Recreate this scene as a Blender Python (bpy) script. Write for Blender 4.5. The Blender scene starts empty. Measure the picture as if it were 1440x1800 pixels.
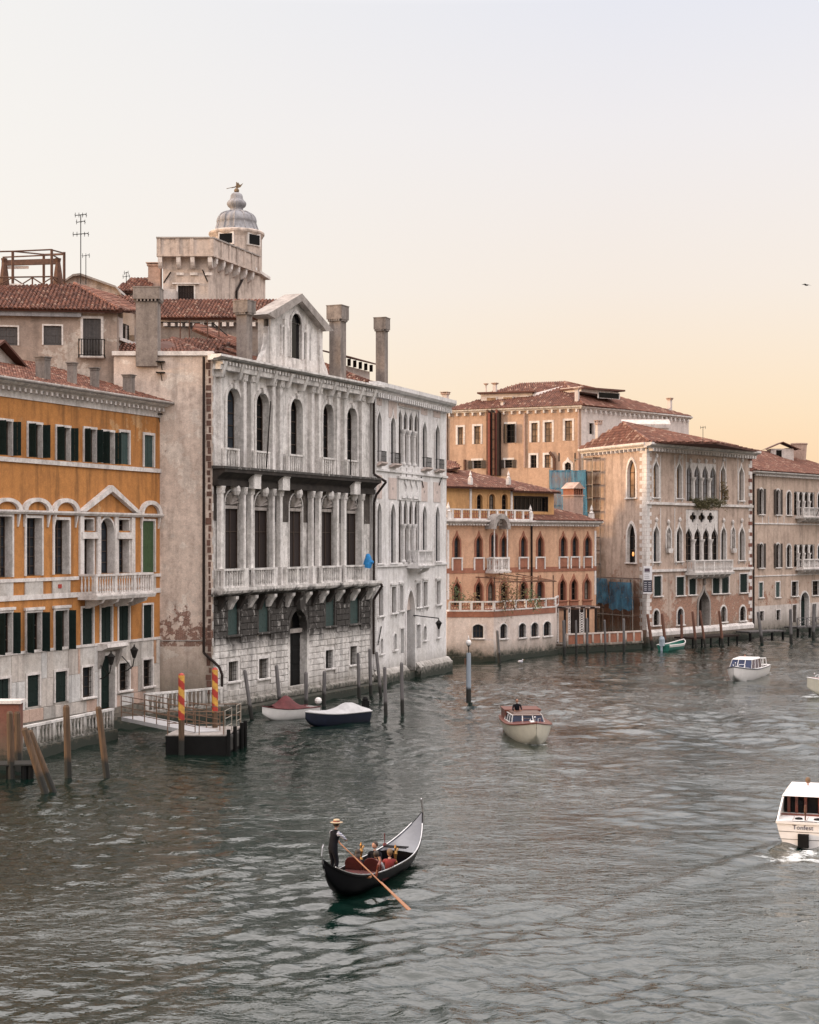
import bpy, bmesh, math, random
import numpy as np
from mathutils import Matrix, Vector, Quaternion
random.seed(7)
R = math.radians
scene = bpy.context.scene
COL = scene.collection
# ---------------------------------------------------------------- camera
FPX, CX, HY, CH = 2900.0, 720.0, 950.0, 11.5      # focal length in photo pixels, centre column, horizon row, eye height
cam = bpy.data.objects.new('camera', bpy.data.cameras.new('camera'))
COL.objects.link(cam); scene.camera = cam
cam.location = (0, 0, CH); cam.rotation_euler = (R(90), 0, 0)
cam.data.sensor_fit = 'HORIZONTAL'; cam.data.sensor_width = 36; cam.data.lens = FPX/1440*36
cam.data.shift_y = (HY-900)/1440; cam.data.clip_start = .5; cam.data.clip_end = 9000
# ---------------------------------------------------------------- world
SUN_EL, SUN_AZ = R(7), R(-102)                    # azimuth measured from +Y towards +X
world = bpy.data.worlds.new('World'); scene.world = world; world.use_nodes = True
nt = world.node_tree; nt.nodes.clear(); N = nt.nodes.new; L = nt.links.new
out = N('ShaderNodeOutputWorld'); bg = N('ShaderNodeBackground'); bg2 = N('ShaderNodeBackground'); add = N('ShaderNodeAddShader')
sky = N('ShaderNodeTexSky'); sky.sky_type = 'NISHITA'; sky.sun_disc = False
sky.sun_elevation = SUN_EL; sky.sun_rotation = SUN_AZ; sky.air_density = 1.2; sky.dust_density = 2.0
L(sky.outputs[0], bg2.inputs[0]); bg2.inputs[1].default_value = .05
tc = N('ShaderNodeTexCoord'); sep = N('ShaderNodeSeparateXYZ'); L(tc.outputs['Generated'], sep.inputs[0])
def ramp(stops, tree=None):
    r = (tree or nt).nodes.new('ShaderNodeValToRGB'); e = r.color_ramp.elements
    while len(e) < len(stops): e.new(.5)
    for k, (p, c) in enumerate(stops): e[k].position = p; e[k].color = (*c, 1)
    return r
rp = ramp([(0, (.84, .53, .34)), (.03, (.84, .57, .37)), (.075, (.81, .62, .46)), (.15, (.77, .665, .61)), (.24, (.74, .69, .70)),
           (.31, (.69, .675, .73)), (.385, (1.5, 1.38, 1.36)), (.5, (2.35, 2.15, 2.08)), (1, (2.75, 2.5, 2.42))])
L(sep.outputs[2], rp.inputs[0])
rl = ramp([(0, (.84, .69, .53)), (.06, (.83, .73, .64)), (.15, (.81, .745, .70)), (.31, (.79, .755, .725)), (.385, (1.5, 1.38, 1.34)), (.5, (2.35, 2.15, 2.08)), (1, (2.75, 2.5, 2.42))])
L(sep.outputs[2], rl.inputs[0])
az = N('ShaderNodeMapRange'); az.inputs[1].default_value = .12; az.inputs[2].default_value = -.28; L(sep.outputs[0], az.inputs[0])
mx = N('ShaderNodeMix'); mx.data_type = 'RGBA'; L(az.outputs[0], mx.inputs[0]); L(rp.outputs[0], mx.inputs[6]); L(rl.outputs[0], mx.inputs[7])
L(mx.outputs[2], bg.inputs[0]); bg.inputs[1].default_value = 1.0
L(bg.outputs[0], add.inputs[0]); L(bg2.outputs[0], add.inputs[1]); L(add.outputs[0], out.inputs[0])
# ---------------------------------------------------------------- sun
sd = bpy.data.lights.new('sun', 'SUN'); sd.energy = 2.6; sd.angle = R(8); sd.color = (1, .62, .32)
sun = bpy.data.objects.new('sun', sd); COL.objects.link(sun)
tosun = Vector((math.sin(SUN_AZ)*math.cos(SUN_EL), math.cos(SUN_AZ)*math.cos(SUN_EL), math.sin(SUN_EL)))
sun.rotation_euler = tosun.to_track_quat('Z', 'Y').to_euler()
vs = scene.view_settings
vs.view_transform = 'Standard'; vs.look = 'None'; vs.exposure = .10; vs.gamma = 1; vs.use_curve_mapping = False
scene.cycles.max_bounces = 6; scene.cycles.diffuse_bounces = 3; scene.cycles.glossy_bounces = 3; scene.cycles.transparent_max_bounces = 6

# ================================================================ helpers
def depth(py): return FPX*CH/(py-HY)              # distance of a point of the water surface seen at row py
def W(px, py, Y): return Vector(((px-CX)/FPX*Y, Y, CH-(py-HY)/FPX*Y))
def ground(px, py): Y = depth(py); return Vector(((px-CX)/FPX*Y, Y, 0))
T = Matrix.Translation
WM = {}
def put(me, name, parent, M, label=None, kind=None, cat=None, group=None):
    o = bpy.data.objects.new(name, me); COL.objects.link(o)
    WM[o.name] = M.copy()
    if parent is not None:
        o.parent = parent; o.matrix_basis = WM[parent.name].inverted() @ M
    else: o.matrix_basis = M
    if label: o['label'] = label
    if kind: o['kind'] = kind
    if cat: o['category'] = cat
    if group: o['group'] = group
    return o
def thing(name, label, cat, M=None, group=None):
    if M is None: M = Matrix.Identity(4)
    if isinstance(M, Vector): M = T(M)
    return put(None, name, None, M, label, None, cat, group)
def rotz(a): return Matrix.Rotation(a, 4, 'Z')

class MB:
    def __init__(s): s.v = []; s.f = []; s.c = []; s.smooth = False; s.col = None
    def add(s, vs, fs):
        n = len(s.v); s.v += [tuple(p) for p in vs]; s.f += [tuple(i+n for i in f) for f in fs]
        if s.col is not None: s.c += [s.col]*len(fs)
        return s
    def box(s, x0, x1, y0, y1, z0, z1, M=None):
        vs = [Vector(p) for p in ((x0,y0,z0),(x1,y0,z0),(x1,y1,z0),(x0,y1,z0),(x0,y0,z1),(x1,y0,z1),(x1,y1,z1),(x0,y1,z1))]
        if M is not None: vs = [M @ p for p in vs]
        return s.add(vs, [(0,3,2,1),(4,5,6,7),(0,1,5,4),(1,2,6,5),(2,3,7,6),(3,0,4,7)])
    def frust(s, x0, x1, y0, y1, z0, z1, t):      # box whose front face (y0) is smaller by t: a bevelled block
        vs = [(x0,y1,z0),(x1,y1,z0),(x1,y1,z1),(x0,y1,z1),(x0+t,y0,z0+t),(x1-t,y0,z0+t),(x1-t,y0,z1-t),(x0+t,y0,z1-t)]
        return s.add(vs, [(4,5,6,7),(0,1,5,4),(1,2,6,5),(2,3,7,6),(3,0,4,7)])
    def prism(s, poly, y0, y1):                   # polygon in xz extruded along y
        n = len(poly); vs = [(x,y0,z) for x,z in poly]+[(x,y1,z) for x,z in poly]
        return s.add(vs, [tuple(range(n)), tuple(reversed(range(n,2*n)))]+[(i+n,(i+1)%n+n,(i+1)%n,i) for i in range(n)])
    def extr(s, prof, x0, x1, caps=True):         # profile in yz extruded along x
        n = len(prof); vs = [(x0,y,z) for y,z in prof]+[(x1,y,z) for y,z in prof]
        fs = [(i,(i+1)%n,(i+1)%n+n,i+n) for i in range(n)]
        if caps: fs += [tuple(reversed(range(n))), tuple(range(n,2*n))]
        return s.add(vs, fs)
    def tube(s, a, b, r, n=6, r2=None, caps=True):
        a = Vector(a); b = Vector(b); d = (b-a); r2 = r if r2 is None else r2
        q = d.to_track_quat('Z', 'Y'); vs = []
        for p, rr in ((a, r), (b, r2)):
            for k in range(n):
                t = 2*math.pi*k/n; vs.append(p+q @ Vector((rr*math.cos(t), rr*math.sin(t), 0)))
        fs = [(k,(k+1)%n,(k+1)%n+n,k+n) for k in range(n)]
        if caps: fs += [tuple(reversed(range(n))), tuple(range(n,2*n))]
        return s.add(vs, fs)
    def path(s, pts, r, n=6):
        for k in range(len(pts)-1): s.tube(pts[k], pts[k+1], r, n)
        return s
    def lathe(s, prof, n=8, c=(0,0,0), ang=2*math.pi, lobes=0, amp=0):   # prof: (r,z)
        vs = []; c = Vector(c); m = len(prof)
        for r, z in prof:
            for k in range(n):
                t = ang*k/n; rr = r*(1+amp*abs(math.cos(lobes*t/2))-amp) if lobes else r
                vs.append(c+Vector((rr*math.cos(t), rr*math.sin(t), z)))
        fs = [(j*n+k, j*n+(k+1)%n, (j+1)*n+(k+1)%n, (j+1)*n+k) for j in range(m-1) for k in range(n)]
        fs += [tuple(reversed(range(n))), tuple(range((m-1)*n, m*n))]
        return s.add(vs, fs)
    def loft(s, secs, close=True):                # list of equal-length rings
        n = len(secs[0]); vs = [p for r in secs for p in r]
        fs = [(j*n+k, j*n+(k+1)%n, (j+1)*n+(k+1)%n, (j+1)*n+k) for j in range(len(secs)-1) for k in range(n if close else n-1)]
        return s.add(vs, fs)
    def ball(s, c, r, n=8, sq=(1,1,1)):
        c = Vector(c); vs = []; m = max(4, n//2+1)
        pr = [(math.sin(math.pi*j/m), -math.cos(math.pi*j/m)) for j in range(1, m)]
        for rr, z in pr:
            for k in range(n):
                t = 2*math.pi*k/n; vs.append(c+Vector((r*rr*math.cos(t)*sq[0], r*rr*math.sin(t)*sq[1], r*z*sq[2])))
        q = len(pr); fs = [(j*n+k, j*n+(k+1)%n, (j+1)*n+(k+1)%n, (j+1)*n+k) for j in range(q-1) for k in range(n)]
        vs += [c+Vector((0,0,-r*sq[2])), c+Vector((0,0,r*sq[2]))]
        fs += [(q*n,(k+1)%n,k) for k in range(n)]+[(q*n+1,(q-1)*n+k,(q-1)*n+(k+1)%n) for k in range(n)]
        return s.add(vs, fs)
    def mesh(s, name, mat, smooth=False):
        me = bpy.data.meshes.new(name); me.from_pydata(s.v, [], s.f)
        me.materials.append(mat)
        if smooth: me.polygons.foreach_set('use_smooth', [True]*len(me.polygons))
        if s.c:
            a = me.attributes.new('tone', 'FLOAT', 'FACE'); a.data.foreach_set('value', s.c)
        me.update(); return me
    def put(s, name, mat, parent, M, smooth=False, **k): return put(s.mesh(name, mat, smooth), name, parent, M, **k)
CACHE = {}
def cached(key, fn):
    if key not in CACHE: CACHE[key] = fn()
    return CACHE[key]

# ================================================================ materials
MATS = {}
def new_mat(name):
    m = bpy.data.materials.new(name); m.use_nodes = True; m.node_tree.nodes.clear(); return m
class G:
    def __init__(s, name):
        s.m = new_mat(name); s.t = s.m.node_tree
        s.o = s.t.nodes.new('ShaderNodeOutputMaterial'); s.b = s.t.nodes.new('ShaderNodeBsdfPrincipled')
        s.l(s.b.outputs[0], s.o.inputs[0]); s.pos = s.n('ShaderNodeNewGeometry').outputs['Position']
    def n(s, k): return s.t.nodes.new(k)
    def l(s, a, b): s.t.links.new(a, b)
    def noise(s, scale, detail=5, rough=.6, sv=(1,1,1), vec=None, dist=0, off=0):
        mp = s.n('ShaderNodeMapping'); s.l(vec or s.pos, mp.inputs[0]); mp.inputs['Scale'].default_value = sv
        mp.inputs['Location'].default_value = (off, off*1.3, off*.7)
        t = s.n('ShaderNodeTexNoise'); s.l(mp.outputs[0], t.inputs['Vector'])
        t.inputs['Scale'].default_value = scale; t.inputs['Detail'].default_value = detail; t.inputs['Roughness'].default_value = rough; t.inputs['Distortion'].default_value = dist
        return t.outputs[0]
    def step(s, v, lo, hi, to=(0,1)):
        r = s.n('ShaderNodeMapRange'); s.l(v, r.inputs[0]); r.inputs[1].default_value = lo; r.inputs[2].default_value = hi
        r.inputs[3].default_value = to[0]; r.inputs[4].default_value = to[1]; return r.outputs[0]
    def mix(s, f, a, b, mode='MIX'):
        m = s.n('ShaderNodeMix'); m.data_type = 'RGBA'; m.blend_type = mode
        for v, i in ((f,0),(a,6),(b,7)):
            if isinstance(v, (int,float)): m.inputs[i].default_value = v
            elif isinstance(v, tuple): m.inputs[i].default_value = (*v,1)
            else: s.l(v, m.inputs[i])
        return m.outputs[2]
    def math(s, op, a, b=0.0):
        m = s.n('ShaderNodeMath'); m.operation = op
        for v, i in ((a,0),(b,1)):
            if isinstance(v, (int,float)): m.inputs[i].default_value = v
            else: s.l(v, m.inputs[i])
        return m.outputs[0]
    def z(s):
        q = s.n('ShaderNodeSeparateXYZ'); s.l(s.pos, q.inputs[0]); return q.outputs[2]
    def fin(s, col, rough=.85, bump=None, bs=.3, bd=.02, metal=0, spec=None):
        if isinstance(col, tuple): s.b.inputs['Base Color'].default_value = (*col,1)
        else: s.l(col, s.b.inputs['Base Color'])
        if isinstance(rough, (int,float)): s.b.inputs['Roughness'].default_value = rough
        else: s.l(rough, s.b.inputs['Roughness'])
        s.b.inputs['Metallic'].default_value = metal
        if spec is not None: s.b.inputs['Specular IOR Level'].default_value = spec
        if bump is not None:
            b = s.n('ShaderNodeBump'); s.l(bump, b.inputs['Height']); b.inputs['Strength'].default_value = bs; b.inputs['Distance'].default_value = bd
            s.l(b.outputs[0], s.b.inputs['Normal'])
        return s.m
def stucco(name, a, b, dark=None, dk=.5, light=None, lt=.62, brick=None, bthr=.6, bz=None, streak=.45, tide_shade=1.0, soot=None, sc=.35, blocks=None, bumpd=.02):
    g = G(name)
    n1 = g.noise(sc, 6, .65); n2 = g.noise(sc*5, 5, .7, off=9); n3 = g.noise(1.6, 4, .6, (1,1,.12), off=3); n4 = g.noise(14, 3, .6)
    col = g.mix(g.step(n1, .35, .65), a, b)
    if light: col = g.mix(g.step(g.math('ADD', n1, g.math('MULTIPLY', g.math('SUBTRACT', n2, .5), .5)), lt, lt+.035, (0,.85)), col, light)
    if dark: col = g.mix(g.math('MULTIPLY', g.step(g.math('ADD', g.math('MULTIPLY', n2, .6), g.math('MULTIPLY', n3, .4)), .46, .62), dk), col, dark)
    if streak: col = g.mix(g.step(n3, .49, .66, (0, streak)), col, tuple(c*.42 for c in a))
    if brick:
        tx = g.n('ShaderNodeTexCoord').outputs['Object']; q = g.n('ShaderNodeSeparateXYZ'); g.l(tx, q.inputs[0])
        c = g.n('ShaderNodeCombineXYZ'); g.l(q.outputs[0], c.inputs[0]); g.l(q.outputs[2], c.inputs[1])
        bt = g.n('ShaderNodeTexBrick'); g.l(c.outputs[0], bt.inputs[0]); bt.inputs['Scale'].default_value = 1
        bt.inputs['Brick Width'].default_value = .26; bt.inputs['Row Height'].default_value = .075; bt.inputs['Mortar Size'].default_value = .01
        bt.inputs['Color1'].default_value = (*brick,1); bt.inputs['Color2'].default_value = (*[x*.6 for x in brick],1); bt.inputs['Mortar'].default_value = (.3,.25,.2,1)
        m = g.math('ADD', g.math('MULTIPLY', n1, .55), g.math('MULTIPLY', n2, .45))
        if bz: m = g.math('ADD', m, g.step(g.z(), bz[0], bz[1], (bz[2], 0)))
        if bz and len(bz) > 3: m = g.math('MULTIPLY', m, g.step(g.z(), bz[3]-.1, bz[3]))
        col = g.mix(g.step(m, bthr, bthr+.03), col, bt.outputs[0])
    if soot:
        for (z0, z1, z2, z3, amt) in soot:        # dark crust between z1 and z2
            zz = g.math('ADD', g.z(), g.math('MULTIPLY', g.math('SUBTRACT', g.noise(.9, 5, .7, (1,1,.5), off=21), .5), 2.4))
            m = g.math('MULTIPLY', g.step(zz, z0, z1), g.step(zz, z2, z3, (1,0)))
            m = g.math('MULTIPLY', m, g.step(g.noise(2.2, 6, .75, (1,1,.45), off=31), .30, .44, (0, amt)))
            col = g.mix(m, col, (.018,.015,.013))
    speck = g.step(n4, .3, .7, (.82, 1.1)); col = g.mix(1.0, col, speck, 'MULTIPLY'); col = g.mix(1.0, col, g.step(g.noise(3.1, 4, .7, off=55), .32, .68, (.88, 1.08)), 'MULTIPLY')
    if tide_shade:
        zt = g.math('ADD', g.z(), g.math('MULTIPLY', g.math('SUBTRACT', n2, .5), 2.2))
        col = g.mix(g.step(zt, .75*tide_shade, 2.3*tide_shade, (.75, 0)), col, (.10,.085,.06))
        col = g.mix(g.step(zt, .35, 1.0, (1, 0)), col, (.02,.025,.018))  # near-black foot: algae plus waterline shadow painted into the colour
    h = g.math('ADD', g.math('MULTIPLY', n2, .6), g.math('MULTIPLY', n4, .4))
    return g.fin(col, .9, h, .6, bumpd)
def plain(name, c, rough=.6, metal=0, var=.25, sc=3, spec=None):
    g = G(name); n = g.noise(sc, 4, .6)
    return g.fin(g.mix(g.step(n, .3, .7), tuple(x*(1-var) for x in c), tuple(min(1, x*(1+var)) for x in c)), rough, n, .2, .01, metal, spec)
M_istria = stucco('white_stone', (.76,.74,.725), (.62,.60,.58), (.10,.085,.075), .45, streak=.45, tide_shade=.8, sc=.5)
M_istria2 = stucco('sooty_white_stone', (.74,.72,.70), (.58,.555,.53), (.07,.058,.05), .55, streak=.55, tide_shade=.8, sc=.6, soot=[(4.0,5.0,7.9,8.2,.95),(12.6,13.8,17.2,17.4,.93)])
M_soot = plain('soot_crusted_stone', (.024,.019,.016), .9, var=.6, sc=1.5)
M_gothic = stucco('grey_white_marble', (.74,.73,.735), (.64,.63,.62), (.35,.31,.28), .3, streak=.3, tide_shade=.9, sc=.4)
M_pinkslab = stucco('pale_pink_marble', (.62,.52,.48), (.54,.46,.43), (.30,.26,.24), .3, streak=.25, tide_shade=0)
M_orange = stucco('ochre_orange_plaster', (.49,.215,.06), (.42,.18,.05), (.22,.09,.03), .45, light=(.54,.33,.16), lt=.63, streak=.65, tide_shade=0, sc=.3)
M_b1base = stucco('worn_white_plaster', (.60,.58,.56), (.46,.42,.38), (.2,.16,.13), .4, streak=.4, tide_shade=1.3, sc=.4)
M_tan = stucco('tan_plaster', (.68,.565,.49), (.53,.425,.36), (.24,.17,.14), .5, light=(.74,.66,.59), lt=.53, brick=(.24,.10,.075), bthr=.625, bz=(5.6,8.6,.13,4.6), streak=.3, tide_shade=2.4, sc=.42)
M_b8 = stucco('patchy_grey_plaster', (.31,.24,.20), (.38,.30,.25), (.15,.12,.10), .4, light=(.56,.49,.43), lt=.55, streak=.3, tide_shade=0, sc=.35)
M_tower = stucco('pale_tower_plaster', (.58,.49,.43), (.48,.40,.35), (.16,.13,.115), .6, streak=.6, tide_shade=0, sc=.3)
M_terra = stucco('terracotta_plaster', (.60,.375,.25), (.55,.325,.21), (.26,.13,.08), .3, streak=.25, tide_shade=0, sc=.35)
M_yellow = stucco('yellow_ochre_plaster', (.54,.31,.13), (.48,.27,.12), (.26,.13,.06), .3, streak=.3, tide_shade=0)
M_terrabase = stucco('whitewashed_terrace_wall', (.70,.61,.56), (.62,.54,.50), (.36,.22,.15), .3, streak=.15, tide_shade=.9, sc=.3)
M_lored = stucco('brown_grey_plaster', (.45,.345,.285), (.50,.385,.32), (.19,.14,.11), .5, light=(.50,.41,.35), lt=.66, brick=(.40,.19,.125), bthr=.60, bz=(4,10,.17), streak=.3, tide_shade=1.2, sc=.22)
M_b6 = stucco('pale_pink_plaster', (.52,.405,.33), (.45,.34,.275), (.24,.18,.145), .5, light=(.48,.42,.36), lt=.68, brick=(.34,.14,.08), bthr=.66, bz=(5,9,.1), streak=.35, tide_shade=1.2, sc=.25)
M_b6base = stucco('white_washed_base', (.62,.57,.54), (.52,.47,.44), (.25,.2,.17), .4, streak=.3, tide_shade=1.2)
M_b7 = stucco('warm_orange_grey_plaster', (.48,.32,.225), (.45,.315,.235), (.26,.17,.12), .4, light=(.44,.34,.27), lt=.60, streak=.25, tide_shade=0, sc=.15)
M_b7w = stucco('cream_plaster', (.62,.56,.53), (.56,.50,.475), (.3,.26,.24), .3, streak=.25, tide_shade=0)
M_trim = stucco('white_trim_stone', (.74,.71,.69), (.62,.58,.56), (.26,.22,.2), .4, streak=.3, tide_shade=0, sc=.9)
M_trimgrey = stucco('grey_trim_stone', (.38,.35,.33), (.30,.27,.25), (.14,.12,.11), .5, streak=.4, tide_shade=0, sc=1.2)
M_chim = stucco('grey_chimney_plaster', (.27,.235,.215), (.21,.18,.16), (.09,.075,.07), .6, streak=.6, tide_shade=0, sc=.8)
M_chimp = stucco('pink_chimney_plaster', (.48,.34,.28), (.42,.3,.25), (.2,.14,.12), .4, streak=.4, tide_shade=0, sc=.8)
M_brick = stucco('red_brick', (.17,.06,.042), (.21,.085,.06), (.08,.03,.025), .5, light=(.33,.2,.16), lt=.66, streak=.3, tide_shade=1.3, sc=.6)
M_bricktrim = stucco('terracotta_trim', (.33,.14,.085), (.27,.11,.07), (.18,.06,.04), .4, streak=.2, tide_shade=0, sc=1)
M_lead = stucco('lead_sheet', (.33,.33,.35), (.26,.26,.28), (.15,.14,.14), .5, streak=.5, tide_shade=0, sc=1)
M_quay = stucco('wet_shaded_quay_stone', (.20,.16,.135), (.13,.105,.09), (.10,.08,.06), .5, streak=.3, tide_shade=.55, sc=.7)  # wet stone, kept dark so its colour carries the waterline shadow
M_shut = plain('dark_green_shutter', (.007,.016,.014), .75, sc=6, spec=.2)
M_shutteal = plain('teal_shutter', (.022,.050,.048), .6, sc=6)
M_shutgreen = plain('bright_green_shutter', (.035,.075,.028), .6, sc=6)
M_shutbr = plain('brown_shutter', (.035,.025,.02), .6, sc=6)
M_shutgrey = plain('dark_grey_shutter', (.06,.055,.055), .7, sc=6)
M_blind = plain('pale_grey_blind', (.17,.17,.178), .5, sc=2)
M_iron = plain('black_iron', (.012,.011,.010), .7, sc=8, spec=.2)
M_ductred = plain('dark_red_duct', (.15,.03,.02), .5)
M_rust = plain('rusty_steel', (.09,.042,.025), .8, sc=5, var=.4)
M_pipe = plain('brown_drainpipe', (.022,.015,.013), .7, sc=2, spec=.2)
M_woodf = plain('window_frame_wood', (.05,.03,.02), .6)
M_goldpole = plain('yellow_paint', (.52,.28,.05), .5, sc=4)
M_redpaint = plain('red_paint', (.33,.03,.02), .5, sc=4)
M_gold = plain('weathered_brass', (.17,.12,.075), .6, .5)
def mat_glass(name, c=(.003,.003,.0035), rough=.15):
    g = G(name); n = g.noise(.8, 3, .5)
    return g.fin(g.mix(g.step(n, .35, .65), c, tuple(x*2.2 for x in c)), rough, g.noise(2.5, 2), .06, .02, 0, .12)
M_glass = mat_glass('dark_window_glass'); M_glassb = mat_glass('blue_window_glass', (.018,.022,.028), .08)
M_glasscurt = mat_glass('pale_curtained_glass', (.10,.09,.08), .1); M_glasswarm = mat_glass('curtained_window_glass', (.20,.13,.08), .1)
def mat_lamp():
    g = G('warm_lamp_glow'); g.b.inputs['Emission Color'].default_value = (1,.42,.12,1); g.b.inputs['Emission Strength'].default_value = 1.0
    return g.fin((.8,.4,.15), .5)
M_lampglow = mat_lamp()
def mat_tile(name, a, b, c):
    g = G(name); at = g.n('ShaderNodeAttribute'); at.attribute_name = 'tone'
    n = g.noise(1.1, 5, .7)
    col = g.mix(g.step(at.outputs['Fac'], 0, 1), a, b); col = g.mix(g.step(n, .55, .75, (0,.7)), col, c)
    col = g.mix(g.math('GREATER_THAN', at.outputs['Fac'], .93), col, (.30,.19,.14))
    return g.fin(col, .9, g.noise(9, 3), .3, .01)
M_tile = mat_tile('terracotta_roof_tiles', (.08,.032,.022), (.23,.095,.06), (.06,.04,.03))
M_tilefar = mat_tile('far_roof_tiles', (.10,.042,.03), (.21,.092,.062), (.09,.058,.045))
def mat_pole(name, a, b):
    g = G(name); n = g.noise(3, 5, .6, (4,4,.3)); zt = g.math('ADD', g.z(), g.math('MULTIPLY', g.math('SUBTRACT', g.noise(3, 3), .5), .5))
    col = g.mix(g.step(n, .35, .65), a, b); col = g.mix(g.step(zt, .75, 1.0, (1,0)), col, (.012,.012,.010))
    return g.fin(col, .8, n, .5, .02)
M_polebr = mat_pole('brown_pole_wood', (.05,.030,.017), (.105,.062,.034))
M_polegr = mat_pole('grey_pole_wood', (.075,.072,.075), (.15,.14,.14))
M_polered = mat_pole('reddish_pole_wood', (.09,.04,.028), (.15,.065,.04))
M_polebl = mat_pole('blue_grey_pole_paint', (.20,.24,.29), (.27,.31,.36))
# ================================================================ facades
def arch_pts(w, h, head, n=7):
    """outline of an opening from the left springing over the top to the right springing"""
    a = w/2
    if head == 'rect': return [(-a, h), (a, h)]
    if head == 'round':
        s = h-a; m = 10; return [(-a*math.cos(math.pi*k/m), s+a*math.sin(math.pi*k/m)) for k in range(m+1)]
    if head == 'seg':
        r = w*.22; s = h-r; m = 6; return [(-a+w*k/m, s+r*(1-(2*k/m-1)**2)) for k in range(m+1)]
    if head == 'point':
        r = min(w*.95, h*.35); s = h-r
        L_ = [(-a*math.cos(t), s+r*math.sin(t)) for t in [math.pi/2*k/n for k in range(n)]]
        L_ = [(x*(1-.0), z) for x, z in L_]
        L_ = [(-a*(1-(k/n)**1.7), s+r*(1-(1-k/n)**1.35)) for k in range(n)]
        return L_+[(0, h)]+[(-x, z) for x, z in reversed(L_)]
    if head == 'ogee':
        r = min(w*1.15, h*.38); s = h-r; P = [(-a, s), (-a*1.02, s+.62*r), (-a*.10, s+.5*r), (0, h)]; L_ = []
        for k in range(n):
            t = k/n; b = [(1-t)**3, 3*t*(1-t)**2, 3*t*t*(1-t), t**3]
            L_.append((sum(b[i]*P[i][0] for i in range(4)), sum(b[i]*P[i][1] for i in range(4))))
        return L_+[(0, h)]+[(-x, z) for x, z in reversed(L_)]
def outline(w, h, head): return [(-w/2, 0)]+arch_pts(w, h, head)+[(w/2, 0)]
def offset_line(pts, t):
    res = []
    for i, p in enumerate(pts):
        a = Vector(pts[i]) - Vector(pts[i-1]) if i else None; b = Vector(pts[i+1]) - Vector(p) if i < len(pts)-1 else None
        ns = [Vector((-d.y, d.x)).normalized() for d in (a, b) if d is not None and d.length > 1e-6]
        if not ns: res.append((p[0], p[1])); continue
        m = sum(ns, Vector((0,0)));
        if m.length < .3: m = ns[0]
        m.normalize(); k = t/max(.55, m.dot(ns[0])); res.append((p[0]+m.x*k, p[1]+m.y*k))
    return res
def surround(mb, w, h, head, t, proj, depth=.02, fill=True):
    """stone band round an opening (x centred, z from 0), standing proj proud of the wall"""
    o = outline(w, h, head); q = offset_line(o, t); n = len(o)
    q[0] = (q[0][0], 0); q[-1] = (q[-1][0], 0)
    vs = [(x,-proj,z) for x,z in o]+[(x,-proj,z) for x,z in q]+[(x,depth,z) for x,z in o]+[(x,.01,z) for x,z in q]
    fs = []
    for i in range(n-1):
        fs += [(i, i+1, i+1+n, i+n), (i, i+2*n, i+1+2*n, i+1), (i+n, i+1+n, i+1+3*n, i+3*n)]
    fs += [(0, n, 3*n, 2*n), (n-1, 3*n-1, 4*n-1, 2*n-1)]
    mb.add(vs, fs)
class Fac:
    def __init__(s, a, b, z0=0.0):
        s.P = Vector((a.x, a.y, 0)); d = Vector((b.x-a.x, b.y-a.y, 0)); s.L = d.length; s.d = d.normalized(); s.inn = Vector((-s.d.y, s.d.x, 0))
        s.M = Matrix(((s.d.x, s.inn.x, 0, s.P.x), (s.d.y, s.inn.y, 0, s.P.y), (0,0,1,0), (0,0,0,1)))
        s.holes = []
    def off(s, d):
        f = Fac(s.P+s.inn*d, s.P+s.inn*d+s.d); f.L = s.L; f.holes = s.holes; return f
    def u(s, px):
        k = (px-CX)/FPX; return (k*s.P.y-s.P.x)/(s.d.x-k*s.d.y)
    def Y(s, u): return s.P.y+s.d.y*u
    def z(s, px, py): return CH-(py-HY)*s.Y(s.u(px))/FPX
    def zu(s, u, py): return CH-(py-HY)*s.Y(u)/FPX
    def at(s, u, y=0, z=0): return s.M @ T((u, y, z))
    def w3(s, px, py): u = s.u(px); return s.M @ Vector((u, 0, s.zu(u, py)))
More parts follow.
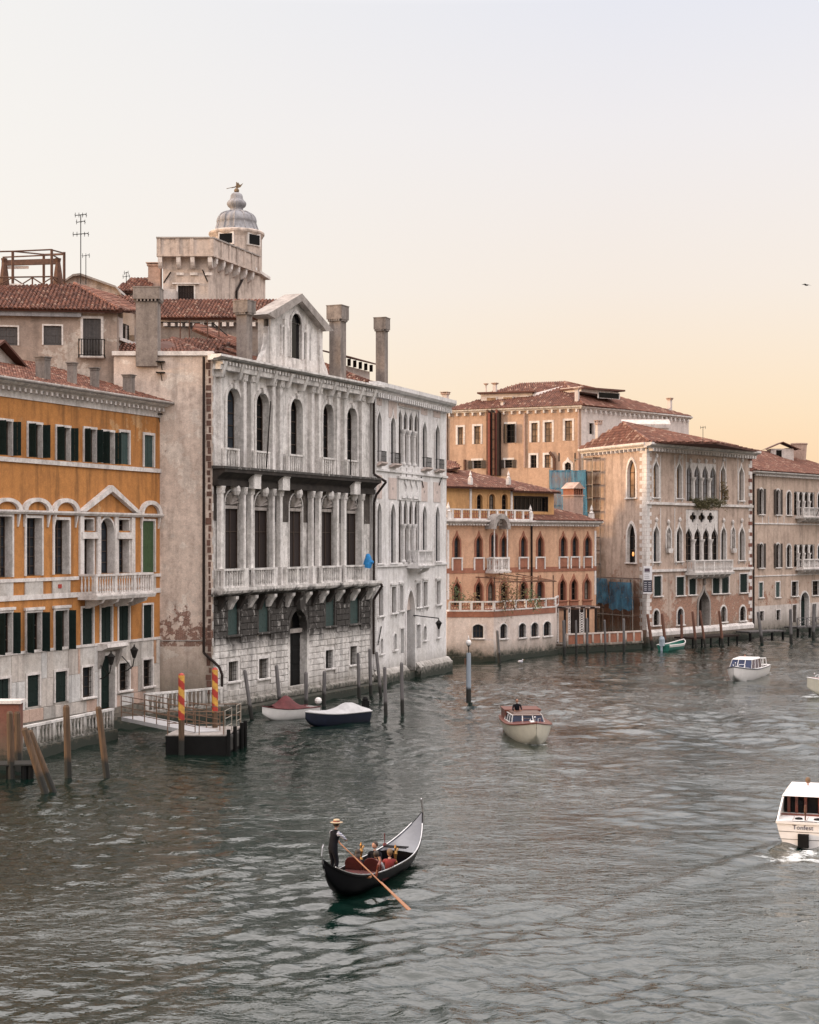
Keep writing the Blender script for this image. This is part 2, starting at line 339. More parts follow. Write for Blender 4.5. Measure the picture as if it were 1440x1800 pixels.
def wall(mb, u0, u1, z0, z1, holes, y=0.0, reveal=.3):
    """a wall face at depth y with real openings; hole: (uc, z, w, h, head)"""
    us = sorted({u0, u1, *[v for h in holes for v in (h[0]-h[2]/2, h[0]+h[2]/2)]}); us = [u for u in us if u0-1e-6 <= u <= u1+1e-6]
    zs = sorted({z0, z1, *[v for h in holes for v in (h[1], h[1]+h[3])]}); zs = [z for z in zs if z0-1e-6 <= z <= z1+1e-6]
    idx = {}; vs = []; fs = []
    def vid(i, j):
        if (i, j) not in idx: idx[(i, j)] = len(vs); vs.append((us[i], y, zs[j]))
        return idx[(i, j)]
    for i in range(len(us)-1):
        for j in range(len(zs)-1):
            cu = (us[i]+us[i+1])/2; cz = (zs[j]+zs[j+1])/2
            if us[i+1]-us[i] < 1e-5 or zs[j+1]-zs[j] < 1e-5: continue
            if any(abs(cu-h[0]) < h[2]/2 and h[1] < cz < h[1]+h[3] for h in holes): continue
            fs.append((vid(i,j), vid(i+1,j), vid(i+1,j+1), vid(i,j+1)))
    mb.add(vs, fs)
    for (uc, z, w, h, head) in holes:
        o = outline(w, h, head); n = len(o); a = arch_pts(w, h, head)
        if head != 'rect':
            L_ = [p for p in a if p[0] <= 1e-6]; Rr = [p for p in a if p[0] >= -1e-6]
            for side, pts in ((-1, L_), (1, Rr)):
                for k in range(len(pts)-1):
                    (xa, za), (xb, zb) = pts[k], pts[k+1]; c = (side*w/2, h)
                    mb.add([(uc+xa, y, z+za), (uc+xb, y, z+zb), (uc+c[0], y, z+c[1])], [(0,1,2)])
        if reveal:
            rz = [(uc+p[0], y, z+p[1]) for p in o]+[(uc+p[0], y+reveal, z+p[1]) for p in o]
            mb.add(rz, [(i, i+1, i+1+n, i+n) for i in range(n-1)]+[(n-1, 0, n, 2*n-1)])
def q(v, s=.05): return max(s, round(v/s)*s)
def shutter_mesh(w, h, mat):
    def f():
        mb = MB(); t = .045; k = max(2, round(w/.2)); pw = w/k
        for i in range(k): mb.box(i*pw+.006, (i+1)*pw-.006, 0, t, 0, h)
        for zz in (.12*h, .5*h, .84*h): mb.box(.02, w-.02, -.02, 0, zz, zz+.08)
        return mb.mesh('shutter', mat)
    return cached(('sh', w, h, mat.name), f)
def grille_mesh(w, h, nx, nz, mat, r=.014):
    def f():
        mb = MB()
        for i in range(nx): x = -w/2+w*(i+.5)/nx; mb.tube((x,0,0), (x,0,h), r, 4)
        for j in range(nz): z = h*(j+.5)/nz; mb.tube((-w/2,0,z), (w/2,0,z), r, 4)
        return mb.mesh('grille', mat)
    return cached(('gr', w, h, nx, nz, mat.name), f)
def pane_mesh(w, h, head, mat):
    def f():
        o = outline(w, h, head); mb = MB(); mb.prism([(x*1.0, z) for x, z in o][::-1], 0, .02); return mb.mesh('pane', mat)
    return cached(('pn', w, h, head, mat.name), f)
def sash_mesh(w, h, head, bars, mat):
    def f():
        mb = MB(); o = outline(w, h, head); i = offset_line(o, -.07); n = len(o)
        i[0] = (i[0][0], .07); i[-1] = (i[-1][0], .07)
        mb.add([(x,-.05,z) for x,z in o]+[(x,-.05,z) for x,z in i]+[(x,.0,z) for x,z in i], [(k+1, k, k+n, k+1+n)[::-1] for k in range(n-1)]+[(k+n, k+2*n, k+1+2*n, k+1+n)[::-1] for k in range(n-1)])
        mb.box(-w/2+.01, w/2-.01, -.05, 0, 0, .07)
        nx, nz = bars
        for k in range(1, nx): x = -w/2+w*k/nx; mb.box(x-.03, x+.03, -.045, 0, .07, h-.08-(0 if head == 'rect' else abs(x)*.8))
        for k in range(1, nz): zz = h*k/nz; ww = w/2-.05 if zz < h-w*.6 or head == 'rect' else w*.3; mb.box(-ww, ww, -.04, 0, zz-.025, zz+.025)
        return mb.mesh('sash', mat)
    return cached(('ss', w, h, head, bars, mat.name), f)
def window(F, par, pl, pr, yt, yb, head='rect', sur=.16, proj=.07, mat=None, sill=True, lintel=False, shut=None, smat=None, bars=(2,3), glass=None,
           reveal=.3, grille=None, sashmat=None, name='window', hole=True, z=None, sashon=True, key=0, sillbr=False):
    """one window: stone surround, sash, pane and shutters as parts; returns (window, uc, z, w, h)"""
    u0, u1 = F.u(pl), F.u(pr); uc = (u0+u1)/2; w = q(u1-u0); zt, zb = (F.zu(uc, yt), F.zu(uc, yb)) if z is None else z; h = q(zt-zb)
    mat = mat or M_trim
    def f():
        mb = MB()
        if sur: surround(mb, w, h, head, sur, proj, reveal+.02)
        if sill: mb.extr([(-.22,-.12),(-.22,-.03),(-.17,0),(.02,0),(.02,-.16),(-.12,-.16)], -w/2-sur-.08, w/2+sur+.08)
        if sillbr:
            for sx in (-1, 1): mb.extr([(-.16,-.16),(-.0,-.16),(-.0,-.45),(-.06,-.42)], sx*(w/2+sur*.4)-.07, sx*(w/2+sur*.4)+.07)
        if lintel: mb.box(-w/2-sur-.1, w/2+sur+.1, -.16, .01, h+sur+.002, h+sur+.16)
        if key: mb.prism([(-.12,h-.1),(.12,h-.1),(.2,h+key),(-.2,h+key)], -proj-.14, .0)
        if not mb.v: mb.box(-w/2, w/2, -.02, .02, -.06, -.003)
        return mb.mesh(name, mat)
    o = put(cached(('wf', w, h, head, sur, proj, sill, lintel, mat.name, name, key, sillbr, reveal), f), name, par, F.at(uc, 0, zb))
    if hole: F.holes.append((uc, zb, w, h, head))
    M = F.at(uc, reveal, zb)
    if glass is not False: put(pane_mesh(w+.02, h+.01, head, glass or random.choice([M_glass, M_glass, M_glass, M_glass, M_glassb, M_glasscurt])), 'pane', o, M)
    if sashon: put(sash_mesh(w, h, head, bars, sashmat or M_woodf), 'sash', o, F.at(uc, reveal-.02, zb))
    sm = smat or M_shut; sw = q(w*.34 if shut == 'open90' else w/2, .05)
    if shut:
        me = shutter_mesh(sw, q(h-.02), sm)
        if shut == 'open90':       # both leaves swung square to the wall
            j = random.uniform(-14, 14)
            put(me, 'shutter', o, F.at(uc-w/2-.03, -.1, zb) @ rotz(R(-92+j))); put(me, 'shutter', o, F.at(uc+w/2+.03, -.1, zb) @ rotz(R(-78+j)))
        elif shut == 'flat':
            put(me, 'shutter', o, F.at(uc-w/2-sw-.04, -.13, zb)); put(me, 'shutter', o, F.at(uc+w/2+.04, -.13, zb))
        elif shut == 'closed':
            put(me, 'shutter', o, F.at(uc-w/2+.0, .06, zb)); put(me, 'shutter', o, F.at(uc+w/2-sw, .06, zb))
        elif shut == 'half':
            put(me, 'shutter', o, F.at(uc-w/2-sw*.55, -.15, zb) @ rotz(R(-25))); put(me, 'shutter', o, F.at(uc+w/2+.02, -.1, zb) @ rotz(R(-60)))
    if grille: put(grille_mesh(w, h, grille[0], grille[1], M_iron), 'grille', o, F.at(uc, .08, zb))
    return o, uc, zb, w, h
def baluster_mesh(h, mat):
    def f():
        mb = MB(); p = [(.07,0),(.07,.05),(.045,.08),(.075,.30),(.05,.55),(.035,.75),(.065,.86),(.065,1.0)]
        mb.lathe([(r, z*h) for r, z in p], 8); return mb.mesh('baluster', mat, False)
    return cached(('bl', round(h,2), mat.name), f)
def balustrade(par, M, length, h, mat, piers=2, per=.26, name='balustrade', slab=None, returns=0.0, brackets=0, proj=.0, thick=.2, bh=.5):
    """rails and piers in one part, each baluster a part below it; M: left end, x along, front towards -y"""
    mb = MB(); pw = .22; rl = .13
    ps = [length*k/(piers-1) for k in range(piers)] if piers > 1 else []
    mb.box(0, length, -.02, thick+.02, h-rl, h); mb.box(0, length, 0, thick, 0, .12)
    for p in ps: a = min(max(p-pw/2, 0), length-pw); mb.box(a, a+pw, .005, thick-.005, .12, h-rl)
    if returns:
        for x in (0, length-thick): mb.box(x, x+thick, thick+.021, returns, h-rl, h); mb.box(x, x+thick, thick+.001, returns, 0, .12)
    if slab: mb.extr([(-.14,-.003),(-.14,-.08),(-.06,-slab),(proj,-slab),(proj,-.003)], -.1, length+.1)
    for k in range(brackets):
        x = length*(k+.5)/brackets if brackets > 1 else length/2
        mb.extr([(-.02,-(slab or .2)-.002),(proj,-(slab or .2)-.002),(proj,-(slab or .2)-bh),(proj-.18,-(slab or .2)-bh),(.1,-(slab or .2)-.22)], x-.12, x+.12)
    o = mb.put(name, mat, par, M); me = baluster_mesh(h-rl-.12, mat)
    for k in range(len(ps)-1):
        a, b = ps[k]+pw*.5, ps[k+1]-pw*.5
        n = max(1, int((b-a)/per))
        for i in range(n): put(me, 'baluster', o, M @ T((a+(b-a)*(i+.5)/n, thick/2, .12)))
    if returns:
        n = max(1, int((returns-thick)/per))
        for i in range(n):
            for x in (thick/2, length-thick/2): put(me, 'baluster', o, M @ T((x, thick+(returns-thick)*(i+.5)/n, .12)))
    return o
def cornice(par, F, u0, u1, z, mat, proj=.5, h=.4, dent=None, y=0.0, name='cornice', dmat=None, dsz=(.16,.2)):
    mb = MB(); p = proj
    mb.extr([(y+.0,z),(y-p*.35,z),(y-p*.45,z+h*.3),(y-p*.8,z+h*.38),(y-p,z+h*.62),(y-p,z+h),(y+.0,z+h)], u0-p*.6, u1+p*.6)
    o = mb.put(name, mat, par, F.M)
    if dent:
        md = MB(); n = int((u1-u0)/dent); w, hh = dsz
        for k in range(n): a = u0+(u1-u0)*(k+.5)/n; md.box(a-w/2, a+w/2, y-p*.72, y-.001, z-hh, z-.002)
        md.put('dentils', dmat or mat, par, F.M, kind='stuff')
    return o
def band(par, F, u0, u1, z, h, proj, mat, name='string_course', y=0): return MB().box(u0, u1, y-proj, y-.002, z, z+h).put(name, mat, par, F.M)
# ---------------------------------------------------------------- roofs
def inside(p, poly):
    r = False
    for i in range(len(poly)):
        (x1,y1),(x2,y2) = poly[i], poly[i-1]
        if (y1 > p[1]) != (y2 > p[1]) and p[0] < (x2-x1)*(p[1]-y1)/(y2-y1)+x1: r = not r
    return r
def roof(par, pts, mat=None, sx=.27, sy=.42, name='roof', edir=None):
    """tiled roof plane: pts[0]->pts[1] is the eave; rows of half-round tiles laid on a board"""
    mat = mat or M_tile; pts = [Vector(p) for p in pts]
    if len(pts) == 4:
        nn = (pts[1]-pts[0]).cross(pts[2]-pts[0]).normalized()
        if abs((pts[3]-pts[0]).dot(nn)) > .06:
            ed = edir or (pts[1]-pts[0]).normalized()
            a = roof(par, pts[:3], mat, sx, sy, name, ed); roof(par, [pts[0], pts[2], pts[3]], mat, sx, sy, name, ed); return a
    e = (pts[1]-pts[0]).normalized(); nrm = Vector((0,0,0))
    for i in range(1, len(pts)-1): nrm += (pts[i]-pts[0]).cross(pts[i+1]-pts[0])
    nrm.normalize()
    if nrm.z < 0: nrm = -nrm
    if edir is not None: e = (edir-nrm*edir.dot(nrm)).normalized()
    s = nrm.cross(e).normalized()
    if s.z < 0 or (abs(s.z) < .02 and (pts[2]-pts[0]).dot(s) < 0): s = -s
    O = pts[0]; uv = [((p-O).dot(e), (p-O).dot(s)) for p in pts]
    mb = MB(); n = len(pts)
    mb.add([p-O for p in pts]+[p-O-nrm*.15 for p in pts], [tuple(range(n)), tuple(range(n, 2*n))]+[(i,(i+1)%n,(i+1)%n+n,i+n) for i in range(n)])
    ro = mb.put(name, mat, par, T(O))
    tb = MB(); x0 = min(p[0] for p in uv); x1 = max(p[0] for p in uv); y1 = max(p[1] for p in uv); y0 = min(p[1] for p in uv)
    pr = [(-sx*.46, .0), (-sx*.26, .085), (sx*.0, .115), (sx*.26, .085), (sx*.46, .0)]
    nj = max(1, int((y1-y0)/sy)); ni = max(1, int((x1-x0)/sx))
    for j in range(nj+1):
        for i in range(ni+1):
            a = x0+(i+.5)*sx; b = y0+j*sy
            if not inside((a, b+sy*.5), uv): continue
            tb.col = random.random(); ja = random.uniform(-.015, .015); jz = random.uniform(0, .02)
            lo = b-(.12 if j == 0 else .05); hi = b+sy
            vs = [e*(a+p+ja)+s*lo+nrm*(zz+.045+jz) for p, zz in pr]+[e*(a+p*.85+ja)+s*hi+nrm*(zz+.005) for p, zz in pr]
            m = len(pr); tb.add(vs, [(k, k+1, k+1+m, k+m) for k in range(m-1)]+[tuple(range(m))])
    if tb.v: tb.put('roof_tiles', mat, par, T(O), kind='stuff')
    return ro
def ridge(par, pts, mat=None, r=.17):
    mb = MB()
    for a, b in zip(pts[:-1], pts[1:]):
        a, b = Vector(a), Vector(b); n = max(1, int((b-a).length/.45))
        for k in range(n): mb.col = random.random(); mb.tube(a+(b-a)*k/n+Vector((0,0,.06)), a+(b-a)*(k+1)/n+Vector((0,0,.06)), r, 6, r*.85)
    return mb.put('ridge_tiles', mat or M_tile, par, Matrix.Identity(4), kind='stuff')
def hip(par, A, B, C, D, R1, R2=None, mat=None, sides='fblr', **k):
    """hip roof on eave corners A(front left) B(front right) C(back right) D(back left)"""
    R2 = R2 or R1
    if 'f' in sides: roof(par, [A, B, R2, R1] if (R2-R1).length > .1 else [A, B, R1], mat, **k)
    if 'r' in sides: roof(par, [B, C, R2], mat, **k)
    if 'b' in sides: roof(par, [C, D, R1, R2] if (R2-R1).length > .1 else [C, D, R1], mat, **k)
    if 'l' in sides: roof(par, [D, A, R1], mat, **k)
    ridge(par, [A, R1], mat); ridge(par, [B, R2], mat)
    if (R2-R1).length > .1: ridge(par, [R1, R2], mat)
def poly_mass(par, pts, z0, z1, mat, inset=1.4):
    c = sum(pts, Vector((0,0,0)))/len(pts); n = len(pts); ps = []
    for p in pts: d = Vector((p.x-c.x, p.y-c.y, 0)); ps.append(Vector((c.x, c.y, 0))+d*(1-inset*1.5/d.length))
    vs = [(p.x,p.y,z0) for p in ps]+[(p.x,p.y,z1) for p in ps]
    return MB().add(vs, [tuple(range(n))[::-1], tuple(range(n,2*n))]+[(i,(i+1)%n,(i+1)%n+n,i+n) for i in range(n)]).put('wall', mat, par, Matrix.Identity(4))
def block(par, F, u0, u1, y0, y1, z0, z1, mat, name='wall'): return MB().box(u0, u1, y0, y1, z0, z1).put(name, mat, par, F.M)
def chimney(par, F, pl, pr, yt, yb, off, mat, capfrac=.22, capw=.12, cap='box', dep=None, ztop=None, face=None):
    """chimney standing off metres behind facade F; shaft + projecting head"""
    f = F.off(off); u0, u1 = f.u(pl), f.u(pr); uc = (u0+u1)/2; z1 = f.zu(uc, yt); z0 = f.zu(uc, yb)-.8; Y = f.Y(uc)
    # pl..pr span the head's outline on the picture: solve a square plan seen at the facade's angle
    wpx = (pr-pl)/FPX*Y; ang = abs(f.d.x)+abs(f.d.y); w = wpx/ang
    M = T((f.M @ Vector((uc, 0, 0))).to_3d() + Vector((0,0,z0))) @ rotz(math.atan2(f.d.y, f.d.x))
    h = z1-z0; hc = (h-.8)*capfrac; s = w/2-capw; mb = MB()
    o = MB().box(-s, s, -s, s, 0, h-hc).put('chimney', mat, par, M)
    c = MB()
    if cap == 'box':
        c.box(-w/2, w/2, -w/2, w/2, h-hc+.15, h-.06); c.box(-w/2-.03, w/2+.03, -w/2-.03, w/2+.03, h-.06, h)
        n = 6
        for k in range(n):
            t = -s+2*s*(k+.5)/n
            for sg in (-1, 1): c.box(t-.05, t+.05, *(sorted((sg*s, sg*(w/2-.02)))), h-hc, h-hc+.15); c.box(*(sorted((sg*s, sg*(w/2-.02)))), t-.05, t+.05, h-hc, h-hc+.15)
    elif cap == 'tile':
        c.box(-w/2+.03, w/2-.03, -w/2+.03, w/2-.03, h-hc, h-hc*.5)
        for sx in (-1, 1):
            for sy in (-1, 1): c.box(sx*(w/2-.1)-.06, sx*(w/2-.1)+.06, sy*(w/2-.1)-.06, sy*(w/2-.1)+.06, h-hc*.5, h-.07)
        c.box(-w/2-.05, w/2+.05, -w/2-.05, w/2+.05, h-.07, h)
    c.put('chimney_head', mat if cap == 'box' else M_chimp if cap == 'tile' else mat, o, M)
    return o
def column_mesh(h, r, mat, cap=True, sq=False):
    def f():
        mb = MB()
        if sq:
            mb.box(-r*1.3, r*1.3, -r*1.2, r, 0, .25); mb.box(-r, r, -r, r, .25, h-.5)
            mb.extr([(-r,h-.5),(-r*1.7,h-.08),(-r*1.7,h),(r,h),(r,h-.5)], -r*1.35, r*1.35)
            mb.box(-r*.8, -r*.3, -r*1.7, -r, h-.45, h-.2); mb.box(r*.3, r*.8, -r*1.7, -r, h-.45, h-.2)
        else: mb.lathe([(r*1.45,0),(r*1.45,.12),(r*1.15,.2),(r,.28),(r*.9,h-.5),(r*1.1,h-.47),(r*1.0,h-.4),(r*1.7,h-.12),(r*1.75,h)], 10)
        return mb.mesh('column', mat, False)
    return cached(('co', round(h,2), r, mat.name, sq), f)
def multilight(F, par, pl, pr, n, yt, yb, head, mat, gap=.28, z=None, capdz=None, glass=None, colr=.13, reveal=.35, top=0.0, quat=False, name='window', colh=None):
    """a row of n lights in one opening: tracery slab with real arched lights, columns between, pane behind"""
    u0, u1 = F.u(pl), F.u(pr); uc = (u0+u1)/2; w = u1-u0; zt, zb = (F.zu(uc, yt), F.zu(uc, yb)) if z is None else z; h = zt-zb
    F.holes.append((uc, zb, w, h+top, 'rect'))
    lw = (w-gap*(n-1))/n; mb = MB(); hs = []
    for k in range(n): hs.append((-w/2+lw/2+k*(lw+gap), 0, lw, h, head))
    wall(mb, -w/2, w/2, 0, h, hs, .06, .22)
    if top:
        if quat:
            m = 16
            for k in range(n-1):
                c = -w/2+lw+gap/2+k*(lw+gap); hw = (lw+gap)/2; cz = h+top/2; rx = hw*.8
                ring = []; sq_ = []
                for a in range(m*2):
                    t = 2*math.pi*a/(m*2); r = rx*(.62+.38*abs(math.cos(2*t))); ring.append((c+r*math.cos(t), .06, cz+r*math.sin(t)*top/2/hw*.85))
                    sc = 1/max(abs(math.cos(t))/hw, abs(math.sin(t))/(top/2)); sq_.append((c+sc*math.cos(t), .06, cz+sc*math.sin(t)))
                rb = [(x, .24, zz) for x, _, zz in ring]; mm = 2*m
                mb.add(ring+sq_+rb, [(a, (a+1)%mm, (a+1)%mm+mm, a+mm) for a in range(mm)]+[(a, a+2*mm, (a+1)%mm+2*mm, (a+1)%mm) for a in range(mm)])
            mb.box(-w/2, -w/2+lw/2, .06, .24, h+.001, h+top); mb.box(w/2-lw/2, w/2, .06, .24, h+.001, h+top)
        else: mb.box(-w/2, w/2, .06, .2, h+.001, h+top)
    o = mb.put(name, mat, par, F.at(uc, 0, zb))
    hh = colh or h*.62
    for k in range(n-1): put(column_mesh(hh, colr, mat), 'column', o, F.at(uc-w/2+lw+gap/2+k*(lw+gap), .04, zb))
    MB().box(-w/2, w/2, .31, .33, 0, h+top).put('pane', glass or M_glass, o, F.at(uc, 0, zb))
    for k in range(n): put(sash_mesh(q(lw), q(h*.9), 'rect', (2,4), M_woodf), 'sash', o, F.at(uc+hs[k][0], .29, zb))
    return o, uc, zb, w, h
# ================================================================ water bed + buildings
def mass(par, F, u0, u1, D, z0, z1, mat, t=.25, name='wall'):
    mb = MB(); mb.box(u0, u1, 1.3, D, z0, z1); mb.box(u0, u0+t, .001, 1.299, z0, z1); mb.box(u1-t, u1, .001, 1.299, z0, z1)
    mb.box(u0+t, u1-t, .001, 1.299, z1-.1, z1); return mb.put(name, mat, par, F.M)
def facade_wall(par, F, u0, u1, z0, z1, mat, y=0, name='wall', reveal=.32):
    hs = [h for h in F.holes if z0-.01 <= h[1] and h[1]+h[3] <= z1+.01 and u0 < h[0] < u1]
    mb = MB(); wall(mb, u0, u1, z0, z1, hs, y, 0); return mb.put(name, mat, par, F.M)
def split_walls(par, F, u0, u1, cuts, mats):
    """facade in horizontal zones; openings that cross a zone line are cut at it"""
    for k, m in enumerate(mats):
        z0, z1 = cuts[k], cuts[k+1]; hs = []
        for (uc, z, w, h, head) in F.holes:
            a, b = max(z, z0), min(z+h, z1)
            if b-a < .05 or not (u0 < uc < u1): continue
            hs.append((uc, a, w, b-a, head if b == z+h else 'rect'))
        mb = MB(); wall(mb, u0, u1, z0, z1, hs, 0, 0); mb.put('wall', m, par, F.M)

# ---------------------------------------------------------------- 1 the ochre palazzo on the left
F1 = Fac(ground(0, 1315), ground(281, 1260.4)); UL, UR = -9.0, F1.u(281)
B1 = thing('palazzo', 'ochre orange palazzo with dark green shutters, white lunettes and a pedimented balcony window', 'palazzo', F1.at(UR/2, 3, 0))
def w1(pl, pr, yt, yb, **k): return window(F1, B1, pl, pr, yt, yb, **k)
for pl, pr, yt, yb in ((-5,20,740,800),(49,72,746,804),(99,121.5,751,809.5),(147.5,167.5,755,812.5),(180,199,759,815)):
    w1(pl, pr, yt, yb, shut='open90', lintel=False, sill=False, sur=.14)
for pl, pr, yt, yb in ((211,226,759.5,816),(253,269,765,821)): w1(pl, pr, yt, yb, shut='closed', smat=M_shutteal, sill=False, glass=False, sashon=False)
for pl, pr, yt, yb in ((-3,20,908,1015),(45.4,72,911,1012),(94.8,120,914,1009.5)):
    w1(pl, pr, yt, yb, sur=.16, sill=False, bars=(3,6), glass=M_glassb, reveal=.5, proj=.08)
w1(249.5, 271, 916, 1006, sur=.14, sill=False, shut='closed', smat=M_shutgreen, glass=False, sashon=False)
for pl, pr, yt, yb, hd in ((142,163,947.5,1010,'rect'),(205.8,226,947.5,1007,'rect'),(174.6,199,911,1008,'round')): w1(pl, pr, yt, yb, head=hd, sur=.12, sill=False, bars=(2,5), glass=M_glassb, reveal=.5)
for pl, pr in ((142,163),(205.8,226)): w1(pl, pr, 913, 933, sur=.1, sill=False, bars=(2,2), reveal=.5)
for pl, pr, yt, yb in ((-5,20,1077,1150),(46,71,1077,1146),(96,118,1073,1142)): w1(pl, pr, yt, yb, shut='open90', sill=False, sur=.14, lintel=True)
for pl, pr, yt, yb in ((143.5,163,1068.5,1134),(176.5,196,1066.5,1129),(208,226.5,1064.5,1126.5),(251,267.5,1062.5,1122)): w1(pl, pr, yt, yb, shut='closed', sill=False, sur=.12, glass=False, sashon=False)
for pl, pr, yt, yb in ((-4,16,1194,1236),(47,68.5,1187,1242),(96.5,116.5,1180,1234)): w1(pl, pr, yt, yb, shut='closed', sur=.14, glass=False, sashon=False, grille=(7,2), sill=False)
for pl, pr, yt, yb in ((144,162.5,1173,1225),(208.5,226.5,1165,1213),(251,267,1159,1206)): w1(pl, pr, yt, yb, sur=.14, grille=(6,5), sill=True)
for cx_ in (-44, -95, -142):                           # the facade goes on to the left beyond the frame
    for yt, yb, kw in ((746,804,dict(shut='open90', sur=.14)), (911,1012,dict(sur=.16, bars=(3,6), reveal=.5)), (1077,1146,dict(shut='open90', sur=.14, lintel=True)), (1187,1242,dict(shut='closed', sur=.14, glass=False, sashon=False, grille=(7,2)))):
        w1(cx_-12, cx_+12, 0, 0, sill=False, z=(F1.z(60,yt), F1.z(60,yb)), **kw)
# door
def door(F, par, pl, pr, yt, yb, head='rect', mat=None, sur=.2, frame=None, reveal=.7, steps=0):
    u0, u1 = F.u(pl), F.u(pr); uc = (u0+u1)/2; w = u1-u0; zt, zb = F.zu(uc, yt), F.zu(uc, yb); h = zt-zb
    F.holes.append((uc, zb, w, h, head)); mb = MB()
    if sur: surround(mb, w, h, head, sur, .1, .0)
    mb.add([(x,.0,z) for x,z in outline(w,h,head)]+[(x,reveal,z) for x,z in outline(w,h,head)], [(i, i+1, i+1+len(outline(w,h,head)), i+len(outline(w,h,head))) for i in range(len(outline(w,h,head))-1)])
    o = mb.put('door_frame', frame or M_trim, par, F.at(uc, 0, zb))
    hh = h-(w*.5 if head != 'rect' else 0); lm = MB()
    for k in range(2):
        a, b = (-w/2, -.012) if k == 0 else (.012, w/2); lm = MB(); lm.box(a, b, 0, .06, 0, hh)
        for zz in (.08, .4, .7): lm.frust(a+.1, b-.1, -.03, 0, zz*hh, (zz+.24)*hh, .04)
        lm.put('door_leaf', mat or M_shut, o, F.at(uc, reveal-.05, zb))
    if head != 'rect': MB().prism([(x, z) for x, z in [(-w/2, hh+.05)]+arch_pts(w, h, head)+[(w/2, hh+.05)]][::-1], 0, .03).put('fanlight', M_glass, o, F.at(uc, reveal-.03, zb))
    return o, uc, zb, w, h
dr = door(F1, B1, 175.5, 200, 1152, 1246, mat=M_shut, reveal=.4)
MB().extr([(-.75,.42),(-.8,.2),(-.35,.0),(0,0),(0,.42)], -1.15, 1.25).put('door_hood', M_trim, B1, F1.at(dr[1], 0, dr[2]+dr[4]+.35))
for sx in (-1, 1): MB().extr([(-.45,0),(-.35,-.5),(-.1,-1.1),(0,-1.1),(0,0)], -.13, .13).put('hood_bracket', M_trimgrey, B1, F1.at(dr[1]+sx*.95, 0, dr[2]+dr[4]+.34))
zs = [F1.z(140, y) for y in (1138.5, 1046, 1016, 899.6, 818, 702)]   # plinth top, course, sill line, cornice, sill band, top cornice
zbase, zc1, zc2, zc3, zc4, ztop = zs
split_walls(B1, F1, UL, UR, [-1.5, zbase, ztop], [M_b1base, M_orange])
band(B1, F1, UL, UR, zbase, .16, .07, M_trim); band(B1, F1, UL, UR, zc1-.12, .3, .08, M_trim); band(B1, F1, UL, F1.u(137), zc2-.1, .2, .1, M_trim); band(B1, F1, F1.u(240), UR, zc2-.1, .2, .1, M_trim)
band(B1, F1, UL, UR, zc4-.1, .26, .12, M_trim); band(B1, F1, UL, UR, ztop-.45, .4, .07, M_trim, name='frieze')
for pl, pr in ((-12,22),(43,74.5),(91,122.5),(247,273)):
    u0, u1 = F1.u(pl), F1.u(pr); MB().box(u0, u1, -.06, -.001, zc1+.18, zc2-.1).put('apron_panel', M_b1base, B1, F1.M)
MB().box(F1.u(100.5), F1.u(106.5), -.09, -.061, F1.z(102, 1034), F1.z(102, 1027)).put('plaque', M_redpaint, B1, F1.M, label='small red square plaque')
# lunettes, pediment
def lunette(pl, pr, yt):
    u0, u1 = F1.u(pl), F1.u(pr); uc = (u0+u1)/2; r = (u1-u0)/2; hh = min(F1.zu(uc, yt)-zc3, 1.15); mb = MB(); m = 14
    ro = [(-r*math.cos(math.pi*k/m), hh*math.sin(math.pi*k/m)) for k in range(m+1)]; ri = [(x*.74, z*.70) for x, z in ro]
    vs = [(x,-.22,z) for x,z in ro]+[(x,-.22,z) for x,z in ri]+[(x,0,z) for x,z in ro]+[(x,-.02,z) for x,z in ri]; n = m+1
    mb.add(vs, [(i,i+n,i+1+n,i+1) for i in range(m)]+[(i,i+1,i+1+2*n,i+2*n) for i in range(m)]+[(i+n,i+3*n,i+1+3*n,i+1+n) for i in range(m)])
    mb.extr([(-.3,.0),(-.3,-.1),(-.2,-.22),(-.001,-.22),(-.001,.0)], -r-.05, r+.05)
    mb.put('lunette', M_trim, B1, F1.at(uc, 0, zc3))
    if pr-pl < 60:
        for sx in (-1, 1): MB().extr([(-.2,-.24),(-.16,-.5),(-.06,-.95),(0,-.95),(0,-.24)], sx*r*.83-.06, sx*r*.83+.06).put('bracket', M_trim, B1, F1.at(uc, 0, zc3))
for a in ((-165,-119,868),(-118,-71,869),(-69,-19,871),(-17,35,875),(37.5,87.5,875),(90,136,876),(244,281,880)): lunette(*a)
u0, u1 = F1.u(135.5), F1.u(242.5); uc = (u0+u1)/2; r = (u1-u0)/2; hh = F1.zu(uc, 853)-zc3
mb = MB(); mb.extr([(-.32,.0),(-.32,-.1),(-.2,-.24),(-.001,-.24),(-.001,.0)], -r-.05, r+.05)
for s in (-1, 1):
    mb.add([(s*r,-.32,.02),(0,-.32,hh),(0,-.32,hh-.38),(s*(r-.55),-.32,.02),(s*r,0,.02),(0,0,hh),(0,0,hh-.38),(s*(r-.55),0,.02)], [(0,1,2,3),(0,4,5,1),(3,2,6,7),(4,7,6,5)])
mb.put('pediment', M_trim, B1, F1.at(uc, 0, zc3))
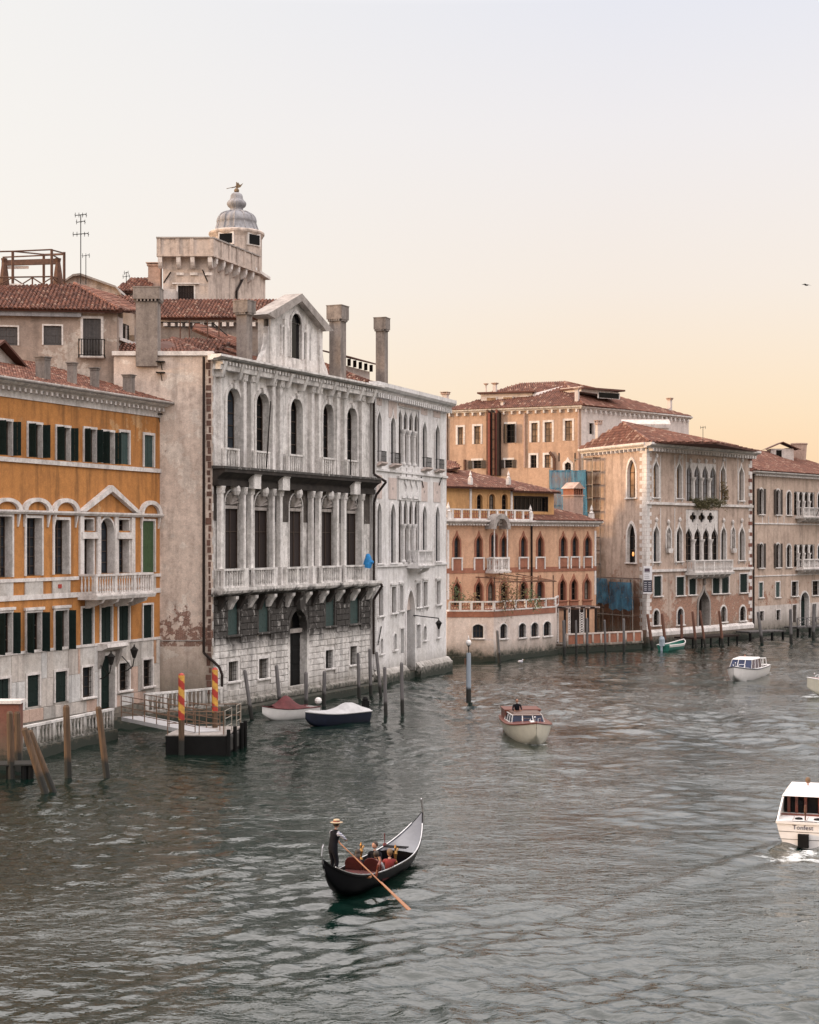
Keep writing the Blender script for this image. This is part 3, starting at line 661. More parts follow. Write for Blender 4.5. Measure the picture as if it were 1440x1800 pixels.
# serliana piers
for pa in (138, 168, 199.5, 228.5):
    ua = F1.u(pa); MB().box(0, .42, -.14, -.001, zc2+.1, zc3-.26).put('pier', M_trim, B1, F1.at(ua, 0, 0))
for pa, pb in ((141,169),(204,229)): MB().box(F1.u(pa)-.05, F1.u(pb)+.05, -.22, -.141, F1.z(180,947), F1.z(180,935.5)).put('impost_band', M_trim, B1, F1.M)
cornice(B1, F1, UL, UR, ztop+.12, M_trim, .62, .36, dent=.52, dmat=M_trim, dsz=(.19,.2))
zbal = F1.z(140, 1046)
balustrade(B1, F1.at(F1.u(141)-.2, -1.25, zbal), F1.u(240)-F1.u(141)+.2, F1.z(160,1012)-zbal+.12, M_trim, piers=4, slab=.28, returns=1.2, brackets=4, proj=1.24, per=.25, name='balcony', bh=.55)
# stone slabs of the ground floor facing
rs = random.Random(3); zlo = 1.15; rows = [(zbase-1.55, zbase-.03), (zbase-3.2, zbase-1.58), (zlo, zbase-3.23)]
slabm = [stucco('slab_'+n, c, tuple(x*.85 for x in c), tuple(x*.4 for x in c), .4, streak=.5, tide_shade=0, sc=.8) for n, c in (('white',(.64,.63,.62)),('rose',(.55,.40,.33)),('grey',(.46,.43,.40)),('rust',(.44,.26,.16)),('pale',(.58,.53,.49)))]
for za, zb_ in rows:
    u = UL
    while u < UR-.3:
        w = rs.uniform(.95, 1.7); e = min(u+w, UR-.02)
        segs = [(u, e)]
        for (hc, hz, hw, hh_, _) in F1.holes:
            if hz < zb_ and hz+hh_ > za:
                new = []
                for a, b in segs:
                    l, r_ = hc-hw/2-.2, hc+hw/2+.2
                    if b <= l or a >= r_: new.append((a, b))
                    else:
                        if l-a > .15: new.append((a, l))
                        if b-r_ > .15: new.append((r_, b))
                segs = new
        for a, b in segs: MB().frust(a+.01, b-.01, -.028-rs.random()*.012, 0, za, zb_, .012).put('stone_slab', rs.choices(slabm, (5,2,2,1,4))[0], B1, F1.M)
        u = e+.0
mass(B1, F1, UL, UR, 12, -1.5, ztop+.3, M_orange)
# roof
ze = ztop+.52; rr = [F1.at(UL-.5, -.6, ze), F1.at(UR+.35, -.6, ze), F1.at(UR+.35, 7.5, ze+2.55), F1.at(UL-.5, 7.5, ze+2.55)]
roof(B1, [m.to_translation() for m in rr])
g = MB().tube((UL,0,0), (UR+.4,0,0), .09, 8).put('gutter', M_trimgrey, B1, F1.at(0, -.82, ze-.03))
for pl, pr, yt, yb, mt in ((61.5,89.6,627,690,M_chim),(116.7,136.5,637,693,M_chim),(157,176,646,698,M_chim),(214.6,238.5,658.5,706,M_chim)):
    chimney(B1, F1, pl, pr, yt, yb, .5, mt, .10, .05, 'box')
# dormer gable on the ochre roof
f = F1.off(4.5); c = f.w3(-6, 642); hgt = 2.2
M0 = T(c) @ rotz(math.atan2(F1.d.y, F1.d.x))
d = MB().prism([(-2.6,-1.6),(2.6,-1.6),(2.6,-.1),(0,1.25),(-2.6,-.1)], 0, 4).put('dormer', M_b1base, B1, M0)
for s in (-1, 1): MB().add([(s*3.2,-.6,-.35),(0,-.6,1.5),(0,4,1.5),(s*3.2,4,-.35),(s*3.2,-.6,-.5),(0,-.6,1.35),(0,4,1.35),(s*3.2,4,-.5)], [(0,1,2,3),(4,5,6,7),(0,1,5,4),(2,3,7,6),(0,3,7,4)]).put('dormer_roof', M_tile, d, M0)

# ---------------------------------------------------------------- 2 the tall white palazzo
F2 = Fac(ground(375, 1260.4), ground(650, 1209.2)); U2 = F2.L
B2 = thing('palazzo', 'tall soot stained white stone palazzo with paired columns and rows of five arched windows', 'palazzo', F2.at(U2/2, 3, 0))
z2 = {k: F2.z(512, y) for k, y in dict(bal1=1028, sill2=996).items()}
lev = lambda p, y: F2.z(p, y)
za_bal = lev(512, 1027); za_rail = lev(512, 996); zent0 = (lev(389,851)+lev(635,871))/2; zent1 = (lev(389,828)+lev(635,846))/2
zsill3 = zent1; zrail3 = (lev(410,789)+lev(634,813))/2; zcap3 = (lev(388,667)+lev(635,704))/2; zcor = (lev(378,632)+lev(648,688))/2; ztop2 = (lev(375,622)+lev(650,680))/2
cols = [389, 428.5, 441.5, 479.5, 493, 548, 560.5, 592.5, 605.5, 636]
wins = [(397.5,421.5),(449,471.5),(509.5,530.5),(566.5,585),(608.5,626.5)]
MIDW = [(394.5,420.5),(446.5,472),(508,531),(564.5,585.5),(607,627.5)]; M_curt = plain('dark_brown_curtain', (.018,.011,.010), .9, sc=5)
for i, (a, b) in enumerate(wins):
    for k in (0, 1):
        if k: window(F2, B2, a, b, 0, 0, 'round', sur=.26, proj=.1, mat=M_istria, sill=False, bars=(2,5), reveal=.5, z=(zcap3-.55, zrail3-.0), key=.32)
        else: window(F2, B2, MIDW[i][0], MIDW[i][1], 0, 0, 'round', sur=.08, proj=.06, mat=M_istria, sill=False, bars=(2,2), reveal=.2, z=(zent0-.25, za_rail-.3), key=.3, glass=M_curt)
# carved shells in the lunettes, railings, columns
def shell_mesh(w):
    def f():
        mb = MB(); r = w/2-.12; mb.prism([(-w/2+.02,-.28),(w/2-.02,-.28),(w/2-.02,-.06),(-w/2+.02,-.06)], -.1, .05)
        for k in range(9):
            t0 = math.pi*k/9; t1 = math.pi*(k+1)/9; tm = (t0+t1)/2
            mb.add([(0,-.0,0),(-r*math.cos(t0),-.05,r*math.sin(t0)),(-r*1.02*math.cos(tm),-.22,r*1.02*math.sin(tm)),(-r*math.cos(t1),-.05,r*math.sin(t1))], [(0,1,2),(0,2,3)])
        return mb.mesh('shell_carving', M_trimgrey)
    return cached(('shell', w), f)
for (a, b) in MIDW:
    uc = (F2.u(a)+F2.u(b))/2; w = q(F2.u(b)-F2.u(a))
    put(shell_mesh(w), 'shell_carving', B2, F2.at(uc, .13, zent0-.25-w/2))
for p in cols:
    u = F2.off(-.32).u(p)
    put(column_mesh(zent0-za_bal-.02, .165, M_istria, sq=True), 'column', B2, F2.at(u, -.25, za_bal))
    u2 = F2.off(-.2).u(p); put(column_mesh(zcap3+.45-zsill3, .19, M_istria, sq=True), 'column', B2, F2.at(u2, -.12, zsill3+.02))
    MB().box(-.27,.27,-.56,.02,0,za_rail-za_bal).put('pedestal', M_istria, B2, F2.at(u, 0, za_bal))
for k, (a, b) in enumerate(((393,438),(446,490.7),(504,549),(565,606),(607.5,646.5))):
    u0, u1 = F2.off(-.8).u(a), F2.off(-.8).u(b); balustrade(B2, F2.at(u0-.0, -.8, za_bal), u1-u0-.5, za_rail-za_bal, M_istria, piers=3 if k == 2 else 2, returns=.65, name='balustrade', per=.3)
for k, (a, b) in enumerate(((394,431),(447,484),(506,543),(566,598),(609,638))):
    u0, u1 = F2.off(-.55).u(a), F2.off(-.55).u(b); balustrade(B2, F2.at(u0+.1, -.55, zsill3+.08), u1-u0-.8, zrail3-zsill3-.05, M_istria, piers=2, returns=.5, name='balustrade', per=.3)
# ground floor
for pl, pr, yt, yb in ((399.5,418,1054,1116),(453.5,471.5,1050.5,1111),(571.5,587.5,1043,1100),(614.5,630,1040.5,1096)):
    window(F2, B2, pl, pr, yt, yb, sur=.22, mat=M_istria2, shut='closed', smat=M_shutteal, sill=True, reveal=.5, glass=False, sashon=False)
for pl, pr, yt, yb in ((400.5,417.5,1162.5,1197),(454,470.5,1157,1192),(571.5,584.5,1142.5,1174.5),(614.5,627,1135.5,1168)):
    window(F2, B2, pl, pr, yt, yb, sur=.2, mat=M_istria, grille=(5,5), sill=True, reveal=.4, sashon=False)
M_black0 = plain('black_painted_door', (.006,.006,.006), .8, spec=.2)
door2 = door(F2, B2, 508, 538, 1072, 1213, 'round', M_black0, .3, M_istria2, .55)
MB().box(-door2[3]/2, door2[3]/2, .3, .5, 0, .3).put('transom', M_trimgrey, B2, F2.at(door2[1], 0, F2.z(523,1113)))
MB().prism([(-.35,0),(.35,0),(.5,1.3),(-.5,1.3)], -.45, -.1).put('keystone', M_istria2, B2, F2.at(door2[1], 0, door2[2]+door2[4]+.05))
zgt = lev(512, 1036); zq = .38
M_soot2 = stucco('soot_streaked_wall_stone', (.05,.04,.034), (.10,.085,.075), (.02,.016,.013), .6, light=(.34,.31,.28), lt=.66, streak=.5, tide_shade=0, sc=1.2)
split_walls(B2, F2, 0, U2, [-1.5, zgt, zent0-2.3, zsill3, zcor+.3], [M_istria2, M_istria2, M_soot2, M_istria])
# rusticated blocks, one part each
rs = random.Random(5); nrow = 15; rh = (zgt-.35-1.15)/nrow
bm_ = [MB().frust(0, 1, -.09, 0, 0, rh-.012, .035).mesh('stone_block', M_istria2) for _ in range(1)]
for j in range(nrow):
    z0 = 1.15+j*rh; u = .02 if j % 2 else .02-.5
    while u < U2-.1:
        a, b = max(u, .0), min(u+1.18, U2); segs = [(a, b)]
        for (hc, hz, hw, hh_, _) in F2.holes:
            if hz-.2 < z0+rh and hz+hh_+.25 > z0 and hz < zgt-1:
                new = []
                for x, y in segs:
                    l, r_ = hc-hw/2-.25, hc+hw/2+.25
                    if y <= l or x >= r_: new.append((x, y))
                    else:
                        if l-x > .15: new.append((x, l))
                        if y-r_ > .15: new.append((r_, y))
                segs = new
        for x, y in segs:
            pr_ = rs.uniform(.85, 1.25); M = F2.at(x+.008, 0, z0) @ Matrix.Diagonal((y-x-.016, pr_, 1, 1))
            put(bm_[0], 'stone_block', B2, M)
        u += 1.18
MB().extr([(-.35,-.3),(-.35,.0),(-.1,.12),(-.1,.34),(-.0,.38),(0,-.3)], 0, U2).put('plinth', M_istria2, B2, F2.at(0, 0, .8))
MB().box(-.2, U2+.1, -1.3, .0, -1.5, .45).put('quay', M_quay, B2, F2.M)
# entablatures
MB().extr([(-.98,.35),(-.98,.17),(-.88,0),(-.3,-.2),(-.001,-.2),(-.001,.35)], -.25, U2+.25).put('balcony_slab', M_istria2, B2, F2.at(0, 0, za_bal-.36))
for k in range(18):
    u = .6+(U2-1.2)*k/17
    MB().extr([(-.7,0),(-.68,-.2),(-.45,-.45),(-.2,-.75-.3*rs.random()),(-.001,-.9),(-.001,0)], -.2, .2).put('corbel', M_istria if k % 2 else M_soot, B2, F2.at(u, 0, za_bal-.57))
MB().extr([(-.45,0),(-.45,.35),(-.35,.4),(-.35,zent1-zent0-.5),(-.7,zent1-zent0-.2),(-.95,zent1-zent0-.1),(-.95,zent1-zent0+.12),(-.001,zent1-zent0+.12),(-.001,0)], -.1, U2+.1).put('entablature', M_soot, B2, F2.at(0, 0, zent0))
MB().extr([(-1.0,.0),(-1.0,.16),(-.0,.2),(-.0,.0)], -.2, U2+.2).put('string_course', M_istria2, B2, F2.at(0, 0, zent1+.121))
for p in (434.5, 486, 612):
    MB().extr([(-.8,-.1),(-.8,zent1-zent0-.25),(-.951,zent1-zent0-.05),(-.4,zent1-zent0-.05),(-.4,-.1)], -.5, .5).put('frieze_block', M_istria, B2, F2.at(F2.u(p), 0, zent0))
for k, (a, b) in enumerate(wins): MB().lathe([(.18,0),(.3,.25),(.28,.5),(.14,.72)], 8).put('carved_head', M_istria, B2, F2.at((F2.u(a)+F2.u(b))/2, -.25, zent0-.55))
MB().extr([(-.55,0),(-.6,.3),(-.5,.36),(-.001,.36),(-.001,0)], -.05, U2+.05).put('architrave', M_istria, B2, F2.at(0, 0, zcap3+.47))
for k in range(11):
    u = .4+(U2-.8)*k/10; MB().extr([(-.8,0),(-.7,-.3),(-.45,-1.0),(-.001,-1.0),(-.001,0)], -.16, .16).put('corbel', M_istria, B2, F2.at(u, 0, zcor-.02))
cornice(B2, F2, -.1, U2+.1, zcor, M_istria, 1.0, ztop2-zcor, dent=.42, dsz=(.2,.22))
# left side wall, seen flat on
F2s = Fac(ground(200, 1260.4), ground(375, 1260.4)); US = F2s.L
zsd = F2s.z(300, 625)
F2s.holes = []
facade_wall(B2, F2s, 0, US-.02, -1.5, zsd, M_tan)
MB().box(-.1, US, -.15, .6, 0, .28).put('coping', M_trim, B2, F2s.at(0, 0, zsd))
MB().box(F2s.u(280)-.0, F2s.u(360), -.05, -.001, 0, .07).put('ledge', M_trimgrey, B2, F2s.at(0, 0, F2s.z(320, 1127)))
M_brickd = stucco('dull_brown_brick', (.17,.085,.062), (.12,.065,.05), (.06,.04,.03), .5, streak=.4, tide_shade=0)
for k in range(48):                                   # toothed brick edge left at the corner
    z0 = 1.5+k*.46; MB().box(F2s.u(365)+rs.uniform(-.12,.1), F2s.u(371)+rs.uniform(-.05,.05), -.04, -.001, z0, z0+.30+rs.uniform(0,.13)).put('brick_tooth', M_brickd, B2, F2s.M)
for k in range(40):
    z0 = 1.3+k*.55; MB().box(F2s.u(370)+.12+(k%2)*.08, US+.02, -.04, -.0015, z0+.01, z0+.54).put('quoin', M_istria, B2, F2s.M)
up = F2s.u(359); MB().path([(up,-.2,zsd-.1),(up,-.2,F2s.z(358,1147)),(F2s.u(386),-.2,F2s.z(386,1172)),(F2s.u(391),-.2,F2s.z(391,1185)),(F2s.u(391),-.2,.6)], .09, 8).put('drainpipe', M_pipe, B2, F2s.M)
MB().path([(U2+.02,-.35,zcor),(U2+.02,-.35,zent1+.6),(U2+.25,-1.3,zent1),(U2+.2,-.5,zent0),(U2+.05,-.35,zent0-.6),(U2+.02,-.35,za_bal),(U2+.1,-1.05,za_bal-.4),(U2-.02,-.35,za_bal-1.5),(U2-.02,-.35,F2.z(648,1150))], .1, 8).put('drainpipe', M_pipe, B2, F2.M)
for pa, ya in ((285,637),(285,656),(281,729)):
    c = F2s.w3(pa, ya); MB().box(-.35,.2,-.4,0,0,.06).tube((-.05,-.3,0),(0,0,-.5),.03,4).put('iron_bracket', M_iron, B2, T(c))
mass(B2, F2, .02, U2-.02, 14, -1.5, zcor+.5, M_tan)
MB().box(0, US-.05, .4, 16, -1.5, zsd-.4).put('wall', M_tan, B2, F2s.M)
# pediment gable standing on the cornice
fg = F2.off(.9); ua, ub = fg.u(459.6), fg.u(575); ucg = (ua+ub)/2; hw = (ub-ua)/2; zg0 = ztop2-.1; zge = fg.zu(ua, 546.7); zgp = fg.zu(ucg, 514)
GH = [(fg.u(520)-ucg, fg.z(520,630)-zg0, q(fg.u(530)-fg.u(512)), fg.z(520,551)-fg.z(520,630), 'round')]
GH += [((fg.u(a)+fg.u(b))/2-ucg, fg.z((a+b)/2, yb)-zg0, fg.u(b)-fg.u(a), fg.z((a+b)/2, yt)-fg.z((a+b)/2, yb), 'rect') for a, b, yt, yb in ((495,505,576,625),(533,543.5,585,632))]
gb = MB(); bw = hw*.80; zE = zge-zg0-.25
wall(gb, -bw, bw, 0, zE, [h for h in GH if h[1]+h[3] < zE], 0, .35)
gab = MB(); HH = GH[0]
if HH[1]+HH[3] > zE:
    gb = MB(); wall(gb, -bw, bw, 0, zE, [h if h[1]+h[3] < zE else (h[0],h[1],h[2],zE-h[1],'rect') for h in GH], 0, .35)
ga = gb.put('gable', M_istria, B2, fg.at(ucg, 0, zg0))
mb = MB(); w = HH[2]; top = HH[1]+HH[3]; o = [p for p in outline(w, HH[3], 'round')]; o = [(x+HH[0], z+HH[1]) for x, z in o if z+HH[1] > zE]
apex = zgp-zg0-.5; Lp = [p for p in o if p[0] <= HH[0]+1e-6]; Rp = [p for p in o if p[0] >= HH[0]-1e-6]
mb.add([(x,0,z) for x,z in [(-bw,zE),(HH[0]-w/2,zE)]+Lp+[(HH[0],apex)]], [tuple(range(len(Lp)+3))]); mb.add([(x,0,z) for x,z in Rp+[(HH[0]+w/2,zE),(bw,zE),(HH[0],apex)]], [tuple(range(len(Rp)+3))])
mb.put('tympanum', M_istria, ga, fg.at(ucg, 0, zg0))
for h_ in GH:
    M = fg.at(ucg+h_[0], 0, zg0+h_[1]); mb = MB(); surround(mb, h_[2], h_[3], h_[4], .18, .1, 0); wo = mb.put('window', M_istria, B2, M)
    put(pane_mesh(q(h_[2]+.02), q(h_[3]), h_[4], M_glass), 'pane', wo, fg.at(ucg+h_[0], .15, zg0+h_[1]))
for x in (-bw+.25, bw-.25, -bw*.42, bw*.42): MB().box(-.22,.22,-.16,0,0,zE+.1).put('pilaster', M_istria, ga, fg.at(ucg+x, 0, zg0))
for s in (-1, 1):
    mb = MB(); zz = zge-zg0
    mb.add([(s*hw*1.02,-.55,zz-.25),(0,-.55,zgp-zg0-.1),(0,-.55,zgp-zg0-.65),(s*(bw-.1),-.55,zz-.42),(s*hw*1.02,.9,zz-.25),(0,.9,zgp-zg0-.1),(0,.9,zgp-zg0-.65),(s*(bw-.1),.9,zz-.42)], [(0,1,2,3),(4,5,6,7),(0,4,5,1),(3,2,6,7),(0,3,7,4)])
    mb.put('raking_cornice', M_trimgrey, ga, fg.at(ucg, 0, zg0))
    v = [(bw,0),(hw*1.02,0),(hw*1.04,.4),(hw*.98,.9),(hw*.9,1.3),(bw+.25,1.8),(bw+.12,2.6),(bw+.2,3.0),(bw,3.1)]
    MB().prism([(s*x, z) for x, z in v][::s], -.05, .35).put('volute', M_istria, ga, fg.at(ucg, 0, zg0))
MB().box(-bw+.01, bw-.01, .4, .85, 0, zE).prism([(-bw+.02,zE),(bw-.02,zE),(0,apex)], .4, .84).put('gable_side', M_istria, ga, fg.at(ucg, 0, zg0))
# roofs of the white palazzo
zr = ztop2+.05
A_, B_ = F2.at(-.1, .5, zr-.1).to_translation(), F2.at(U2+.2, .5, zr-.1).to_translation()
C_, D_ = F2.at(U2+.3, 14, zr).to_translation(), F2.at(-.4, 14, zr).to_translation()
R1, R2 = F2.at(6, 7, zr+2.0).to_translation(), F2.at(U2-5, 7, zr+2.0).to_translation()
hip(B2, A_, B_, C_, D_, R1, R2)
lw_ = F2s.at(F2s.u(272)-0, .35, zsd+.3).to_translation(); 
roof(B2, [W(268, 622, 110.2), W(372, 622, 110.2), W(405, 601, 115), W(330, 597, 116), W(272, 601, 113)], name='roof')
chimney(B2, F2s, 237.5, 284, 506.5, 624, .45, M_chim, .22, .16)
chimney(B2, F2, 410, 449, 529, 634, 1.6, M_chim, .24, .18)
chimney(B2, F2, 574, 613, 537.5, 666, .7, M_chim, .22, .16)
# upper attic seen over the roof, its tiled roof and terrace wall
A2 = Fac(W(279, 560, 124), W(486, 560, 124)); zw = A2.z(380, 562)
MB().box(0, A2.L+1, 0, 6, zr-1, zw).put('attic_wall', M_chim, B2, A2.M)
MB().box(-.3, A2.L+1, -.12, 0, 0, .16).put('attic_cornice', M_trim, B2, A2.at(0,0,zw-.2))
md = MB()
for k in range(16): md.box(.4+k*.55, .7+k*.55, -.35, -.001, -.3, 0)
md.put('dentils', M_trim, B2, A2.at(0,0,zw-.22), kind='stuff')
roof(B2, [W(276, 558.6, 123.5), W(490, 558.6, 123.5), W(486, 526.5, 130), W(279, 526.5, 130)])
MB().box(-.2, .6, -1.5, -1.3, zr, zr+.5).box(3, 8, -1.5, -1.3, zr, zr+.4).put('terrace_parapet', M_trim, B2, A2.M)
for k, (xx) in enumerate((317, 333, 365, 385)): MB().tube(W(xx,600,118), W(xx,563,118), .05, 5).put('terrace_post', M_rust, B2, T((0,0,0)))
MB().path([W(280,566,118), W(375,568,118), W(400,590,118)], .04, 5).path([W(290,574,118), W(385,575,118)], .03, 5).put('terrace_rail', M_iron, B2, Matrix.Identity(4))
roof(B2, [W(338, 578, 120), W(418, 612, 116), W(424, 600, 119), W(345, 570, 124)], name='porch_roof')

# ---------------------------------------------------------------- 3 the narrow grey white gothic palazzo
F3 = Fac(ground(652.5, 1208.8), ground(785, 1178.5)); U3 = F3.L
B3 = thing('palazzo', 'narrow grey white gothic palazzo with pointed windows and a twisted rope moulding at its corner', 'palazzo', F3.at(U3/2, 3, 0))
zA = [(F3.z(662,814.5)+F3.z(768,821.5))/2, (F3.z(665,721)+F3.z(768,740))/2]
zB = [(F3.z(665,994)+F3.z(768,983))/2, (F3.z(665,887)+F3.z(768,889))/2]
for pl, pr in ((662,669.5),(685.5,694.5),(741.5,749.5),(764.5,772)):
    window(F3, B3, pl, pr, 0, 0, 'ogee', sur=.16, proj=.08, mat=M_gothic, sill=True, reveal=.25, z=(zA[1], zA[0]), glass=M_blind, bars=(2,5), sashmat=M_shutgrey)
    window(F3, B3, pl, pr, 0, 0, 'point', sur=.16, proj=.08, mat=M_gothic, sill=True, reveal=.25, z=(zB[1], zB[0]), glass=M_blind, bars=(2,5), sashmat=M_shutgrey)
    uc = (F3.u(pl)+F3.u(pr))/2; w = F3.u(pr)-F3.u(pl)+.1
    mb = MB()
    for k in range(9): x = -w/2+w*k/8; mb.tube((x,-.45,0),(x,-.45,.8),.02,4)
    for zz in (.0,.4,.8): mb.box(-w/2-.03, w/2+.03, -.47, -.43, zz, zz+.04)
    for s in (-1, 1): mb.box(s*w/2-.02, s*w/2+.02, -.45, 0, .8, .84)
    mb.put('iron_railing', M_iron, B3, F3.at(uc, 0, zA[0]))
    MB().extr([(-.55,0),(-.55,-.12),(-.25,-.3),(0,-.3),(0,0)], -w/2-.15, w/2+.15).put('balcony_slab', M_pinkslab, B3, F3.at(uc, 0, zA[0]-.01))
multilight(F3, B3, 701, 737, 4, 0, 0, 'ogee', M_gothic, z=((F3.z(719,719)+.0), zA[0]), glass=M_blind, colr=.16, gap=.3)
multilight(F3, B3, 701, 737, 4, 0, 0, 'point', M_gothic, z=(F3.z(719,880), zB[0]), glass=M_blind, colr=.16, gap=.3)
zt_ = F3.z(719, 880)
# lace tracery above the middle lights
u0, u1 = F3.u(699), F3.u(739); mb = MB(); ht = F3.z(719,843)-zt_; wt = (u1-u0); st = wt/4
for k in range(3):
    c = u0+st*(k+1); m = 20; ring = []; sq_ = []
    for a in range(m):
        t = 2*math.pi*a/m; r = st*.42*(.62+.38*abs(math.cos(2*t))); ring.append((c+r*math.cos(t), -.1, ht*.55+r*math.sin(t)*1.35)); sc = 1/max(abs(math.cos(t))/(st/2), abs(math.sin(t))/(ht*.45)); sq_.append((c+sc*math.cos(t), -.1, ht*.55+sc*math.sin(t)))
    mb.add(ring+sq_+[(x,-.001,z) for x,_,z in ring], [(a,(a+1)%m,(a+1)%m+m,a+m) for a in range(m)]+[(a,a+2*m,(a+1)%m+2*m,(a+1)%m) for a in range(m)])
mb.box(u0, u0+st/2, -.1, -.001, .02, ht); mb.box(u1-st/2, u1, -.1, -.001, .02, ht); mb.box(u0-.1, u1+.1, -.2, -.001, ht+.001, ht+.2)
mb.put('tracery', M_gothic, B3, F3.at(0, 0, zt_))
for pl, pr, yt, yb in ((665,672.5,1034,1082),(688,695.5,1031,1077),(702,708,1029,1073),(731,738,1025,1067),(743.6,750.5,1023,1065),(767,773.5,1022,1062)):
    window(F3, B3, pl, pr, yt, yb, sur=.14, mat=M_gothic, sill=True, reveal=.3, sillbr=True, lintel=True)
for pl, pr, yt, yb, hd in ((668,672.5,1122,1149,'round'),(692,696.5,1114,1142,'round'),(744.4,749,1100,1125,'round'),(767.6,772,1096,1120,'round'),(703.6,709.5,1105,1148,'rect'),(732,738.5,1098,1139,'rect')):
    window(F3, B3, pl, pr, yt, yb, hd, sur=.12, mat=M_gothic, sill=hd == 'round', reveal=.3, glass=M_glass if hd == 'round' else M_blind, sashon=hd == 'round', bars=(1,3))
u0, u1 = F3.u(713.5), F3.u(728); d3 = door(F3, B3, 713.5, 728, 1037, 1180, 'point', M_black0, .2, M_gothic, .7)
MB().box(-d3[3]/2, d3[3]/2, .3, .64, 0, F3.z(720,1042)-F3.z(720,1073)).put('lunette', M_pinkslab, B3, F3.at(d3[1], 0, F3.z(720,1073)))
zt3 = (F3.z(655,690)+F3.z(785,720))/2; ztp3 = (F3.z(655,672)+F3.z(786,704))/2
split_walls(B3, F3, 0, U3, [-1.5, .9, zt3+.3], [M_quay, M_gothic])
for a, b in ((.3,F3.u(711)),(F3.u(730),U3+.25)): MB().extr([(-.5,-2.2),(-.5,-.1),(-.35,.0),(-.15,.25),(-.001,.3),(-.001,-2.2)], a, b).put('plinth', M_istria2, B3, F3.at(0, 0, .95))
for (y0_, y1_) in ((829,834.4),(1000,987)): band(B3, F3, .5, U3, (F3.z(655,y0_)+F3.z(779,y1_))/2-.08, .18, .15, M_gothic)
for pl, pr, ya, yb in ((661,671,693,721),(683,697,703,735),(700,738,703,719),(740,751,711,740),(762,774,715,745),(661,671,835,890),(683,697,840,892),(740,751,847,893),(762,774,848,895)):
    u0, u1 = F3.u(pl), F3.u(pr); z1, z0 = F3.z((pl+pr)/2, ya), F3.z((pl+pr)/2, yb)
    if F3.z(719,719)-1 < z0 < ztp3: z0 = max(z0, zA[1]+.35)
    else: z0 = max(z0, zB[1]+.4)
    if pl == 700: z0 = F3.z(719,719)+.1
    if z1-z0 > .2: MB().box(u0, u1, -.04, -.001, z0, z1).put('marble_panel', M_pinkslab, B3, F3.M)
    MB().lathe([(.12,-.08),(.12,0)], 8).put('roundel', M_trimgrey, B3, F3.at((u0+u1)/2, -.05, (z0+z1)/2) @ Matrix.Rotation(R(90), 4, 'X'))
mb = MB(); n = 150; zr0, zr1 = 1.3, zt3                # twisted rope corner moulding
for k in range(n):
    za, zb_ = zr0+(zr1-zr0)*k/n, zr0+(zr1-zr0)*(k+.75)/n
    mb.add([(.12,-.16,za+.16),(.30,-.34,za),(.52,-.10,za-.12),(.12,-.16,zb_+.16),(.30,-.34,zb_),(.52,-.10,zb_-.12)], [(0,1,4,3),(1,2,5,4),(3,4,5),(0,2,1)])
mb.put('rope_moulding', M_gothic, B3, F3.M, kind='stuff')
MB().box(.0, .5, -.12, -.001, zr0-.3, zt3).put('corner_pilaster', M_gothic, B3, F3.M)
cornice(B3, F3, 0, U3, zt3, M_gothic, .8, ztp3-zt3, dent=.5, dsz=(.2,.35))
balustrade(B3, F3.at(F3.u(714)+.2, -1.0, zB[0]-.25), F3.u(745)-F3.u(714)-.6, 1.25, M_gothic, piers=3, slab=.25, returns=.9, brackets=2, proj=1.0, name='balcony')
for k in range(3): MB().box(-.5,.5,-.05,-.0,0,1.0).put('apron_panel', M_gothic, B3, F3.at(F3.u(708+10*k), -.02, zA[0]-1.2))
mass(B3, F3, 0, U3, 15, -1.5, zt3+.4, M_gothic)
zr = ztp3
q4 = [F3.at(a, b, zr).to_translation() for a, b in ((-.1,.2),(U3+.1,.2),(U3+.1,15),(-.1,15))]
hip(B3, *q4, F3.at(5, 7.5, zr+2.6).to_translation(), F3.at(U3-4, 7.5, zr+1.6).to_translation())
chimney(B3, F3, 656.7, 685.7, 558.6, 668, 1.6, M_chim, .22, .14)
f = F3.off(7); c = f.w3(625, 655)
lt = MB().box(-3.4, 3.4, 0, 3, -1.0, .4).put('roof_lantern', M_b7w, B3, T(c) @ rotz(math.atan2(F3.d.y, F3.d.x)))
for k in range(6): MB().box(-3.3+k*1.3, -3.1+k*1.3, -.3, -.05, .4, 1.0).put('lantern_post', M_pipe, lt, WM[lt.name])
roof(lt, [WM[lt.name] @ Vector(p) for p in ((-3.9,-1.2,.95),(3.9,-1.2,.95),(3.5,2.5,2.0),(-3.5,2.5,2.0))], name='lantern_roof') if False else MB().add([(-3.9,-1.2,.95),(3.9,-1.2,.95),(3.5,2.5,1.9),(-3.5,2.5,1.9),(-3.9,-1.2,.85),(3.9,-1.2,.85),(3.5,2.5,1.8),(-3.5,2.5,1.8)], [(0,1,2,3),(4,5,6,7),(0,1,5,4),(1,2,6,5),(2,3,7,6),(3,0,4,7)]).put('lantern_roof', M_tile, lt, WM[lt.name])
for pa, ya, pb, yb in ((657,850,650,866),(668,1101,662,1134),(738,838,742,857),(775,838,770,853)): MB().tube((F3.u(pa),-.12,F3.z(pa,ya)),(F3.u(pb),-.12,F3.z(pb,yb)),.05,4).put('iron_tie', M_iron, B3, F3.M)
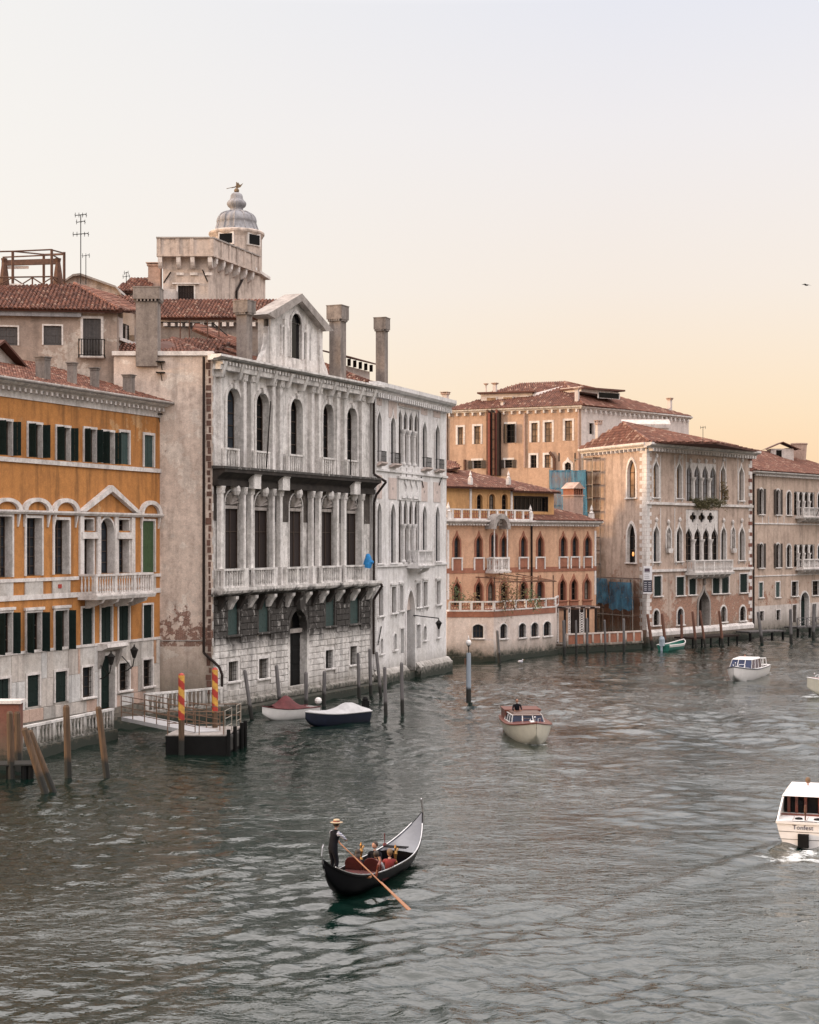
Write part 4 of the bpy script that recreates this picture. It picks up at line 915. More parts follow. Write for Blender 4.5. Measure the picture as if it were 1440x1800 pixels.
# ---------------------------------------------------------------- 4 patchy house behind the ochre roof
F8 = Fac(ground(-140, 1266), ground(205, 1260.8)); U8 = F8.L; F8 = F8.off(.6)
B8 = thing('house', 'patchy grey plastered house with closed dark shutters rising behind the ochre palazzo', 'house', F8.at(U8*.6, 2, 14))
for pl, pr, yt, yb in ((-8,31,575,607),(76.5,108.5,573,606.5)): window(F8, B8, pl, pr, yt, yb, shut='closed', smat=M_shutgrey, sur=.1, sill=False, glass=False, sashon=False)
wd = window(F8, B8, 146, 177.5, 560, 626, shut='closed', smat=M_shutgrey, sur=.16, sill=True, glass=False, sashon=False)
mb = MB(); w = wd[3]+.5
for k in range(10):
    x = -w/2+w*k/9; mb.path([(x,-.45,.0),(x,-.62,.3),(x,-.45,.8),(x,-.5,1.05)], .028, 4)
for zz in (0, 1.02): mb.box(-w/2-.04, w/2+.04, -.54, -.46, zz, zz+.05)
for s in (-1, 1): mb.box(s*w/2-.03, s*w/2+.03, -.5, 0, 1.0, 1.05); mb.path([(s*w/2,0,-.1),(s*w/2,-.5,.0)], .05, 4)
mb.put('iron_balcony', M_iron, B8, F8.at(wd[1], 0, wd[2]))
z8 = F8.z(100, 547); facade_wall(B8, F8, 0, U8, 8, z8, M_b8)
MB().box(0, F8.u(143), -.32, -.001, 0, .34).put('gutter_box', M_lead, B8, F8.at(0, 0, z8-.38)); MB().box(F8.u(143), F8.u(184), -.12, -.001, 0, .2).put('eave_band', M_b7w, B8, F8.at(0, 0, z8-.1))
MB().box(.3, U8-.002, 1.3, 12, 8, z8-.01).box(U8-.3, U8-.002, .001, 1.299, 8, z8-.01).put('wall', M_b8, B8, F8.M)
Y8 = 111.5
eL, eR = F8.at(-1, -.5, z8+.05).to_translation(), F8.at(U8+.25, -.5, z8+.05).to_translation()
ap = W(131, 500, 116.5); ap0 = W(-90, 507, 116.5)
roof(B8, [eL, eR, ap, ap0]); roof(B8, [eR, W(246, 545, 121), W(200, 520, 121), ap]); ridge(B8, [eR, ap])
# loggia to the right of the house
lg = Fac(W(205, 600, 112.2), W(246, 600, 117)); M = lg.M
mb = MB(); zt, zb = lg.z(206, 556), 19
lg.holes = [((lg.u(214)+lg.u(243))/2+.3, lg.z(225,600)+.02, 3.6, 2.2, 'rect')]
wall(mb, 0, lg.L, zb, zt, [h for h in lg.holes], 0, .4); mb.put('loggia_wall', M_b7w, B8, M)
MB().box(0.5, lg.L, .8, .9, lg.z(225,601), zt).put('pane', M_glass, B8, M)
MB().box(0, lg.L+1, -.25, .1, -.12, .1).put('loggia_sill', M_trim, B8, lg.at(0, 0, lg.z(225, 602)))
for k in (1.2, 2.6): MB().box(k, k+.12, .2, .3, lg.z(225,600), zt-.3).put('loggia_post', M_b7w, B8, M)
roof(B8, [W(205, 622, 111.5), W(242, 622, 111.5), W(242, 604, 113.5), W(205, 604, 113.5)], name='porch_roof')
# gable of the house further back
B9 = thing('house', 'gable end with sloping coping behind the patchy house roof, under two aerials', 'house', W(150, 510, 128))
P9 = [(113,498),(130,486.5),(143,485),(205,507),(215,520),(113,520)]
o9 = T(W(150, 510, 128)); loc = lambda px, py, Y=128: W(px, py, Y)-W(150, 510, 128)
MB().prism([(loc(a,b).x, loc(a,b).z) for a, b in P9][::-1], 0, 6).put('wall', M_tower, B9, o9)
for (a, b) in ((P9[0],P9[1]),(P9[1],P9[2]),(P9[2],P9[3]),(P9[3],P9[4])):
    p, r_ = loc(*a), loc(*b); MB().add([(p.x,-.4,p.z),(r_.x,-.4,r_.z),(r_.x,-.4,r_.z+.16),(p.x,-.4,p.z+.16),(p.x,6,p.z),(r_.x,6,r_.z),(r_.x,6,r_.z+.16),(p.x,6,p.z+.16)], [(0,1,2,3),(3,2,6,7),(0,4,5,1),(4,5,6,7)]).put('coping', M_trimgrey, B9, o9)
# red roof right of it
B10 = thing('house', 'low red tiled roof beside the pink chimney, left of the square tower', 'house', W(235, 505, 134))
roof(B10, [W(195, 512, 132), W(268, 512, 132), W(268, 489, 138), W(232, 490, 138)]); MB().box(-3.4,3.5,-1,6,-4,-.3).put('wall', M_b7w, B10, WM[B10.name])
roof(B10, [W(200, 545, 124), W(245, 548, 124), W(245, 522, 128), W(200, 518, 128)])
# ---------------------------------------------------------------- square tower and belvedere
TW = thing('tower', 'square plastered tower with a corbelled parapet above the white palazzo roofs', 'tower', W(370, 560, 135))
YT = 134.0; c0 = W(276.5, 440, YT); c1 = W(374, 440, YT); dR = Vector((W(457, 440, 158)-c1).xy); c2 = W(457, 440, 142.9)
def wz(py, Y): return CH-(py-HY)/FPX*Y
FA = Fac(W(276.5,440,YT), W(374,440,YT)); FB = Fac(W(374,440,YT), c2)
pz1, pz0 = wz(419, YT), wz(447, YT); pz1b = wz(451, c2.y)
th = .25
MB().box(0, FA.L, 0, th, pz0, pz1).put('parapet', M_tower, TW, FA.M); MB().box(.0, FB.L, 0, th, pz0, pz1).put('parapet', M_tower, TW, FB.M)
for px in (279, 312, 337, 372): u = FA.u(px); MB().box(u-.16, u+.16, -.06, -.001, pz0, pz1).put('pilaster', M_tower, TW, FA.M)
for k in range(7): u = .2+k*(FB.L-.4)/6; MB().box(u-.16, u+.16, -.06, -.001, pz0, pz1).put('pilaster', M_tower, TW, FB.M)
MB().box(-.08, FA.L+.0, -.1, .3, 0, .12).put('coping', M_trimgrey, TW, FA.at(0,0,pz1)); MB().box(-.08, FB.L, -.1, .3, 0.002, .122).put('coping', M_trimgrey, TW, FB.at(0,0,pz1))
MB().box(-.05, FA.L, -.08, .7, -.16, 0).put('parapet_ledge', M_tower, TW, FA.at(0,0,pz0)); MB().box(-.05, FB.L, -.08, .7, -.162, -.002).put('parapet_ledge', M_tower, TW, FB.at(0,0,pz0))
ins = .62
def corb(F, u): MB().extr([(.0,0),(.05,-.45),(.2,-.7),(.38,-.85),(ins,-.9),(ins,0)], -.17, .17).put('corbel', M_trim, TW, F.at(u, 0, pz0-.165))
for px in (281, 313.5, 338, 369): corb(FA, FA.u(px))
for k in range(6): corb(FB, .9+k*(FB.L-1.6)/5.4)
zlow = 22.0
G1 = FA.off(ins); G2 = FB.off(ins); uL = G1.u(286.5); uR = G1.u(366)
G1.holes = []; wt = window(G1, TW, 313, 341, 502, 528, sur=.12, sill=False, shut='closed', smat=M_pipe, glass=False, sashon=False)
MB().box(-1.1, 1.1, -.2, -.0, 0, .1).put('lintel_slab', M_trim, TW, G1.at(wt[1], 0, wt[2]+wt[4]+.12))
mb = MB(); wall(mb, uL, uR, zlow, pz0-.16, G1.holes, 0, 0); mb.put('wall', M_tower, TW, G1.M)
P_ = G1.at(uR, 0, 0).to_translation(); Q_ = W(457, 440, 144.2); GS = Fac(P_, Q_)
wall_b = MB(); wall(wall_b, 0, GS.L, zlow, pz0-.16, [], 0, 0); wall_b.box(.01, GS.L-.05, 1, 4, zlow, pz0-.17); wall_b.put('wall', M_tower, TW, GS.M)
MB().box(uL+.01, uR-.3, 1.0, 8, zlow, pz0-.17).box(uL+.01, uL+.3, .001, .999, zlow, pz0-.17).put('wall', M_tower, TW, G1.M)
for (pa, ya, pb, yb) in ((288,497,300.5,478),(356,474,365,495)): MB().tube((G1.u(pa),-.06,G1.z(pa,ya)),(G1.u(pb),-.06,G1.z(pb,yb)),.05,4).put('iron_tie', M_iron, TW, G1.M)
for px in (318, 342, 368): MB().box(-.3,.3,-.12,0,0,.22).put('stone_cleat', M_trim, TW, G1.at(G1.u(px)-.05, 0, G1.z(330,484)))
MB().path([(GS.L*.62,-.15,pz0-1),(GS.L*.5,-.15,pz0-2.2),(GS.L*.5,-.15,zlow)], .1, 6).put('drainpipe', M_pipe, TW, GS.M)
MB().box(0,.9,-.05,-.0,0,2.6).put('stain_patch', M_chim, TW, GS.at(GS.L*.12, 0, zlow+3.2)); MB().box(0,.8,-.05,0,0,1.8).put('small_niche', M_chim, TW, GS.at(GS.L*.45, 0, zlow+5))
MB().tube((GS.L*.35,-.1,zlow+4.5),(GS.L*.42,-.1,zlow+3.6),.05,4).put('iron_tie', M_iron, TW, GS.M)
# rear block to the right with its small cornice
RB = Fac(W(455, 480, 144.6), W(466.5, 480, 147)); MB().box(-.5, RB.L, 0, 5, zlow, wz(488, 146)).put('wall', M_tower, TW, RB.M); MB().box(-2.6, RB.L+.35, -.4, 5, 0, .25).put('coping', M_trim, TW, RB.at(0,0,wz(488,146)))
chimney(TW, Fac(W(259.5,463,136), W(287,463,136)), 259.5, 286, 463, 512, .1, M_chimp, .12, .12, 'tile')
# drum and lead dome
BV = thing('belvedere', 'round belvedere turret with a ribbed onion shaped lead dome beside the square tower', 'turret', W(416, 450, 144)); YD = 147.5; k = YD/FPX
C = W(416, 450, YD); zz = lambda py: wz(py, YD)-C.z; M = T(C)
MB().lathe([(44.5*k,zz(500)),(44.5*k,zz(421)),(45*k,zz(420)),(47.5*k,zz(415.5)),(49*k,zz(413.5)),(49*k,zz(410.5)),(46*k,zz(408))], 40).put('drum', M_tower, BV, M, smooth=False)
for a in (-108, -42):
    dx, dy = math.cos(R(a)), math.sin(R(a)); m = M @ T((dx*43.6*k, dy*43.6*k, zz(437))) @ rotz(R(a+90)); wdw = MB().box(-.75,.75,-.12,.1,0,1.1).put('window', M_trim, BV, m); MB().box(-.6,.6,-.16,-.121,.1,.95).put('pane', M_glass, wdw, m)
prof = [(46,408),(41,406.5),(38,405.5),(37,403),(34.5,396),(33.5,392),(34.2,391),(34,388),(32.5,383),(29,378.5),(24,375.5),(17,373),(13,371),(11.5,368.5),(11.5,366),(15,363.5),(17,360),(17.2,357),(15.5,354),(12.5,351.5),(11,348),(10.6,344),(9,341),(5.5,338.8),(1.2,338)]
MB().lathe([(r*k, zz(y)) for r, y in prof], 96, lobes=24, amp=.045).put('dome', M_lead, BV, M, smooth=True)
for i in range(12):
    a = math.pi*2*i/12; MB().path([(math.cos(a)*r*k, math.sin(a)*r*k, zz(y)+.03) for r, y in prof[2:12]], .07, 4).put('dome_rib', M_lead, BV, M)
fn = MB().tube((0,0,zz(338.5)),(0,0,zz(320)),.05,5).ball((0,0,zz(335)),.24,8).put('finial', M_gold, BV, M)
MB().add([(-.5,0,zz(331)),(-.1,.02,zz(327)),(.12,0,zz(320)),(.3,0,zz(325)),(.6,0,zz(321.5)),(.35,0,zz(329)),(.05,0,zz(331)),(-.1,.06,zz(329))], [(0,1,7),(1,2,3,6,7),(3,4,5,6)]).tube((-.9,0,zz(331.5)),(-.1,0,zz(328)),.03,4).put('weather_vane', M_gold, fn, M)
# ---------------------------------------------------------------- wooden roof terrace
AL = thing('roof_terrace', 'brown timber roof terrace frame with awning standing above the patchy house', 'terrace', W(60, 520, 126)); MA = Matrix.Identity(4)
def al(a, b, r=.08, name='beam', m=None): MB().tube(a, b, r, 5).put(name, m or M_rust, AL, MA)
Yf, Yb = 122.0, 129.0
for px, yt, yb, Y in ((22.5,441,498,Yf),(91,438,505,Yf),(113,443,500,Yf+4),(5,460,520,Yb),(77,446,520,Yb),(103.5,456,505,Yb),(-40,441,505,Yf)): al(W(px,yt,Y), W(px,yb,Y), .11, 'post')
for a, b in (((-40,443,Yf),(22.5,441.5,Yf)),((22.5,441.5,Yf),(91,438.5,Yf)),((91,439,Yf),(113,445,Yf+4)),((22.5,441.5,Yf),(77,447,Yb)),((77,447,Yb),(113,446,Yf+4)),((-40,488,Yf),(91,486,Yf)),((91,486,Yf),(113,492,Yf+4)),((-40,511,Yf),(113,510,Yf)),((5,452,Yb),(113,447,Yf+4)),((91,447,Yf),(104,455,Yb))): al(W(*a), W(*b), .06)
for a, b in ((-20,22),(22,57),(57,91)):
    al(W(a,488,Yf), W(b,510,Yf), .05, 'brace'); al(W(b,488,Yf), W(a,510,Yf), .05, 'brace')
al(W(57,487,Yf), W(57,511,Yf), .06, 'post'); al(W(91,487,Yf), W(113,506,Yf+4), .05, 'brace'); al(W(113,492,Yf+4), W(91,508,Yf), .05, 'brace')
aw = MB(); p = [W(8,457,Yf+2), W(104,454,Yf+2), W(104,464,Yf+1.9), W(8,467,Yf+1.9)]; aw.add(p+[v+Vector((0,.15,0)) for v in p], [(0,1,2,3),(4,5,6,7),(0,1,5,4),(2,3,7,6),(0,3,7,4),(1,2,6,5)]); aw.put('awning', M_rust, AL, MA)
p = [W(8,468,Yf+2), W(50,467.5,Yf+2), W(50,472,Yf+2), W(8,472.5,Yf+2)]; MB().add(p+[v+Vector((0,.1,0)) for v in p], [(0,1,2,3),(4,5,6,7),(0,1,5,4),(2,3,7,6),(0,3,7,4),(1,2,6,5)]).put('awning_valance', M_pinkslab, AL, MA)
for px in (7.5, 102): MB().lathe([(.25,0),(.4,.3),(.3,1.2),(.18,2.0),(.25,2.3)], 8).put('folded_umbrella', M_rust, AL, T(W(px, 508, 124)))
MB().box(-7,5.2,0,7,-.3,0).put('deck', M_rust, AL, T(W(50, 514, Yf)))
CHS = thing('chimney_stack', 'squat white capped chimney in front of the timber roof terrace', 'chimney', W(31, 522, 117)); MC = WM[CHS.name]
MB().box(-.38,.38,-.38,.38,-.6,.75).put('chimney', M_b7w, CHS, MC); MB().box(-.46,.46,-.46,.46,.75,.88).put('chimney_head', M_trim, CHS, MC)
# aerials
def aerial(px, yt, yb, Y, arms, label, r=.028):
    t = thing('aerial', label, 'aerial', W(px, yb, Y)); h = (yb-yt)*Y/FPX; M = WM[t.name]; MB().tube((0,0,0),(0,0,h),r,5).put('mast', M_iron, t, M)
    for (z, w, n) in arms:
        mb = MB().tube((-w/2,0,z*h),(w/2,.0,z*h+.1),r*.8,4)
        for i in range(n): x = -w/2+w*i/max(1,n-1); mb.tube((x,-.25,z*h),(x,.25,z*h+.05),r*.6,4); mb.tube((x,0,z*h-.14),(x,0,z*h+.2),r*.6,4)
        mb.put('aerial_arm', M_iron, t, M)
aerial(142, 378, 505, 120, ((.995,.8,4),(.9,.6,3),(.73,1.1,5)), 'tallest rooftop television aerial, with three crossed arms', .035)
aerial(151, 449, 500, 121, ((.98,.5,3),), 'short aerial just right of the tallest one')
aerial(222, 478, 500, 130, ((.9,.3,2),(.6,.5,3)), 'small aerial on the red roof left of the pink chimney')
aerial(1236, 751, 779, 175, ((.97,.5,3),), 'thin aerial on the roof right of the cream upper building')
# ---------------------------------------------------------------- 5 terracotta villa with canal terrace
FV = Fac(ground(779, 1155.5), ground(1048, 1137.4)); UV = FV.L
BV4 = thing('villa', 'terracotta canal villa with slender arched windows and a white based terrace in front', 'villa', FV.at(UV/2, 2, 0))
zu = (FV.z(803,981)+FV.z(1033,980.5))/2; zut = (FV.z(803,939)+FV.z(1033,939.5))/2
zl = (FV.z(803,1066)+FV.z(920,1063))/2; zlt = (FV.z(803,1021)+FV.z(1033,1013))/2
for px in (803, 841.5, 867.7, 885.8, 920, 949.5, 990, 1010.5, 1033):
    window(FV, BV4, px-5, px+5, 0, 0, 'ogee' if px != 867.7 else 'round', sur=.19, proj=.08, mat=M_bricktrim, sill=False, z=(zut, zu), bars=(2,4), glass=M_glassb)
    u = FV.u(px); w = .75
    f = MB().box(-w,w,-.14,-.001,-.0,.14).box(-w,-w+.16,-.12,-.001,-1.15,-.001).box(w-.16,w,-.12,-.001,-1.15,-.001).put('window_apron', M_trim, BV4, FV.at(u, 0, zu-.02))
    MB().box(-w+.17,w-.17,-.06,-.001,-1.12,-.01).put('apron_panel', M_bricktrim, f, FV.at(u, 0, zu-.02))
for px in (803, 841.5, 863, 885.8, 920, 949.5): window(FV, BV4, px-5.8, px+5.8, 0, 0, 'ogee', sur=.19, proj=.08, mat=M_bricktrim, sill=False, z=(zlt, zl), bars=(2,4))
for px in (988.5, 1008.5, 1031.5):
    window(FV, BV4, px-5, px+5, 0, 0, 'ogee', sur=.22, proj=.1, mat=M_bricktrim, sill=True, z=(zlt, FV.z(1010,1054.5)), bars=(2,4))
    u = FV.u(px); f = MB().box(-.7,.7,-.1,-.001,-1.0,-.17).put('apron_panel', M_bricktrim, BV4, FV.at(u, 0, FV.z(1010,1054.5)))
ztv = FV.z(900, 921.5); split_walls(BV4, FV, 0, UV, [-1.5, FV.z(900, 1001), ztv], [M_terra, M_terra])
band(BV4, FV, 0, UV, FV.z(900,1006), .5, .06, M_bricktrim); 
cornice(BV4, FV, 0, UV, ztv, M_trim, .7, .4, dent=.4, dsz=(.14,.16))
for u in (FV.u(787.5), UV-.15): MB().box(u-.14, u+.14, -.05, -.001, FV.z(900,1050), FV.z(900,932)).put('corner_strip', M_trim, BV4, FV.M)
mass(BV4, FV, 0, UV, 12, -1.5, ztv, M_terra)
MB().box(0,.12,-.22,-.05,FV.z(900,1060),ztv).put('drainpipe', M_pipe, BV4, FV.at(FV.u(932.5),0,0))
# oriel balcony with white arch
ob = MB(); u = FV.u(867.5); zB_ = zu-1.25; M = FV.at(u, 0, zB_)
balustrade(BV4, FV.at(u-1.15, -1.2, zB_), 2.3, 1.3, M_trim, piers=3, slab=.25, returns=1.1, name='balcony', proj=1.1, per=.2)
for s in (-1, 1): MB().lathe([(.1,0),(.075,.1),(.07,2.8),(.14,3.0)], 8).put('column', M_trim, BV4, FV.at(u+s*.95, -1.05, zB_+1.3))
mb = MB(); mm = 10; R_, r_ = 1.25, .85
vs = [(R_*math.cos(math.pi*k/mm),-1.25,R_*1.25*math.sin(math.pi*k/mm)) for k in range(mm+1)]+[(r_*math.cos(math.pi*k/mm),-1.25,r_*1.25*math.sin(math.pi*k/mm)) for k in range(mm+1)]
vs += [(x,-.01,z) for x,_,z in vs]; n = mm+1
mb.add(vs, [(k,k+1,k+1+n,k+n) for k in range(mm)]+[(k,k+1,k+1+2*n,k+2*n) for k in range(mm)]+[(k+n,k+1+n,k+1+3*n,k+3*n) for k in range(mm)]); mb.put('arched_hood', M_trimgrey, BV4, FV.at(u, 0, zB_+4.2))
# attic with balustrade
FT = FV.off(1.2); ua, ub, uc2, ud = FT.u(779), FT.u(827), FT.u(897), FT.u(974)
za0 = ztv+.3; za1 = FT.z(860, 858)
FT.holes = []
for a, b in ((837.5,848),(859.5,870),(881.5,892)): window(FT, BV4, a, b, 868.5, 897.5, 'round', sur=.18, proj=.06, mat=M_yellow, sill=False, bars=(2,3))
window(FT, BV4, 904, 962, 873.5, 899, sur=.1, sill=False, bars=(8,1), mat=M_pipe)
mb = MB(); wall(mb, 0, ud, za0, za1, FT.holes, 0, 0); mb.put('attic_wall', M_yellow, BV4, FT.M)
MB().box(0.01, ud-.01, 1.3, 9, za0, za1-.01).box(ud-.3, ud-.01, .01, 1.29, za0, za1-.01).put('attic_wall', M_yellow, BV4, FT.M)
for p in (827, 899): MB().box(-.14,.14,-.08,-.001,za0,za1).put('corner_strip', M_trim, BV4, FT.at(FT.u(p),0,0))
def latt_bal(par, F, u0, u1, z, h, n, name='balustrade', mt=None, pt=None, mat=None):
    """white framed parapet with pierced brick panels"""
    w = (u1-u0)/n; o = MB().box(u0, u1, -.1, .1, z+h-.14, z+h).box(u0, u1, -.1, .1, z, z+.14).put(name, mat or M_trim, par, F.M)
    for k in range(n+1): MB().box(-.12,.12,-.09,.09,.141,h-.141).put('post', mat or M_trim, o, F.at(u0+w*k, 0, z))
    def f():
        mb = MB(); d = .12; pw = w-.26; ph = h-.29; a = 0; nx = max(3, int(pw/.28)); nz = max(2, int(ph/.28))
        for i in range(nx):
            for j in range(nz):
                cx_, cz_ = pw*(i+.5)/nx, ph*(j+.5)/nz; rx, rz = pw/nx/2, ph/nz/2
                mb.box(cx_-rx, cx_+rx, -.03, .03, cz_-rz, cz_-rz*.45); mb.box(cx_-rx, cx_-rx*.45, -.03, .03, cz_-rz*.45, cz_+rz)
        return mb.mesh('lattice_panel', mt or M_bricktrim)
    me = cached(('lp', round(w,2), h, (mt or M_bricktrim).name), f)
    for k in range(n): put(me, 'lattice_panel', o, F.at(u0+w*k+.13, 0, z+.15))
    return o
latt_bal(BV4, FV, FV.u(779), FV.u(934), ztv+.4, (914-895)*FV.Y(8)/FPX, 10)
def finial(par, F, px, yt, yb, off=0, mat=None):
    f = F.off(off); u = f.u(px); z1, z0 = f.zu(u, yt), f.zu(u, yb); h = z1-z0
    MB().box(-.32*h*.4,.32*h*.4,-.32*h*.4,.32*h*.4,0,h*.45).lathe([(.1*h,.45*h),(.15*h,.5*h),(.06*h,.6*h),(.1*h,.7*h),(.03*h,.9*h),(.01,h)], 8).put('finial', mat or M_trim, par, f.at(u, 0, z0))
for p in ((788,882,915),(932.5,887,915),(1040,887,916)): finial(BV4, FV, *p)
eave = [FT.at(-.3,-.6,za1+.02), FT.at(ud+.5,-.6,za1-.35), FT.at(ud-.6,5.5,za1+2.0), FT.at(3,5.5,za1+2.6)]
roof(BV4, [FT.at(-.3,-.6,za1).to_translation(), FT.at(uc2,-.6,za1).to_translation(), FT.at(uc2,6,za1+2.0).to_translation(), FT.at(-.3,6,za1+2.3).to_translation()], mat=M_tilefar)
roof(BV4, [FT.at(uc2+.01,-.6,za1-.25).to_translation(), FT.at(ud+.5,-.6,za1-.25).to_translation(), FT.at(ud-3.5,5,za1+1.35).to_translation(), FT.at(uc2+.01,6,za1+1.8).to_translation()], mat=M_tilefar)
for p in ((827,827,852),(894,827,852)): finial(BV4, FT, *p)
roof(BV4, [FV.at(FV.u(934),-.7,ztv+.42).to_translation(), FV.at(UV+.5,-.7,ztv+.42).to_translation(), FV.at(UV-3.5,5.5,ztv+2.2).to_translation(), FV.at(FV.u(934),5.5,ztv+2.2).to_translation()], mat=M_tilefar)
roof(BV4, [FV.at(UV+.5,-.7,ztv+.42).to_translation(), FV.at(UV+.5,12,ztv+.42).to_translation(), FV.at(UV-3.5,5.5,ztv+2.2).to_translation()], mat=M_tilefar)
f = FV.off(3.2); u0, u1 = f.u(997), f.u(1018); w = (u1-u0)*.78; z0_, z1_ = f.z(1008,912), f.z(1008,872); M = f.at((u0+u1)/2, 0, z0_)
o = MB().box(-w/2,w/2,-w/2,w/2,-1,z1_-z0_).put('chimney', M_chimp, BV4, M); MB().box(-w/2-.12,w/2+.12,-w/2-.12,w/2+.12,z1_-z0_,z1_-z0_+.12).prism([(-w/2-.2,z1_-z0_+.8),(w/2+.2,z1_-z0_+.8),(0,z1_-z0_+1.5)],-w/2-.15,w/2+.15).put('chimney_head', M_chimp, o, M)
for k in range(5): MB().box(-.05,.05,-w/2,w/2,z1_-z0_+.12,z1_-z0_+.8).put('chimney_slot_post', M_bricktrim, o, M @ T((-w/2+.05+k*(w-.1)/4, 0, 0)))
# canal terrace: white base following the bend of the bank
TA, TB, TC = ground(786, 1162), ground(868, 1162), ground(976, 1149.5)
FT1, FT2 = Fac(TA, TB), Fac(TB, TC); ztc = FT1.z(830, 1084)
for i_, (FF, wn) in enumerate(((FT1, ((831.5,849.5,1097.5,1121.5),)), (FT2, ((878.5,891,1096.5,1122),(911.5,924,1095.5,1120.5),(933,946,1094,1119),(955,968,1092.5,1117.5))))):
    for a, b, yt, yb in wn: window(FF, BV4, a, b, yt, yb, 'seg', sur=.1, mat=M_trim, sill=True, grille=(4,4) if i_ else None, bars=(3,2), glass=M_glassb)
    mb = MB(); wall(mb, 0, FF.L, .45, ztc-.05, FF.holes, 0, 0); mb.put('terrace_wall', M_terrabase, BV4, FF.M)
    MB().box(-.1, FF.L+.1, -.25, 2.0, -1.5, .45).put('quay', M_quay, BV4, FF.M)
    band(BV4, FF, 0, FF.L, ztc-.06, .55, .06, M_bricktrim)
    MB().box(0, FF.L-.02, .001, 4.5, ztc+.3, ztc+.48).box(.01, FF.L-.01, 1.3, 3, .4, ztc+.29).put('terrace_floor', M_terrabase, BV4, FF.M)
zp = ztc+.5; hp = (1082.8-1064.7)*FT1.Y(1)/FPX
latt_bal(BV4, FT1, .2, FT1.L, zp, hp, 4); latt_bal(BV4, FT2, .05, FT2.L, zp, hp, 6)
FE = Fac(TC, FV.at(FV.u(976), 0, 0).to_translation()+Vector((.3,0,0))); MB().box(0, FE.L, 0, .3, -1, ztc+.48).put('terrace_wall', M_terrabase, BV4, FE.M); latt_bal(BV4, FE, .1, FE.L-.2, zp, hp, 1)
# pergola poles over the terrace
pg = thing('pergola', 'thin dark pole pergola over the terracotta villa terrace', 'pergola', FT2.at(4, 1, zp))
for p in (871.5, 911.5, 948.5, 975): a = FT2.at(FT2.u(p), .15, zp).to_translation(); MB().tube(a, a+Vector((0,0,(1080-1020)*157/FPX)), .05, 5).put('post', M_pipe, pg, Matrix.Identity(4))
for (a, b) in (((791,1012,168),(975,1022,158)),((838,1011,169),(915,1024,157)),((875,1009,168),(978,1022,158)),((907,1009,167),(976,1021,158)),((868,1023,157),(976,1021.5,157))): MB().tube(W(*a), W(*b), .05, 5).put('pole', M_rust, pg, Matrix.Identity(4))
def bush(name, label, cat, c, rx, ry, rz, n, col, leaf=.12, hang=False, group=None):
    t = thing(name, label, cat, c, group); M = WM[t.name]; r = random.Random(int(c.x*10)); mb = MB(); st = MB()
    for _ in range(n):
        k = r.randrange(5); cc = Vector((rx*.55*math.cos(k*1.3+c.x), ry*.5*math.sin(k*2.1), rz*(.2+.15*k))) if not hang else Vector(((k-2)*rx*.4, 0, -rz*.3*(k%3)))
        p = cc+Vector((r.gauss(0,.28)*rx, r.gauss(0,.3)*ry, r.gauss(0,.22)*rz)); d = Vector((r.gauss(0,1),r.gauss(0,1),r.gauss(0,1))).normalized(); e = d.orthogonal().normalized(); s = leaf*r.uniform(.6,1.3)
        mb.col = r.random(); mb.add([p-d*s, p+e*s*.45, p+d*s, p-e*s*.45], [(0,1,2,3)])
    for k in range(5): st.tube((0,0,0 if not hang else .1), (rx*.5*math.cos(k*1.3), ry*.4*math.sin(k*2), rz*(.4+.1*k)*(-1 if hang else 1)), .025, 4, .01)
    mb.put('foliage', col, t, M, kind='stuff'); st.put('stem', M_woodf, t, M)
def mat_leaf(name, a, b):
    g = G(name); at = g.n('ShaderNodeAttribute'); at.attribute_name = 'tone'; return g.fin(g.mix(at.outputs['Fac'], a, b), .7)
M_leaf = mat_leaf('green_leaves', (.03,.05,.015), (.09,.12,.035)); M_leafbr = mat_leaf('autumn_leaves', (.09,.05,.02), (.16,.12,.04)); M_leafdry = mat_leaf('dry_trailing_plant', (.08,.075,.035), (.14,.12,.06))
for px, Y, s, m, lb in ((806,160,.9,M_leaf,'green terrace shrub below the leftmost ground window'),(888,158,1.25,M_leafbr,'largest brown leaved vine on the terrace pergola'),(905,158,1.1,M_leafbr,'brown vine beside the largest one on the terrace'),(938,157,.8,M_leaf,'small green shrub by the terrace drainpipe'),(833,159,.6,M_leafbr,'low brownish potted shrub between the two left doors')):
    c = W(px, 1066, Y); c.z = zp+.1; bush('terrace_plant', lb, 'plant', c, s, .7, s*2.6, int(260*s), m)
# ---------------------------------------------------------------- garden bank with brick panel parapet
GA, GB = ground(997, 1147), ground(1128, 1140)
FG = Fac(GA, GB); quay = thing('garden_quay', 'low garden quay with red brick panels in white frames between villa and brown palazzo', 'quay', FG.at(FG.L/2, 1, 0))
MB().box(-1.6, FG.L, -.12, 3.5, -1.5, .6).put('quay_wall', M_quay, quay, FG.M); MB().box(-.2, FG.L+.1, -.22, 3.4, .6, .82).put('ledge', M_terrabase, quay, FG.M)
zg = .82; hg = (1131-1114)*FG.Y(3)/FPX+.1; n = 9; w = FG.L/n
rail = MB().box(-.1, FG.L+.05, -.1, .18, zg+hg-.15, zg+hg).put('coping', M_terrabase, quay, FG.M)
for k in range(n+1): MB().box(-.12,.12,-.08,.12,0,hg-.151).put('post', M_terrabase, quay, FG.at(w*k, 0, zg))
for k in range(n): MB().box(.121,w-.121,-.03,.06,0.01,hg-.152).put('brick_panel', M_bricktrim, quay, FG.at(w*k, 0, zg))
